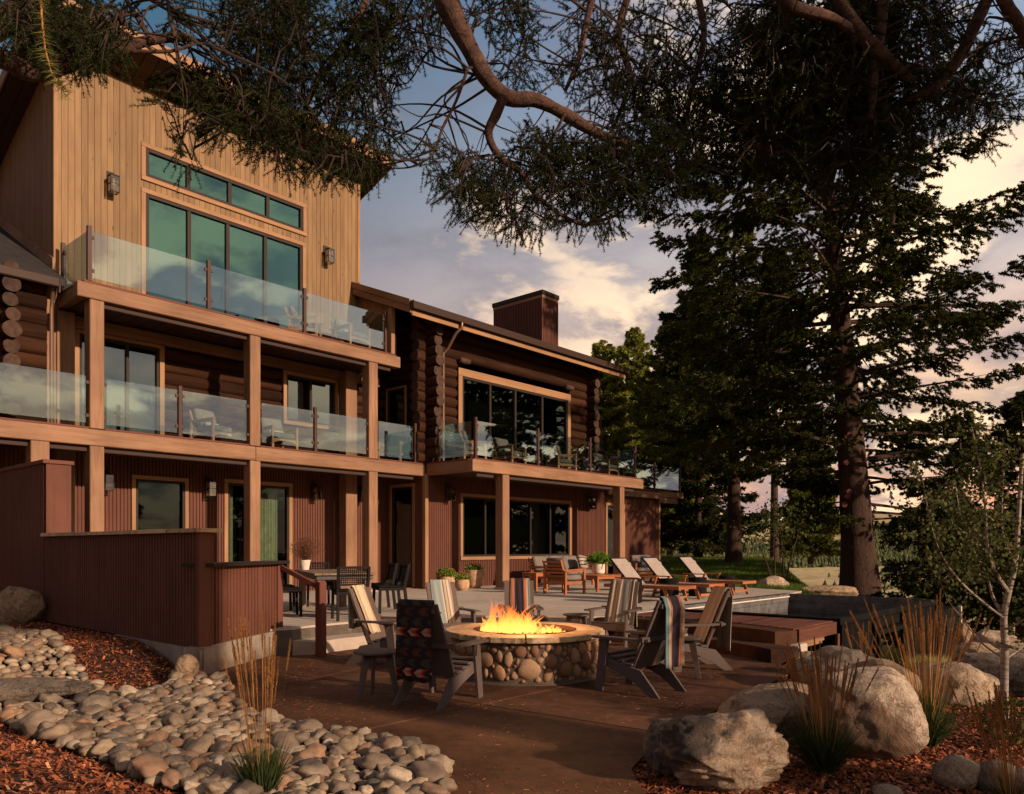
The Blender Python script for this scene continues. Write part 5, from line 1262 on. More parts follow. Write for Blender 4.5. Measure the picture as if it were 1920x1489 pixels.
# loungers
def lounger():
    t = thing('sun_lounger', '', 'sun lounger', group='teak sun loungers by the pool')
    for s_ in (-1, 1):
        x = s_*.31
        mb = MB(); mb.bbox(x-.017, x+.017, -1.0, .95, .27, .345, .005); mb.build('side_rail', M['teak'], t, local=True)
        for (y0, dy) in ((-.66, -.10), (.36, .10)):
            mb = MB(); mb.prism([(y0-.045, .27), (y0+.045, .27), (y0+dy+.03, 0), (y0+dy-.03, 0)], 'x', x+s_*.018, x+s_*.05); mb.build('leg', M['teakz'], t, local=True)
        mb = MB(); mb.bbox(x+s_*.03-.035, x+s_*.03+.035, -.02, .62, .475, .50, .005); mb.bbox(x+s_*.03-.018, x+s_*.03+.018, .34, .40, .30, .475, .004); mb.prism([(.0, .475), (.05, .475), (.10, .30), (.05, .30)], 'x', x+s_*.02, x+s_*.05); mb.build('armrest', M['teak'], t, local=True)
    for y0, z0, z1 in ((-.76, .07, .12), (.46, .07, .12), (-.985, .275, .34), (.935, .275, .34)): mb = MB(); mb.bbox(-.30, .30, y0-.015, y0+.015, z0, z1, .004); mb.build('cross_bar', M['teak'], t, local=True)
    mb = MB(); vs = []; k_ = 14
    for i in range(k_+1):
        y = -.97+1.25*i/k_; z = .345-.02*sin(pi*i/k_)
        for x in (-.285, .285): vs.append((x, y, z))
    mb.add(vs, [(2*i, 2*i+1, 2*i+3, 2*i+2) for i in range(k_)]); mb.v += [(x, y, z-.006) for x, y, z in mb.v[:]]; o_ = len(vs); mb.f += [tuple(j+o_ for j in f[::-1]) for f in mb.f[:]]; mb.m += [0]*k_
    mb.build('seat_sling', M['sling'], t, smooth=True, local=True)
    p0, p1 = Vector((0, .26, .345)), Vector((0, .80, .90)); mb = MB(); nb_ = Vector((0, -.55, .54)).normalized()
    mb.bar((0, p0.y, p0.z), (0, p1.y, p1.z), .56, .012, up=nb_); mb.build('back_sling', M['sling'], t, local=True)
    mb = MB(); q0 = p0+(p1-p0)*.72; q1 = p0+(p1-p0)*.82; mb.bar(q0+nb_*.012, q1+nb_*.012, .56, .03, up=nb_, b=.008); mb.build('head_pad', M['sling'], t, local=True)
    mb = MB()
    for s_ in (-1, 1): mb.bar((s_*.29, p0.y, p0.z), (s_*.29, p1.y, p1.z), .03, .035, up=nb_)
    mb.bar((-.29, p1.y, p1.z), (.29, p1.y, p1.z), .03, .03); mb.bar((0, .60, .66), (0, .78, .33), .03, .03); mb.build('back_frame', M['blackmetal'], t, local=True)
    return t
l0 = lounger(); fl = (-.06, -1)
for i, (x, y, lb) in enumerate(((14.47, 8.9, 'teak sun lounger with raised grey sling back, nearest the fire circle'), (15.79, 8.9, 'middle teak sun lounger of the row by the pool'), (17.67, 9.0, 'farthest teak sun lounger, closest to the grass bank'))):
    place(l0 if i == 0 else copy_tree(l0), x, y, fl, lb)
for (u, v, lb) in ((1255, 1121, 'black drum stool beside the nearest lounger'), (1308, 1117.5, 'black drum stool between the first and second loungers'), (1362, 1111.5, 'black drum stool beside the farthest lounger')):
    p = onZ(u, v, .36); drum(p.x, p.y, .36, lb, .21, .44, m_='rope', grp='black drum stools by the loungers')
p = onZ(1183, 1130, .36); drum(p.x, p.y, .36, 'black drum stool half hidden behind the serape-draped chair', .23, .50, m_='rope', grp='black drum stools by the loungers')
# dining set
TA = Vector((.43, .90)).normalized(); TB = Vector((TA.y, -TA.x)); TC0 = Vector((7.18, 10.62)); trz = atan2(-TA.x, TA.y)
tcn_ = TC0+TA*1.22+TB*.5
dt = thing('dining_table', 'long dark dining table on slab legs beyond the bar wall', 'dining table', (tcn_.x, tcn_.y, .36), trz)
for i in range(8): mb = MB(); mb.bbox(-.5+i*.125+.002, -.5+(i+1)*.125-.002, -1.22, 1.22, .69, .722, .004); mb.build('top_board', M['greytable'], dt, local=True)
mb = MB(); mb.bbox(-.46, .46, -1.17, 1.17, .615, .688, .005); mb.build('apron', M['charcoal'], dt, local=True)
for x in (-.44, .32):
    for y in (-1.14, 1.0): mb = MB(); mb.bbox(x, x+.12, y, y+.14, 0, .614, .006); mb.build('leg', M['greytable'], dt, local=True)
def ropechair():
    t = thing('dining_chair', '', 'dining chair', group='black woven-rope dining chairs')
    for sx in (-1, 1):
        mb = MB(); mb.bar((sx*.24, -.22, 0), (sx*.23, -.21, .45), .04, .045); mb.build('leg', M['blackmetal'], t, local=True)
        mb = MB(); mb.bar((sx*.24, .27, 0), (sx*.23, .22, .45), .04, .05); mb.bar((sx*.23, .22, .45), (sx*.24, .30, .84), .04, .05); mb.build('leg', M['blackmetal'], t, local=True)
    mb = MB(); mb.bbox(-.25, .25, -.24, .24, .40, .45, .008); mb.build('seat_frame', M['blackmetal'], t, local=True)
    mb = MB(); mb.bbox(-.24, .24, -.23, .22, .452, .48, .012); mb.build('seat', M['rope'], t, local=True)
    mb = MB(); mb.bar((-.24, .30, .83), (.24, .30, .83), .04, .04); mb.bar((-.24, .25, .56), (.24, .25, .56), .03, .03); mb.build('back_frame', M['blackmetal'], t, local=True)
    mb = MB()
    for i in range(14): x = -.21+i*.0325; mb.bar((x, .253, .57), (x, .297, .82), .012, .012)
    for i in range(7): f = .1+i*.13; mb.bar((-.22, .253+.044*f, .57+.25*f), (.22, .253+.044*f, .57+.25*f), .010, .012)
    mb.build('woven_back', M['rope'], t, local=True); return t
r0 = ropechair()
for i, (al, bl, f, lb) in enumerate(((-.36, .5, TA, 'black woven-back dining chair seen from behind at the near head of the table'), (.62, -.38, TB, 'black dining chair on the left side of the table just behind the handrail'),
    (1.5, -.38, TB, 'black dining chair on the far left side of the table, mostly behind the bar counter'), (.65, 1.38, -TB, 'black dining chair on the right side of the table, nearer one'), (1.5, 1.38, -TB, 'black dining chair on the right side of the table, nearer the entry door'), (2.8, .5, -TA, 'black dining chair at the far head of the table by the red wall'))):
    p = TC0+TA*al+TB*bl; place(r0 if i == 0 else copy_tree(r0), p.x, p.y, f, lb)

# ================================================================== foliage helpers
NR = np.random.default_rng(12)
def sprays(P, D, L, n, nl, wd, flat=.5, fwd=.7, rng=None):
    """needle or leaf triangles along twigs: P,D (m,3); L twig length (scalar or m)"""
    rng = rng or NR; P = np.asarray(P, float); D = np.asarray(D, float); m_ = len(P)
    D = D/np.maximum(1e-6, np.linalg.norm(D, axis=1, keepdims=True)); L = np.broadcast_to(np.asarray(L, float), (m_,))
    u = rng.uniform(.02, 1, (m_, n, 1)); base = P[:, None]+D[:, None]*L[:, None, None]*u
    R_ = rng.normal(size=(m_, n, 3)); R_[..., 2] *= flat; R_ -= D[:, None]*np.sum(R_*D[:, None], 2, keepdims=True); R_ /= np.maximum(1e-6, np.linalg.norm(R_, axis=2, keepdims=True))
    d = D[:, None]*fwd+R_; d /= np.linalg.norm(d, axis=2, keepdims=True)
    wv = np.cross(d, rng.normal(size=(m_, n, 3))); wv /= np.maximum(1e-6, np.linalg.norm(wv, axis=2, keepdims=True))
    s = rng.uniform(.7, 1.25, (m_, n, 1))
    tip = base+d*nl*s; a = base-wv*wd*.5; b = base+wv*wd*.5
    V = np.stack([a, b, tip], 2).reshape(-1, 3); F = np.arange(len(V)).reshape(-1, 3); return V, F
def leaves(P, size, rng, droop=.3):
    m_ = len(P); d = rng.normal(size=(m_, 3)); d[:, 2] -= droop; d /= np.linalg.norm(d, axis=1, keepdims=True); w_ = np.cross(d, rng.normal(size=(m_, 3))); w_ /= np.linalg.norm(w_, axis=1, keepdims=True)
    s = size*rng.uniform(.6, 1.2, (m_, 1)); V = np.stack([P, P+d*s*.5-w_*s*.38, P+d*s*1.1, P+d*s*.5+w_*s*.38], 1).reshape(-1, 3); return V, np.arange(len(V)).reshape(-1, 4)
def cat2(lst):
    o = 0; Vs = []; Fs = []
    for V, F in lst: Vs.append(V); Fs.append(F+o); o += len(V)
    return np.concatenate(Vs), np.concatenate(Fs)

# potted plants
def pot(x, y, z, lb, prof, m_, plant, name='planter', n_=28):
    t = thing(name, lb, 'potted plant', (x, y, z)); mb = MB(); mb.lathe(prof, n_); mb.build('pot', M[m_], t, smooth=True, local=True); h = max(p[1] for p in prof)
    mb = MB(); r_ = prof[-1][0]; mb.lathe([(r_*.98, h-.03), (.001, h-.02)], n_, cap=False); mb.build('soil', M['soil'], t, local=True)
    rng = np.random.default_rng(int(x*100)); kind, R_, Hh, cnt = plant
    if kind == 'fern':
        P = []; D = []
        for i in range(cnt):
            a = rng.uniform(0, 2*pi); e = rng.uniform(.2, 1.4); d0 = np.array([cos(a)*cos(e), sin(a)*cos(e), sin(e)])
            for k in range(5): f = (k+1)/5; P.append(np.array([0, 0, h])+d0*R_*f+np.array([0, 0, -.12*f*f*R_*2])); D.append(d0+np.array([0, 0, -.5*f]))
        V, F = sprays(np.array(P), np.array(D), .10, 16, .05, .014, 1.0, .5, rng); npmesh('foliage', V, F, M['fern'], t)
    elif kind == 'flowers':
        c_ = rng.normal(size=(cnt, 3)); c_ /= np.linalg.norm(c_, axis=1, keepdims=True); c_[:, 2] = abs(c_[:, 2]); P = c_*rng.uniform(.3, 1, (cnt, 1))*np.array([R_, R_, Hh])+np.array([0, 0, h]); V, F = leaves(P, .045, rng); npmesh('foliage', V, F, M['fern'], t)
        q = P[rng.integers(0, cnt, 46)]+np.array([0, 0, .03]); V, F = leaves(np.repeat(q, 5, 0)+rng.normal(size=(230, 3))*.008, .028, rng, -.3); npmesh('flowers', V, F, M['petal'], t)
    else:
        P = np.zeros((cnt, 3))+np.array([0, 0, h]); a = rng.uniform(0, 2*pi, cnt); e = rng.uniform(.35, 1.5, cnt); D = np.stack([np.cos(a)*np.cos(e), np.sin(a)*np.cos(e), np.sin(e)], 1); Vs = []
        V, F = sprays(P, D, R_, 26, .05, .006, 1, .8, rng); npmesh('foliage', V, F, M['potgrass'], t)
    return t
pot(onZ(838, 1103, .36).x, onZ(838, 1103, .36).y, .36, 'tan clay pot of pink flowers, left of the trio by the red wall', [(.16, 0), (.21, .06), (.23, .22), (.235, .33), (.215, .33)], 'terracotta', ('flowers', .30, .28, 900))
pot(onZ(867, 1107, .36).x, onZ(867, 1107, .36).y, .36, 'small round tan clay pot in front of the trio by the red wall', [(.12, 0), (.18, .07), (.195, .17), (.18, .29), (.16, .29)], 'terracotta', ('flowers', .24, .2, 600))
pot(15.55, 15.2, .36, 'tallest tan clay pot with grey-green leaves, back right of the trio', [(.16, 0), (.22, .1), (.26, .45), (.27, .52), (.25, .52)], 'terracotta', ('flowers', .28, .22, 700))
pot(17.55, 12.35, .78, 'white pot of bright green ferns on the coffee table', [(.13, 0), (.16, .03), (.165, .27), (.15, .27)], 'whitepot', ('fern', .34, .3, 70))
P_ = TC0+TA*1.95+TB*.12; pot(P_.x, P_.y, 1.082, 'cream pot of wispy purple fountain grass on the dining table', [(.055, 0), (.07, .01), (.105, .19), (.10, .19)], 'whitepot', ('grass', .42, .3, 150))

# ================================================================== rock bed, mulch, boulders
def inpoly(x, y, P):
    c = False; j = len(P)-1
    for i in range(len(P)):
        if (P[i][1] > y) != (P[j][1] > y) and x < (P[j][0]-P[i][0])*(y-P[i][1])/(P[j][1]-P[i][1])+P[i][0]: c = not c
        j = i
    return c
def gp(u, v, z=.12): p = onZ(u, v, z); return (p.x, p.y)
BED = [gp(-60, 1165, .33), gp(60, 1190, .33), gp(110, 1212, .30), gp(165, 1240, .25), (gp(235, 1272, .2)), gp(300, 1258, .2), (4.30, 8.95), (4.30, 8.7)]+[(p[0]-.02, p[1]) for p in EDGE[1:11]]+[(2.9, 2.95), gp(560, 1500), gp(420, 1489), gp(300, 1462), gp(190, 1420), gp(90, 1385), gp(0, 1335), gp(-80, 1300)]
rb = thing_ = None
mb = MB(); 
bedm = MB()
bs = tag(grid(0.6, 4.6, 2.4, 13.5, .12, lambda x, y: H(x, y)-.02 if inpoly(x, y, BED) else H(x, y)-.3, 'rock_bed', M['soil']), kind='structure')
class Hash:
    def __init__(s, c): s.c = c; s.d = {}
    def ok(s, x, y, r, k):
        i, j = int(x/s.c), int(y/s.c)
        for a in range(i-1, i+2):
            for b in range(j-1, j+2):
                for (p, q, t) in s.d.get((a, b), ()):
                    if (p-x)**2+(q-y)**2 < (k*(r+t))**2: return False
        s.d.setdefault((i, j), []).append((x, y, r)); return True
rr = random.Random(31); hs = Hash(.26); rocks = []
xs_ = [p[0] for p in BED]; ys_ = [p[1] for p in BED]
for (cnt, lo, hi) in ((26, .10, .12), (420, .070, .092), (9000, .044, .066), (22000, .028, .042)):
    for _ in range(cnt):
        x, y = rr.uniform(.8, 4.4), rr.uniform(2.6, 13.4); r = rr.uniform(lo, hi)
        if not inpoly(x, y, BED): continue
        if hs.ok(x, y, r, .80): rocks.append((x, y, r))
def pxsize(x, y, r):
    t = x*CT+y*ST; k = (x*ST-y*CT)/t; return (r/t if -.70 < k < .3 else 0)
rocks.sort(key=lambda q: -pxsize(*q))
rmesh = [rockmesh('river_stone', 40+i, 3, .40, M['river'], 1.35) for i in range(12)]
for (x, y, r) in rocks[:296]:
    o = bpy.data.objects.new('river_stone', rr.choice(rmesh)); COL.objects.link(o); o.parent = bs
    fl_ = rr.uniform(.52, .75); o.location = (x, y, H(x, y)+r*fl_*.75+rr.uniform(0, .03)); o.scale = (r*rr.uniform(1.0, 1.35), r*rr.uniform(.85, 1.1), r*fl_*1.15); o.rotation_euler = (rr.uniform(-.4, .4), rr.uniform(-.4, .4), rr.uniform(0, 6.3))
it = [(x, y, H(x, y)+r*.45+rr.uniform(0, .02), r*rr.uniform(1.05, 1.45), r*rr.uniform(.8, 1.05), r*rr.uniform(.55, .75), rr.uniform(0, 6.3), rr.uniform(-.4, .4)) for (x, y, r) in rocks[296:]]
for _ in range(2600):      # small fill underneath
    x, y = rr.uniform(.8, 4.4), rr.uniform(2.6, 13.4)
    if inpoly(x, y, BED): r = rr.uniform(.03, .06); it.append((x, y, H(x, y)+.005, r*1.2, r, r*.7, rr.uniform(0, 6), 0))
tag(scatter_rocks('river_gravel', it, M['river'], bs, 2, 9), kind='stuff')

def boulder(lb, u, v, t, w, d_, h, seed, m_='granite', facet=0, rz=0, rough=.30, sink=.25, z=None, freq=.9, name='boulder', grp='granite boulders edging the terrace', flat=0, chisel=.0):
    """w wide, d deep, h high above ground"""
    p = at(u, HV, t); bm = bmesh.new(); bmesh.ops.create_icosphere(bm, subdivisions=5 if w > .6 else 4, radius=1.0); o_ = Vector((seed*5.7, seed*2.3, seed*9.1))
    rq = random.Random(seed); planes = []
    for _ in range(9):
        q = Vector((rq.gauss(0, 1), rq.gauss(0, 1), rq.gauss(0, .8))).normalized(); planes.append((q, rq.uniform(.80, .97)-facet))
    for vt in bm.verts:
        d = vt.co.normalized(); r = 1+rough*mnoise.noise(d*freq+o_)+rough*.35*mnoise.noise(d*freq*2.3+o_)
        c_ = d*r
        for q, k in planes:
            e = c_.dot(q)-k
            if e > 0: c_ -= q*e*.88
        c_ += d*(.045*mnoise.noise(c_*4+o_)+.028*mnoise.noise(c_*9+o_)+.014*mnoise.noise(c_*21+o_))
        if chisel: c_ += d*chisel*(abs(mnoise.noise(Vector((c_.x*2.2, c_.y*2.2, c_.z*7))+o_))-.25)
        vt.co = c_
    hh = h/(2-sink*1.0)*1.08
    for vt in bm.verts: vt.co = Vector((vt.co.x*w/2, vt.co.y*d_/2, vt.co.z*hh))
    me = bpy.data.meshes.new(name); bm.to_mesh(me); bm.free(); me.materials.append(M[m_]); me.polygons.foreach_set('use_smooth', [True]*len(me.polygons))
    o = bpy.data.objects.new(name, me); COL.objects.link(o); zz = H(p.x, p.y) if z is None else z
    o.location = (p.x, p.y, zz+hh*(1-sink)-.03); o.rotation_euler = (0, 0, TH-pi/2+rz); tag(o, lb, 'boulder', grp); return o
boulder('large front boulder with a dark split top and pale tan face, at the bottom edge', 1352, 0, 5.0, .84, .80, .46, 3, 'granite_split', .16, .2, .36, .22, chisel=.20)
boulder('dark fissured slab leaning on the left flank of the front boulder', 1262, 0, 5.3, .34, .46, .34, 8, 'granite_dark', 0, .5, .3, .25, chisel=.2)
boulder('largest pale round boulder behind the nearest tuft of reed grass on the right', 1625, 0, 5.75, .82, .76, .62, 5, 'granite_stained', .04, .1, .26, .2)
boulder('low smooth tan boulder between the front boulder and the terrace', 1462, 0, 6.45, 1.02, .8, .36, 6, 'granite_tan', 0, .1, .2, .3)
boulder('tan boulder just behind the largest pale boulder', 1648, 0, 6.95, .84, .7, .46, 9, 'granite_tan', 0, .3, .25, .25)
boulder('flat lichen-speckled boulder at the foot of the curved steps', 1572, 0, 8.2, 1.02, .9, .40, 12, 'granite_dark', 0, 0, .28, .3, chisel=.08)
boulder('small rusty tan boulder against the end of the lowest step', 1512, 0, 9.2, .44, .42, .34, 14, 'granite_tan', 0, 0, .3, .3)
boulder('pale flat rock beneath the corner of the timber deck', 1535, 0, 9.9, .55, .5, .30, 15, 'granite', 0, 0, .25, .3)
boulder('smooth grey boulder between the second tuft of reed grass and the birch', 1790, 0, 7.7, .80, .7, .42, 16, 'granite', 0, -.2, .24, .25, z=-.05)
boulder('wide rough dark boulder behind the birch trunk', 1890, 0, 8.5, 1.0, .8, .42, 18, 'granite_dark', 0, -.1, .26, .25, z=-.06, chisel=.08)
boulder('low tan boulder in the row behind the birch', 1838, 0, 10.2, .68, .6, .36, 20, 'granite_tan', 0, .2, .25, .25, z=-.12)
boulder('tilted grey boulder farthest back behind the birch', 1862, 0, 11.5, .78, .7, .46, 22, 'granite', 0, .3, .28, .25, z=-.16)
boulder('small rusty rock at the end of the pool cabinet', 1808, 0, 12.5, .26, .3, .34, 24, 'granite_tan', 0, 0, .3, .3, z=-.1)
boulder('rounded cobble at the bottom edge among the golden reed plumes', 1796, 0, 4.95, .29, .27, .19, 26, 'granite', 0, 0, .15, .3, name='stone', grp='stones in the lower right mulch')
boulder('grey stone at the bottom right below the reed grass', 1868, 0, 4.9, .30, .24, .16, 27, 'granite_dark', 0, 0, .15, .3, name='stone', grp='stones in the lower right mulch')
boulder('dark stone in the lower right corner', 1925, 0, 4.85, .26, .24, .12, 28, 'granite_dark', 0, 0, .15, .3, name='stone', grp='stones in the lower right mulch')
boulder('flat pale stone at the bottom edge right of the front boulder', 1665, 0, 4.75, .18, .2, .06, 29, 'granite', 0, 0, .15, .3, name='stone', grp='stones in the lower right mulch')
boulder('big tan boulder leaning on the tall end of the privacy wall', 36, 0, 12.3, .78, .6, .56, 31, 'granite_tan', 0, 0, .2, .25, z=.33)
boulder('round pinkish stone at the corner of the concrete footing', 350, 0, 8.75, .27, .26, .25, 33, 'granite_tan', 0, 0, .06, .2, z=.05, name='stone')
boulder('long layered slab lying in the river stones like a step', 40, 0, 7.35, 1.35, .55, .17, 35, 'granite_dark', 0, .15, .12, .35, z=.10, chisel=.05, name='stone_slab')
boulder('low buff rock ledge beyond the pool at the foot of the big conifer', 1556, 0, 20.9, 1.7, .8, .28, 37, 'granite_tan', 0, 0, .25, .35, z=.22)
boulder('pale rock set in the grass bank behind the loungers', 1452, 0, 22.3, .9, .7, .42, 39, 'granite', 0, 0, .25, .3, z=.25)

# bark mulch
def mulch(n_, region, seed, name, hfun):
    rng = np.random.default_rng(seed); X = []
    xs = rng.uniform(region[0], region[1], n_); ys = rng.uniform(region[2], region[3], n_); keep = [hfun(x, y) for x, y in zip(xs, ys)]
    P = np.array([(x, y, k) for x, y, k in zip(xs, ys, keep) if k is not None]); m_ = len(P)
    L = rng.uniform(.008, .034, (m_, 1)); w_ = L*rng.uniform(.16, .42, (m_, 1)); a = rng.uniform(0, 2*pi, m_); tl = rng.normal(0, .35, m_)
    d = np.stack([np.cos(a)*np.cos(tl), np.sin(a)*np.cos(tl), np.sin(tl)], 1); s = np.stack([-np.sin(a), np.cos(a), rng.normal(0, .45, m_)], 1)
    P[:, 2] += rng.uniform(0, .022, m_)
    V = np.stack([P-d*L-s*w_*.6, P-d*L*.8+s*w_, P+d*L+s*w_*.5, P+d*L*.9-s*w_], 1).reshape(-1, 3); F = np.arange(len(V)).reshape(-1, 4)
    return tag(npmesh(name, V, F, M['chip']), kind='stuff')
def vis(x, y):
    t = x*CT+y*ST; l = x*ST-y*CT
    return t > 3.2 and -.95 < l/t < 1.25
def hl(x, y):
    if not vis(x, y) or inpoly(x, y, BED): return None
    if x > 4.34 and y > 4: return None
    if inpoly(x, y, EDGE+EDGER): return None
    if x > 3.6 and y < 8.7: return None
    return H(x, y)-.035
mulch(115000, (-.5, 4.36, 2.2, 17), 5, 'bark_mulch', hl)
TERR = arc(3.36, -38, 104, 40)+[(5.6, 9.62), (4.9, 9.2)]+EDGE+EDGER
def hr(x, y):
    if not vis(x, y) or inpoly(x, y, TERR): return None
    if y > 4.1 and x < 18.5: return None
    if hypot(x-PC.x, y-PC.y) < 3.8 and y > 3.6: return None
    if rq2.random() > (6.5/max(5., x*CT+y*ST))**2: return None
    return H(x, y)-.035
rq2 = random.Random(2)
mulch(185000, (3.2, 13, -1.5, 4.1), 6, 'bark_mulch', hr)

# ================================================================== reed grass and shrubs
def reed(lb, x, y, z, hb, hp, nb_, ns, seed, lean=(0, 0), spread=.35, pl_len=.30):
    t = thing('reed_grass', lb, 'ornamental grass', (x, y, z), group='feather reed grass tufts'); rng = np.random.default_rng(seed)
    def strips(n_, Lr, e_lo, e_hi, w_, bend, seg=6):
        a = rng.uniform(0, 2*pi, n_); e = rng.uniform(e_lo, e_hi, n_); L = rng.uniform(*Lr, n_); r0_ = rng.uniform(0, .07, n_)
        base = np.stack([np.cos(a)*r0_, np.sin(a)*r0_, np.zeros(n_)], 1); d0 = np.stack([np.cos(a)*np.cos(e)+lean[0], np.sin(a)*np.cos(e)+lean[1], np.sin(e)], 1)
        side = np.stack([-np.sin(a+rng.normal(0, .8, n_)), np.cos(a), np.zeros(n_)], 1); pts = []
        bn = bend*rng.uniform(.3, 1.6, n_)
        for k in range(seg+1):
            f = k/seg; p = base+d0*(L*f)[:, None]; p[:, 2] -= bn*L*f*f; pts.append(p)
        return pts, side, L, w_
    pts, side, L, w_ = strips(nb_, (hb*.55, hb*1.15), (1.05 if spread < .3 else .75), 1.53, .0042, .30); seg = len(pts)-1; Vs = []
    V = np.stack([pts[k]+s_*side*w_*(1-(k/seg)**1.5*.92) for k in range(seg+1) for s_ in (-1, 1)], 1).reshape(-1, 3); m_ = 2*(seg+1)
    F = np.concatenate([np.stack([np.arange(nb_)*m_+2*k, np.arange(nb_)*m_+2*k+1, np.arange(nb_)*m_+2*k+3, np.arange(nb_)*m_+2*k+2], 1) for k in range(seg)])
    npmesh('blades', V, F, M['reed'], t)
    pts, side, L, w_ = strips(ns, (hp*.80, hp*1.05), 1.40 if spread < .3 else 1.12, 1.56, .0022, .05); seg = len(pts)-1
    V = np.stack([pts[k]+s_*side*w_ for k in range(seg+1) for s_ in (-1, 1)], 1).reshape(-1, 3); m_ = 2*(seg+1)
    F = np.concatenate([np.stack([np.arange(ns)*m_+2*k, np.arange(ns)*m_+2*k+1, np.arange(ns)*m_+2*k+3, np.arange(ns)*m_+2*k+2], 1) for k in range(seg)])
    npmesh('stalks', V, F, M['plume'], t)
    P = []; D = []
    for i in range(ns):
        pl = pl_len*rng.uniform(.7, 1.2)
        for k in range(16):
            f = 1-pl/L[i]*(1-k/16); q = f*seg; a_ = min(int(q), seg-1); p = pts[a_][i]*(1-(q-a_))+pts[a_+1][i]*(q-a_); d = pts[a_+1][i]-pts[a_][i]; P.append(p); D.append(d)
    V, F = sprays(np.array(P), np.array(D), pl_len/13, 22, .014, .0034, 1.0, 1.6, rng); npmesh('plumes', V, F, M['plume'], t)
    return t
def rp(u, t): p = at(u, HV, t); return p.x, p.y, H(p.x, p.y)-.02
reed('reed grass in front of the river stones with tall pale plumes', *rp(492, 4.62), .42, 1.12, 620, 26, 1, (-.02, .02), .2, .28)
reed('reed grass tuft in front of the largest pale boulder, orange plumes leaning left', *rp(1545, 5.25), .50, .90, 1000, 56, 2, (-.12, .02), .4, .22)
reed('tall reed grass between the two pale boulders, plumes fanning over the pool wall', *rp(1738, 5.95), .56, 1.18, 1000, 64, 3, (-.10, .03), .4, .26)
reed('thin reed stalks beside the steel pool wall', *rp(1622, 9.0), .35, .75, 120, 10, 4, (.03, .0), .4, .2)
reed('reed grass at the bottom right corner, plumes leaning left across the mulch', *rp(1892, 4.55), .25, .74, 160, 44, 5, (-.22, .05), .4, .22)
def shrub(lb, x, y, z, R_, h, n_, seed, m_='leaf', size=.03, name='shrub', cat='shrub', stems=9):
    t = thing(name, lb, cat, (x, y, z)); rng = np.random.default_rng(seed); mb = MB()
    for i in range(stems): a = rng.uniform(0, 2*pi); r = R_*.6*rng.uniform(.3, 1); mb.tube([(0, 0, 0), (r*.4*cos(a), r*.4*sin(a), h*.5), (r*cos(a), r*sin(a), h*.95)], [.006, .004, .002], 4)
    mb.build('stem', M['bark'], t, local=True)
    c_ = rng.normal(size=(n_, 3)); c_ /= np.linalg.norm(c_, axis=1, keepdims=True); P = c_*rng.uniform(.5, 1, (n_, 1))**.6*np.array([R_, R_, h*.5])+np.array([0, 0, h*.55]); V, F = leaves(P, size, rng); npmesh('foliage', V, F, M[m_], t); return t
x, y, z = rp(1893, 5.9); shrub('small dark green shrub at the foot of the birch', x, y, z, .26, .36, 900, 3, 'reed', .03)

# ================================================================== birch sapling
bt = thing('birch_tree', 'slim pale-barked birch with small dark green leaves at the right edge', 'tree', at(1884, HV, 6.75).to_tuple()[:2]+(-.05,))
def pth(pts, t0, t1=None):
    m_ = len(pts); return [at(u, v, t0+(0 if t1 is None else (t1-t0)*i/(m_-1))) for i, (u, v) in enumerate(pts)]
def smooth_path(P, n_=4):
    out = []
    for i in range(len(P)-1):
        a, b, c_, d = P[max(i-1, 0)], P[i], P[i+1], P[min(i+2, len(P)-1)]
        for k in range(n_): s = k/n_; out.append(.5*((2*b)+(c_-a)*s+(2*a-5*b+4*c_-d)*s*s+(3*b-a-3*c_+d)*s**3))
    return out+[P[-1]]
mb = MB()
tr_ = [(1884, 1372), (1883, 1300), (1884, 1210), (1882, 1160), (1890, 1115), (1903, 1060), (1908, 1000), (1912, 930), (1917, 850)]
pp = smooth_path(pth(tr_, 6.75)); mb.tube(pp, [.037-.022*i/(len(pp)-1) for i in range(len(pp))], 10)
brs = [([(1892, 1112), (1868, 1075), (1852, 1030), (1848, 960), (1838, 880), (1822, 800)], .018), ([(1882, 1155), (1862, 1120), (1850, 1080), (1820, 1020), (1800, 960), (1790, 900)], .016), ([(1884, 1160), (1850, 1135), (1800, 1090), (1765, 1040), (1745, 980), (1730, 900)], .013), ([(1882, 1235), (1840, 1205), (1800, 1155), (1775, 1120), (1755, 1070)], .009), ([(1890, 1180), (1915, 1165), (1950, 1140)], .012), ([(1888, 1235), (1915, 1215), (1950, 1190)], .009), ([(1905, 1060), (1880, 1000), (1880, 920), (1885, 840)], .012), ([(1835, 1030), (1810, 980), (1770, 930)], .007)]
bpts = []
for i, (q, r) in enumerate(brs):
    pp = smooth_path(pth(q, 6.75, 6.75+(.5 if i % 2 else -.4))); mb.tube(pp, [r*(1-.8*k/(len(pp)-1)) for k in range(len(pp))], 7); bpts += pp[2:]
off = rootloc(bt); mb.build('trunk', M['birch'], bt, smooth=True)
rng = np.random.default_rng(7); B = np.array([p[:] for p in bpts]); tw = MB(); P = []
for i in range(250):
    b = B[rng.integers(0, len(B))]
    if b[2] < 1.15: continue
    d = rng.normal(size=3); d[2] = d[2]*.5+.25; d /= np.linalg.norm(d); L = rng.uniform(.15, .42); e = b+d*L; tw.tube([b, b+d*L*.5+[0, 0, .02], e], [.0035, .0025, .0012], 4, False)
    for k in range(22): P.append(b+d*L*rng.uniform(.15, 1.05)+rng.normal(0, .035, 3))
tw.build('twigs', M['bark'], bt)
for (u, v) in ((1800, 1130), (1830, 1145), (1815, 1105), (1850, 1150), (1780, 1125), (1740, 1110), (1905, 1140), (1910, 1200)):
    c_ = np.array(at(u, v, 6.75)[:]); 
    for k in range(26): P.append(c_+rng.normal(0, .07, 3))
V, F = leaves(np.array(P), .038, rng, .6); npmesh('foliage', V-np.array(off[:]), F, M['leaf'], bt)
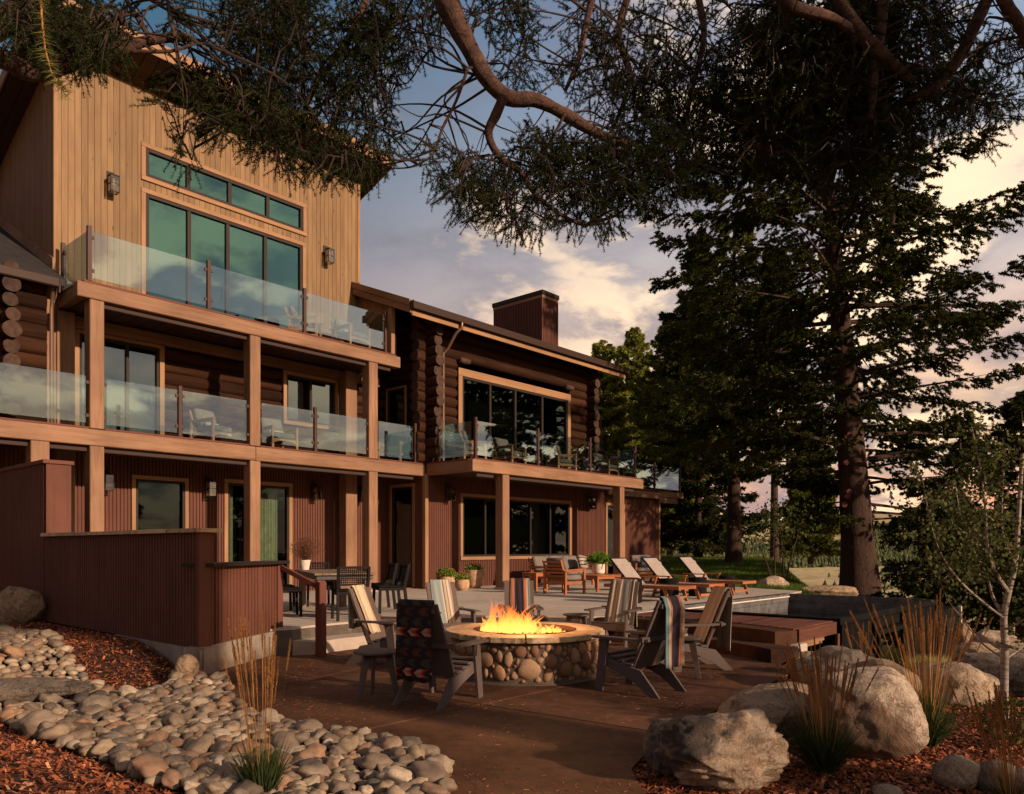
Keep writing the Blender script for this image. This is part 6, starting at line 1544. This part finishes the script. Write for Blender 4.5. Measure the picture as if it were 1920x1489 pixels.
mb = MB(); c_ = at(1883, 1211, 6.72); mb.bar((c_.x-.07*ST, c_.y+.07*CT, c_.z+.03), (c_.x+.12*ST, c_.y-.12*CT, c_.z-.03), .02, .025); mb.build('tie', M['drum'], bt)

# ================================================================== conifers
def conifer(name, lb, base, h, tr, R_, zlo, seed, m_, nbr=90, nsp=26, nt=16, nl=.11, wd=.035, lean=(0, 0), droop=.25, rot=0, prof=None, kill=None, grp=None, trunkmat='bark', gaps=-.10, limbs=True, zsq=1.0):
    t = thing(name, lb, 'tree', base, group=grp); rng = np.random.default_rng(seed); prof = prof or (lambda s: (1-s)**.75*(.55+.45*min(1, s*4)))
    mb = MB(); m2 = 9; pts = [Vector((lean[0]*(k/m2)**1.3*h, lean[1]*(k/m2)**1.3*h, h*k/m2-.3)) for k in range(m2+1)]; rad = [tr*(1.25 if k == 0 else 1)*(1-.93*(k/m2)**.9) for k in range(m2+1)]
    mb.tube(smooth_path(pts, 3), np.interp(np.linspace(0, m2, m2*3+1), range(m2+1), rad).tolist(), 14, False); mb.build('trunk', M[trunkmat], t, smooth=True, local=True)
    P = []; D = []; Ls = []; lim = MB()
    for i in range(nbr):
        s = zlo+(1-zlo)*((i+rng.uniform(0, 1))/nbr)**zsq; a = i*2.399+rng.uniform(-.5, .5); L = R_*prof((s-zlo)/(1-zlo))*rng.uniform(.55, 1.15)
        if L < .15: continue
        if kill is not None and kill(s, a, rng): continue
        p0 = np.array([lean[0]*s**1.3*h, lean[1]*s**1.3*h, h*s-.3]); dv = np.array([cos(a), sin(a), 0]); sidev = np.array([-sin(a), cos(a), 0]); up_ = rng.uniform(-.05, .25); cur = rng.uniform(-.3, .3)
        def bpos(f): return p0+dv*L*f+sidev*cur*L*f*f*.5+np.array([0, 0, L*(up_*f-droop*f*f+.12*f**4)])
        if limbs: q = [bpos(f) for f in (0, .19, .38, .57, .76)]; lim.tube(q, [.014*L*(1-f)+.004 for f in (0, .25, .5, .75, 1)], 5, False)
        n_ = max(4, int(nsp*(L/R_+.15)))
        f = rng.uniform(.12, 1, n_)**.8; w_ = L*.30*(1.08-f)*np.minimum(1, f*4)+.12
        o_ = rng.uniform(-1, 1, n_)*w_
        for k in range(n_):
            if mnoise.noise(Vector(bpos(f[k])+sidev*o_[k])*.9+Vector((seed*3.3, 0, 0))) < gaps: continue
            b = bpos(f[k])+sidev*o_[k]+np.array([0, 0, rng.normal(0, .09)-.20*abs(o_[k])]); P.append(b); D.append(dv*.65+sidev*np.sign(o_[k])*.55+np.array([0, 0, -.15-.75*rng.random()**1.5])); Ls.append(rng.uniform(.16, .34)*(.6+.4*min(1., L/2)))
    if limbs: lim.build('limbs', M[trunkmat], t, local=True, recalc=False)
    V, F = sprays(np.array(P), np.array(D), np.array(Ls), nt, nl, wd, .45, .8, rng); npmesh('foliage', V, F, M[m_], t); return t
mp_ = at(1614, HV, 27.0)
def profm(s): return [0.62, .88, 1.0, 1.0, .96, .88, .80, .66, .48, .28, .08][min(10, int(s*10))]
big = conifer('spruce_tree', 'tallest dark conifer with a thick reddish leaning trunk beyond the plunge pool', (mp_.x, mp_.y, -.5), 21.5, .64, 7.2, .15, 3, 'needle_dark', 160, 220, 36, .11, .044, (-.058, .065), .16, prof=profm, gaps=-.20, kill=lambda s, a, r: s < .30 and cos(a-(TH+pi)) > .6)
mb = MB(); rr = random.Random(6)
for (u, v) in ((1593, 816), (1606, 828), (1587, 867), (1605, 879), (1593, 922), (1590, 931), (1584, 946)):
    p = at(u, v, 26.35); sc = Matrix.Translation(p) @ Matrix.Rotation(TH+pi/2+.2, 4, 'Z'); 
    mb = MB(); c_ = MB(); c_.lathe([(.001, 0), (.095, .0), (.105, -.2)], 12, cap=False); mb.add([sc @ (Matrix.Rotation(-pi/2, 4, 'Y') @ Vector(q)) if False else Matrix.Translation(p) @ Matrix.Rotation(pi/2, 4, Vector((ST, -CT, 0))) @ Vector(q) for q in c_.v], c_.f); mb.build('branch_scar', M['cutwood'], big)

mb = MB()
for q, r in (([(1700, 262), (1690, 300), (1672, 330), (1668, 365)], .10), ([(1676, 395), (1672, 430), (1655, 460), (1644, 500)], .10), ([(1668, 345), (1640, 335), (1610, 342)], .045), ([(1450, 545), (1500, 520), (1540, 505), (1580, 500)], .04), ([(1395, 640), (1440, 610), (1500, 585), (1540, 575)], .035), ([(1640, 815), (1720, 812), (1780, 820), (1840, 815)], .12), ([(1630, 860), (1700, 855), (1760, 875), (1800, 905)], .14)):
    mb = MB(); pp = smooth_path(pth(q, 26.2)); mb.tube(pp, [r*.62*(1-.6*k/(len(pp)-1)) for k in range(len(pp))], 7); mb.build('bare_limb', M['bark'], big, smooth=True)
p = at(1376, HV, 33); tree2 = conifer('fir_tree', 'second conifer with a straight trunk rising from the grass bank behind the loungers', (p.x, p.y, .55), 15.5, .36, 4.6, .30, 5, 'needle_mid', 110, 160, 26, .10, .042, (0, 0), .14, prof=lambda s: [.9, 1, 1, .92, .82, .7, .58, .46, .32, .18, .04][min(10, int(s*10))])
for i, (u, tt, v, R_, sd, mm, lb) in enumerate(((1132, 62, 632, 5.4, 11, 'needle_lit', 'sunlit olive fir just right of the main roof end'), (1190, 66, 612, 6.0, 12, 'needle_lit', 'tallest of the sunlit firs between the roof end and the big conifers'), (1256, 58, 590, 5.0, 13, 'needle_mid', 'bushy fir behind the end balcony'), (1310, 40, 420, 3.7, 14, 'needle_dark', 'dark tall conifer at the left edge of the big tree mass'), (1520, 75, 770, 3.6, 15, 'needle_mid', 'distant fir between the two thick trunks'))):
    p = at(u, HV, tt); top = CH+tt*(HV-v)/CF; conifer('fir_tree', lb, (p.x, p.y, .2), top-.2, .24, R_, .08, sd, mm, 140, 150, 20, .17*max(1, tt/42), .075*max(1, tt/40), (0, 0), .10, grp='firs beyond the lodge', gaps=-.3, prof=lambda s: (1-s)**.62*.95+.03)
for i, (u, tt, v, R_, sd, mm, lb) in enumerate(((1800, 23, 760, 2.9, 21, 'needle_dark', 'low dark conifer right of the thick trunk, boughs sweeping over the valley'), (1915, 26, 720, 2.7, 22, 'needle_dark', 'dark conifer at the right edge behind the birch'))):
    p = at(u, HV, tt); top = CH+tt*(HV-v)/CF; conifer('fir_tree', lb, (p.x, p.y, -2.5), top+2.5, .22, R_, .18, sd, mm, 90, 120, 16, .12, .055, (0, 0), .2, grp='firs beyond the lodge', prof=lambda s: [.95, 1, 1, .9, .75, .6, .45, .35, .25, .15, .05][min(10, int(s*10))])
p = at(1452, HV, 47); conifer('fir_tree', 'dark fir filling in behind, between the second conifer and the tallest one', (p.x, p.y, -.5), CH+47*(HV-455)/CF+.5, .3, 4.8, .36, 31, 'needle_dark', 100, 150, 20, .17, .08, (0, 0), .12, grp='firs beyond the lodge', gaps=-.2, prof=lambda s: (1-s)**.7*.95+.04)
# small birches and green bank behind the loungers
for (u, tt, hh, lb) in ((1452, 23.5, 2.0, 'small leaning birch in the grass bank, left of a pair'), (1470, 24.0, 2.3, 'small leaning birch in the grass bank, right of a pair')):
    p = at(u, HV, tt); z = .1; t = thing('birch_tree', lb, 'tree', (p.x, p.y, z)); mb = MB(); lx = .22 if '1470' in str(u) else -.3
    for s_ in (-1, 1): mb.tube([(0, 0, 0), (ST*(.1*s_+lx*.3), -CT*(.1*s_+lx*.3), hh*.4), (ST*(.35*s_+lx), -CT*(.35*s_+lx), hh)], [.035, .025, .010], 7)
    mb.build('trunk', M['bark'], t, smooth=True, local=True); rng = np.random.default_rng(u); P = rng.normal(0, 1, (500, 3))*np.array([.5, .5, .35])+np.array([0, 0, hh]); V, F = leaves(P, .10, rng); npmesh('foliage', V, F, M['needle_dark'], t)
def tufts(name, n_, fun, m_, L, wd, seed):
    rng = np.random.default_rng(seed); P = []
    while len(P) < n_:
        q = fun(rng)
        if q is not None: P.append(q)
    P = np.array(P); D = rng.normal(0, .35, (len(P), 3)); D[:, 2] = 1; V, F = sprays(P, D, .02, 5, L, wd, 1.0, 1.6, rng); return tag(npmesh(name, V, F, M[m_]), kind='stuff')
def bank(rng):
    t = rng.uniform(20.5, 44); l = rng.uniform(3.5, 14); e = l-(8.0+(t-21)*.29)
    if e > 1.0: return None
    x, y = CT*t+ST*l, ST*t-CT*l
    if inpoly(x, y, up) or (x < 26.9 and y > 15.4): return None
    return (x, y, H(x, y)-.05)
tufts('bank_grass', 42000, bank, 'grass', .22, .022, 3)
def sage(rng):
    t = rng.uniform(43, 60); l = rng.uniform(6, 26); x, y = CT*t+ST*l, ST*t-CT*l; return (x, y, H(x, y)-.1)
tufts('sagebrush', 16000, sage, 'drygrass', .5, .07, 4)
def slope(rng):
    t = rng.uniform(12, 40); l = rng.uniform(.52, .75)*t; x, y = CT*t+ST*l, ST*t-CT*l
    return (x, y, H(x, y)-.05)
tufts('dry_slope_grass', 16000, slope, 'drygrass', .3, .02, 5)

# distant forest: many small trees on the valley sides, one mass
def cone_trees(n_, fun, hr, m_, name, seed):
    rng = np.random.default_rng(seed); T = []
    while len(T) < n_:
        q = fun(rng)
        if q is not None: T.append(q)
    T = np.array(T); m2 = len(T); h = rng.uniform(*hr, m2); k = 5; Vs = []; Fs = []; o_ = 0
    for (za, zb, rr_) in ((.0, .55, .34), (.25, .80, .26), (.55, 1.0, .15)):
        a = rng.uniform(0, 2*pi, (m2, 1))+np.arange(k)*2*pi/k; r = (h*rr_*(.8+.5*np.sin(T[:, 0]*1.7)**2))[:, None]*rng.uniform(.6, 1.35, (m2, k))
        ring_ = np.stack([T[:, 0:1]+r*np.cos(a), T[:, 1:2]+r*np.sin(a), T[:, 2:3]+(h*za)[:, None]+rng.uniform(-.05, .05, (m2, k))*h[:, None]], 2); apex = T+np.stack([0*h, 0*h, h*zb], 1)
        V = np.concatenate([ring_, apex[:, None]], 1).reshape(-1, 3); b = (np.arange(m2)*(k+1))[:, None]; j = np.arange(k); F = np.stack([b+j, b+(j+1) % k, b+k+0*j], 2).reshape(-1, 3)+o_; Vs.append(V); Fs.append(F); o_ += len(V)
    return tag(npmesh(name, np.concatenate(Vs), np.concatenate(Fs), m_), kind='stuff')
def far(rng):
    t = rng.uniform(630, 1800)**1.0; l = rng.uniform(.05, .72)*t; x, y = CT*t+ST*l, ST*t-CT*l
    nz_ = mnoise.noise((x*.006, y*.006, 4))+.5*mnoise.noise((x*.02, y*.02, 9))
    lo_ = -.25+.35*ss(760, 980, t)+.1*ss(1100, 1500, t)
    return (x, y, hz(x, y)-.5) if nz_ > lo_ else None
cone_trees(15000, far, (3, 8.5), M['farforest'], 'distant_forest', 8)
def mead(rng):
    t = rng.uniform(180, 620); l = rng.uniform(.2, .7)*t; x, y = CT*t+ST*l, ST*t-CT*l
    return (x, y, hz(x, y)-.3) if mnoise.noise((x*.01, y*.01, 4)) > .32 or rng.random() < .03 else None
cone_trees(170, mead, (2.5, 5), M['farforest'], 'meadow_trees', 9)
p = at(1527, HV, 330); q = thing('shrub', 'round dark lone bush out in the dry valley meadow', 'shrub', (p.x, p.y, hz(p.x, p.y))); rng = np.random.default_rng(3); P = rng.normal(0, 1, (500, 3)); P /= np.linalg.norm(P, axis=1, keepdims=True); P *= np.array([2.6, 2.6, 2.2]); P[:, 2] = abs(P[:, 2]); V, F = leaves(P, 1.2, rng); npmesh('foliage', V, F, M['needle_dark'], q)

# ================================================================== the overhanging fir (its boughs frame the view; its trunk stands right of the camera)
of = thing('overhanging_fir', 'big fir whose reddish limbs and dark needle sprays hang across the top of the view', 'tree', (6.2, -7.6, 0))
OFF = np.array(of.location[:])
LB = [
 ([(800, -120), (822, -40), (845, 20), (880, 90), (915, 150), (955, 184), (1005, 188), (1060, 215), (1120, 250), (1186, 274)], 4.7, 5.0, [.088, .084, .078, .068, .060, .052, .046, .042, .034, .022]),
 ([(945, 180), (930, 215), (916, 250), (935, 292), (975, 322), (1000, 360), (1040, 395), (1090, 420), (1125, 414), (1165, 398), (1200, 358)], 4.8, 5.1, [.034, .030, .027, .025, .020, .018, .015, .013, .011, .009, .006]),
 ([(877, 128), (855, 190), (830, 240), (812, 288), (775, 312), (732, 316)], 4.75, 4.9, [.011, .010, .009, .008, .006, .004]),
 ([(1440, -60), (1470, 0), (1500, 18), (1560, 35), (1612, 68), (1645, 98)], 4.6, 4.8, [.046, .042, .036, .036, .038, .038]),
 ([(1545, -60), (1572, 0), (1605, 50), (1642, 92), (1672, 118), (1706, 150)], 4.7, 4.8, [.05, .046, .042, .044, .036, .026]),
 ([(1655, -60), (1655, 0), (1650, 70), (1640, 120), (1637, 180), (1632, 222)], 4.75, 4.85, [.042, .04, .034, .030, .026, .018]),
 ([(1875, -60), (1850, 0), (1822, 60), (1795, 115), (1755, 162), (1702, 188)], 4.7, 5.0, [.052, .048, .042, .036, .028, .016]),
 ([(1865, -40), (1890, 15), (1912, 45), (1932, 100)], 4.4, 4.5, [.045, .04, .034, .026]),
 ([(-60, 90), (0, 108), (60, 134), (140, 116), (220, 92), (290, 74), (358, 70)], 4.0, 4.4, [.062, .058, .052, .046, .038, .030, .020]),
 ([(285, 78), (262, 40), (240, 5), (228, -30)], 4.3, 4.4, [.02, .016, .012, .01]), ([(330, 72), (318, 30), (312, -20)], 4.3, 4.4, [.014, .012, .01]), ([(250, 96), (320, 96), (372, 82), (420, 88)], 4.3, 4.4, [.012, .009, .006, .003]),
 ([(1060, 212), (1040, 250), (1010, 300), (985, 330)], 4.9, 5.0, [.012, .01, .008, .005]), ([(1150, 262), (1150, 310), (1138, 350), (1125, 400)], 4.9, 5.0, [.014, .012, .008, .005]),
 ([(1120, -40), (1100, 40), (1085, 110), (1060, 170)], 5.3, 5.4, [.03, .026, .02, .012]), ([(1190, -40), (1160, 60), (1180, 150), (1150, 240)], 5.6, 5.7, [.03, .026, .02, .012]), ([(700, -40), (660, 60), (600, 150), (560, 230)], 5.2, 5.2, [.03, .024, .018, .01]), ([(520, -30), (505, 80), (450, 150), (380, 230), (360, 300)], 5.0, 4.9, [.022, .016, .01, .006, .003]), ([(1300, -40), (1320, 60), (1300, 160), (1280, 250)], 5.5, 5.4, [.03, .024, .018, .01])]
mb = MB(); LP_ = []
for q, ta, tb, r in LB:
    raw = pth(q, ta, tb); pp = smooth_path(raw, 5); rad = np.interp(np.linspace(0, len(r)-1, len(pp)), range(len(r)), r); 
    rad = [x_*.92*(1+.16*mnoise.noise(p_*7)+.12*mnoise.noise(p_*19)) for x_, p_ in zip(rad, pp)]; mb.tube(pp, rad, 12); LP_ += [p_[:] for p_ in pp]
# main trunk and two big limbs out of the view, feeding the visible ones
mb.tube([(6.2, -7.6, -.3), (6.15, -7.5, 3), (6.1, -7.4, 6), (6.1, -7.4, 10)], [.46, .40, .36, .28], 14)
for (pa, pb, r0_, r1_) in (((6.1, -7.4, 6.6), LB[0][0][0], .12, .088), ((6.1, -7.4, 6.9), LB[3][0][0], .09, .046), ((6.1, -7.4, 7.2), LB[6][0][0], .09, .052), ((6.1, -7.4, 6.2), LB[8][0][0], .10, .06)):
    e = at(pb[0], pb[1], 4.5); s_ = Vector(pa); mb.tube(smooth_path([s_, s_.lerp(e, .4)+Vector((0, 0, .7)), e]), np.linspace(r0_, r1_, 9).tolist(), 10)
mb.build('limbs', M['limbbark'], of, smooth=True)
LPn = np.array(LP_)
BL = [  # u, v, ru, rv, depth, twigs
 (40, 30, 70, 50, 4.1, 90), (120, 60, 100, 55, 4.1, 150), (185, 50, 60, 45, 4.2, 90), (150, 100, 90, 25, 4.2, 60), (345, 30, 40, 40, 4.5, 22), (440, 40, 50, 40, 4.8, 60), (510, 30, 90, 55, 5.0, 170), (600, 70, 120, 80, 5.1, 300), (500, 110, 80, 60, 5.0, 120),
 (345, 150, 60, 28, 4.8, 60), (420, 170, 90, 45, 4.9, 150), (500, 200, 80, 50, 4.9, 130), (580, 190, 90, 60, 5.0, 150), (450, 235, 90, 30, 4.8, 90), (560, 265, 100, 36, 4.9, 120), (640, 300, 90, 34, 5.0, 110), (680, 200, 60, 80, 5.1, 100), (700, 100, 60, 90, 5.2, 150), (760, 60, 70, 60, 5.3, 90), (345, 270, 22, 46, 4.6, 16), (540, 300, 26, 30, 4.7, 14), (310, 200, 20, 18, 4.7, 6), (720, 250, 40, 40, 5.1, 34), (690, 318, 40, 14, 5.0, 22),
 (780, 20, 70, 40, 5.3, 70), (960, 60, 50, 90, 5.5, 80), (930, 20, 60, 40, 5.4, 60), (1000, 110, 60, 60, 5.5, 40), (1110, 60, 60, 70, 5.6, 70), (1180, 90, 80, 80, 5.6, 150), (1110, 150, 60, 50, 5.5, 60), (1190, 190, 70, 60, 5.5, 110), (1250, 60, 60, 70, 5.7, 70), (1260, 200, 70, 70, 5.5, 150),
 (820, 290, 40, 34, 4.9, 24), (860, 335, 50, 36, 5.0, 60), (900, 330, 60, 50, 5.0, 90), (900, 390, 50, 30, 5.0, 44), (960, 370, 50, 50, 5.0, 80), (985, 425, 36, 30, 5.0, 24), (1010, 290, 60, 50, 5.1, 120), (1080, 310, 80, 60, 5.1, 190), (1150, 330, 80, 60, 5.1, 190), (1060, 380, 70, 40, 5.1, 80), (1120, 415, 50, 22, 5.1, 34), (1220, 330, 60, 60, 5.2, 150), (1260, 290, 60, 50, 5.2, 130), (1205, 260, 70, 40, 5.1, 90), (1290, 330, 30, 30, 5.2, 30),
 (1340, 60, 60, 70, 5.6, 80), (1310, 150, 60, 50, 5.5, 90), (1330, 250, 70, 70, 5.4, 180), (1400, 150, 80, 90, 5.4, 260), (1400, 290, 80, 50, 5.4, 130), (1440, 50, 60, 60, 5.2, 120), (1480, 130, 80, 90, 5.2, 280), (1480, 250, 90, 70, 5.3, 240), (1570, 130, 80, 80, 5.2, 260), (1570, 240, 90, 80, 5.3, 260), (1560, 320, 70, 40, 5.4, 80), (1650, 130, 70, 90, 5.2, 200), (1650, 260, 80, 70, 5.3, 200), (1720, 70, 60, 80, 5.2, 160), (1740, 190, 60, 60, 5.3, 130), (1700, 30, 80, 40, 5.2, 110), (1790, 50, 50, 60, 5.3, 60), (1830, 180, 60, 30, 5.2, 70), (1860, 90, 40, 60, 5.0, 50), (1905, 100, 24, 40, 4.8, 26), (1880, 200, 40, 26, 5.1, 40), (1800, 210, 50, 40, 5.2, 50), (1770, 130, 30, 60, 5.2, 36), (1560, 40, 70, 40, 5.2, 90), (1640, 30, 60, 40, 5.2, 80), (1850, 270, 22, 18, 5.1, 8)]
rng = np.random.default_rng(77); P = []; D = []; Ls = []; tw = MB(); Pb = []; Db = []; Lb = []
extra = []
for (u, v, ru, rv, t0, cnt) in BL:      # forking side boughs that carry the sprays
    for k in range(2+cnt//45):
        a = rng.uniform(0, 2*pi); q = np.array(at(u+ru*.8*sqrt(rng.random())*cos(a), v+rv*.8*sqrt(rng.random())*sin(a), t0+rng.normal(0, .2))[:])
        dd = ((LPn-q)**2).sum(1); near = np.argsort(dd)[:60]; s_ = LPn[rng.choice(near)]; L_ = np.linalg.norm(q-s_)
        m1 = s_+(q-s_)*.35+rng.normal(0, .06, 3)*min(1, L_)+np.array([0, 0, .05*L_]); m2 = s_+(q-s_)*.7+rng.normal(0, .06, 3)*min(1, L_)+np.array([0, 0, .03*L_])
        pp = smooth_path([Vector(s_), Vector(m1), Vector(m2), Vector(q)], 4); r0_ = min(.010, .004+.006*L_); tw.tube(pp, [r0_*(1-.8*i/(len(pp)-1)) for i in range(len(pp))], 5, False); extra += [p_[:] for p_ in pp[2:]]
LPn = np.concatenate([LPn, np.array(extra)])
for (u, v, ru, rv, t0, cnt) in BL:
    brown = (v > 240 and rng.random() < .3)
    cnt = int(cnt*1.75)
    for k in range(cnt):
        a = rng.uniform(0, 2*pi); r_ = sqrt(rng.random()); q = np.array(at(u+ru*r_*cos(a), v+rv*r_*sin(a), t0+rng.normal(0, .28))[:])
        j = np.argmin(((LPn-q)**2).sum(1)); lpt = LPn[j]; away = q-lpt; dist = np.linalg.norm(away)
        d = away/max(dist, .05)*.9+rng.normal(0, .45, 3); d[2] -= .35; d /= np.linalg.norm(d); L = rng.uniform(.08, .17)
        if k % 5 == 0:      # a thin bough back towards its limb
            f = min(1., .22/max(dist, .01)); s_ = q-away*f; mid = (s_+q)/2+np.array([0, 0, .05]); tw.tube([s_, mid, q, q+d*L], [.006, .0045, .003, .0015], 5, False)
        else: tw.tube([q, q+d*L], [.0024, .001], 3, False)
        (Pb if brown and rng.random() < .35 else P).append(q)
        if len(P)+len(Pb) > len(D)+len(Db):
            if len(Pb) > len(Db): Db.append(d); Lb.append(L)
            else: D.append(d); Ls.append(L)
tw.build('twigs', M['twig'], of, recalc=False)
V, F = sprays(np.array(P), np.array(D), np.array(Ls), 84, .0175, .0036, .9, .55, rng); npmesh('needle_sprays', V-OFF, F, M['needle_fg'], of)
V, F = sprays(np.array(Pb), np.array(Db), np.array(Lb), 66, .0175, .0036, .9, .55, rng); npmesh('browned_sprays', V-OFF, F, M['needle_brown'], of)
# one twig hanging close at the left, its sunlit tone put into the colour
tw = MB(); sh_ = [at(u, v, 2.6) for (u, v) in ((74, -40), (78, 30), (84, 90), (96, 135), (118, 170))]; tw.tube(sh_, [.004, .004, .003, .002, .001], 6); tw.build('lit_twig', M['plume'], of)
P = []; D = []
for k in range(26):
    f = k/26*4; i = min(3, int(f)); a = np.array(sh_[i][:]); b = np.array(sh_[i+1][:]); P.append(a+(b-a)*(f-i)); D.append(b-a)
V, F = sprays(np.array(P), np.array(D), .05, 12, .040, .0030, 1.0, .35, rng); npmesh('lit_twig_needles', V-OFF, F, foliage('sunlit_tone_needles', (.09, .10, .03), (.16, .16, .05), (.24, .21, .08), .3), of)
# unseen rest of its crown, added to shade the boughs and near terrace
P = []; D = []
for k in range(2600):
    a = rng.uniform(0, 2*pi); zz = rng.uniform(2.9, 6.6); r_ = rng.uniform(.5, 3.6); q = np.array([6.0+1.5*r_*cos(a), -7.6+r_*.55*sin(a), zz-.12*r_])
    if mnoise.noise(Vector(q)*.8) < -.05: continue
    P.append(q); D.append([cos(a), sin(a), -.4])
V, F = sprays(np.array(P), np.array(D), .32, 44, .055, .014, .6, .8, rng); npmesh('shading_crown', V-OFF, F, M['needle_fg'], of)
# neighbouring young firs behind the camera (they shade the terrace and show in the windows)
for i, (x, y, h, R_, lb) in enumerate(((-3.5, -11, 5.6, 1.9, 'young fir behind the viewer, last in the row on the mulched side'), (1.5, -12.5, 6.4, 2.1, 'young fir behind the viewer, second in the row from the mulched side'), (6.6, -11.5, 5.9, 2.0, 'young fir behind the viewer, in line with the fire pit'), (10.8, -12.5, 6.4, 2.1, 'young fir behind the viewer, in line with the curved steps'), (14.8, -11.5, 5.8, 2.0, 'young fir behind the viewer, in line with the plunge pool'), (19, -13, 6.6, 2.3, 'young fir behind the viewer, in line with the pump cabinet'), (26, -11, 9.5, 2.4, 'tallest young fir behind the viewer, at the valley end of the row'))):
    conifer('fir_tree', lb, (x, y, -.6), h, .16, R_, .06, 60+i, 'needle_dark', 80, 60, 12, .22, .11, (0, 0), .10, grp='young firs behind the viewer', prof=lambda s: (1-s)**.8*.95+.05)

for i, (x, y, h, R_, lb) in enumerate(((34, -2, 15, 4.0, 'tall conifer to the right of the view, down the slope beyond the pool'), (41, -8, 17, 4.4, 'tallest conifer right of the view, mirrored in the picture window'))):
    conifer('fir_tree', lb, (x, y, -3.0), h, .3, R_, .06, 90+i, 'needle_dark', 90, 70, 12, .28, .14, (0, 0), .12, prof=lambda s: (1-s)**.8*.95+.05)

# needles and bits of bark blown onto the terrace
def lit_(rng):
    x, y = rng.uniform(3, 11), rng.uniform(1.5, 9.5)
    if not inpoly(x, y, TERR) or not vis(x, y): return None
    if mnoise.noise((x*1.3, y*1.3, 2)) < rng.uniform(-.2, .5): return None
    return (x, y, .004)
rng = np.random.default_rng(4); P = []
while len(P) < 5200:
    q = lit_(rng)
    if q: P.append(q)
P = np.array(P); m_ = len(P); a = rng.uniform(0, 2*pi, m_); L = rng.uniform(.006, .022, (m_, 1)); d = np.stack([np.cos(a), np.sin(a), 0*a], 1); sd_ = np.stack([-np.sin(a), np.cos(a), 0*a+.3], 1)*rng.uniform(.001, .004, (m_, 1))
V = np.stack([P-d*L-sd_, P+d*L-sd_, P+d*L+sd_, P-d*L+sd_], 1).reshape(-1, 3); tag(npmesh('fallen_needles', V, np.arange(len(V)).reshape(-1, 4), M['chip']), kind='stuff')
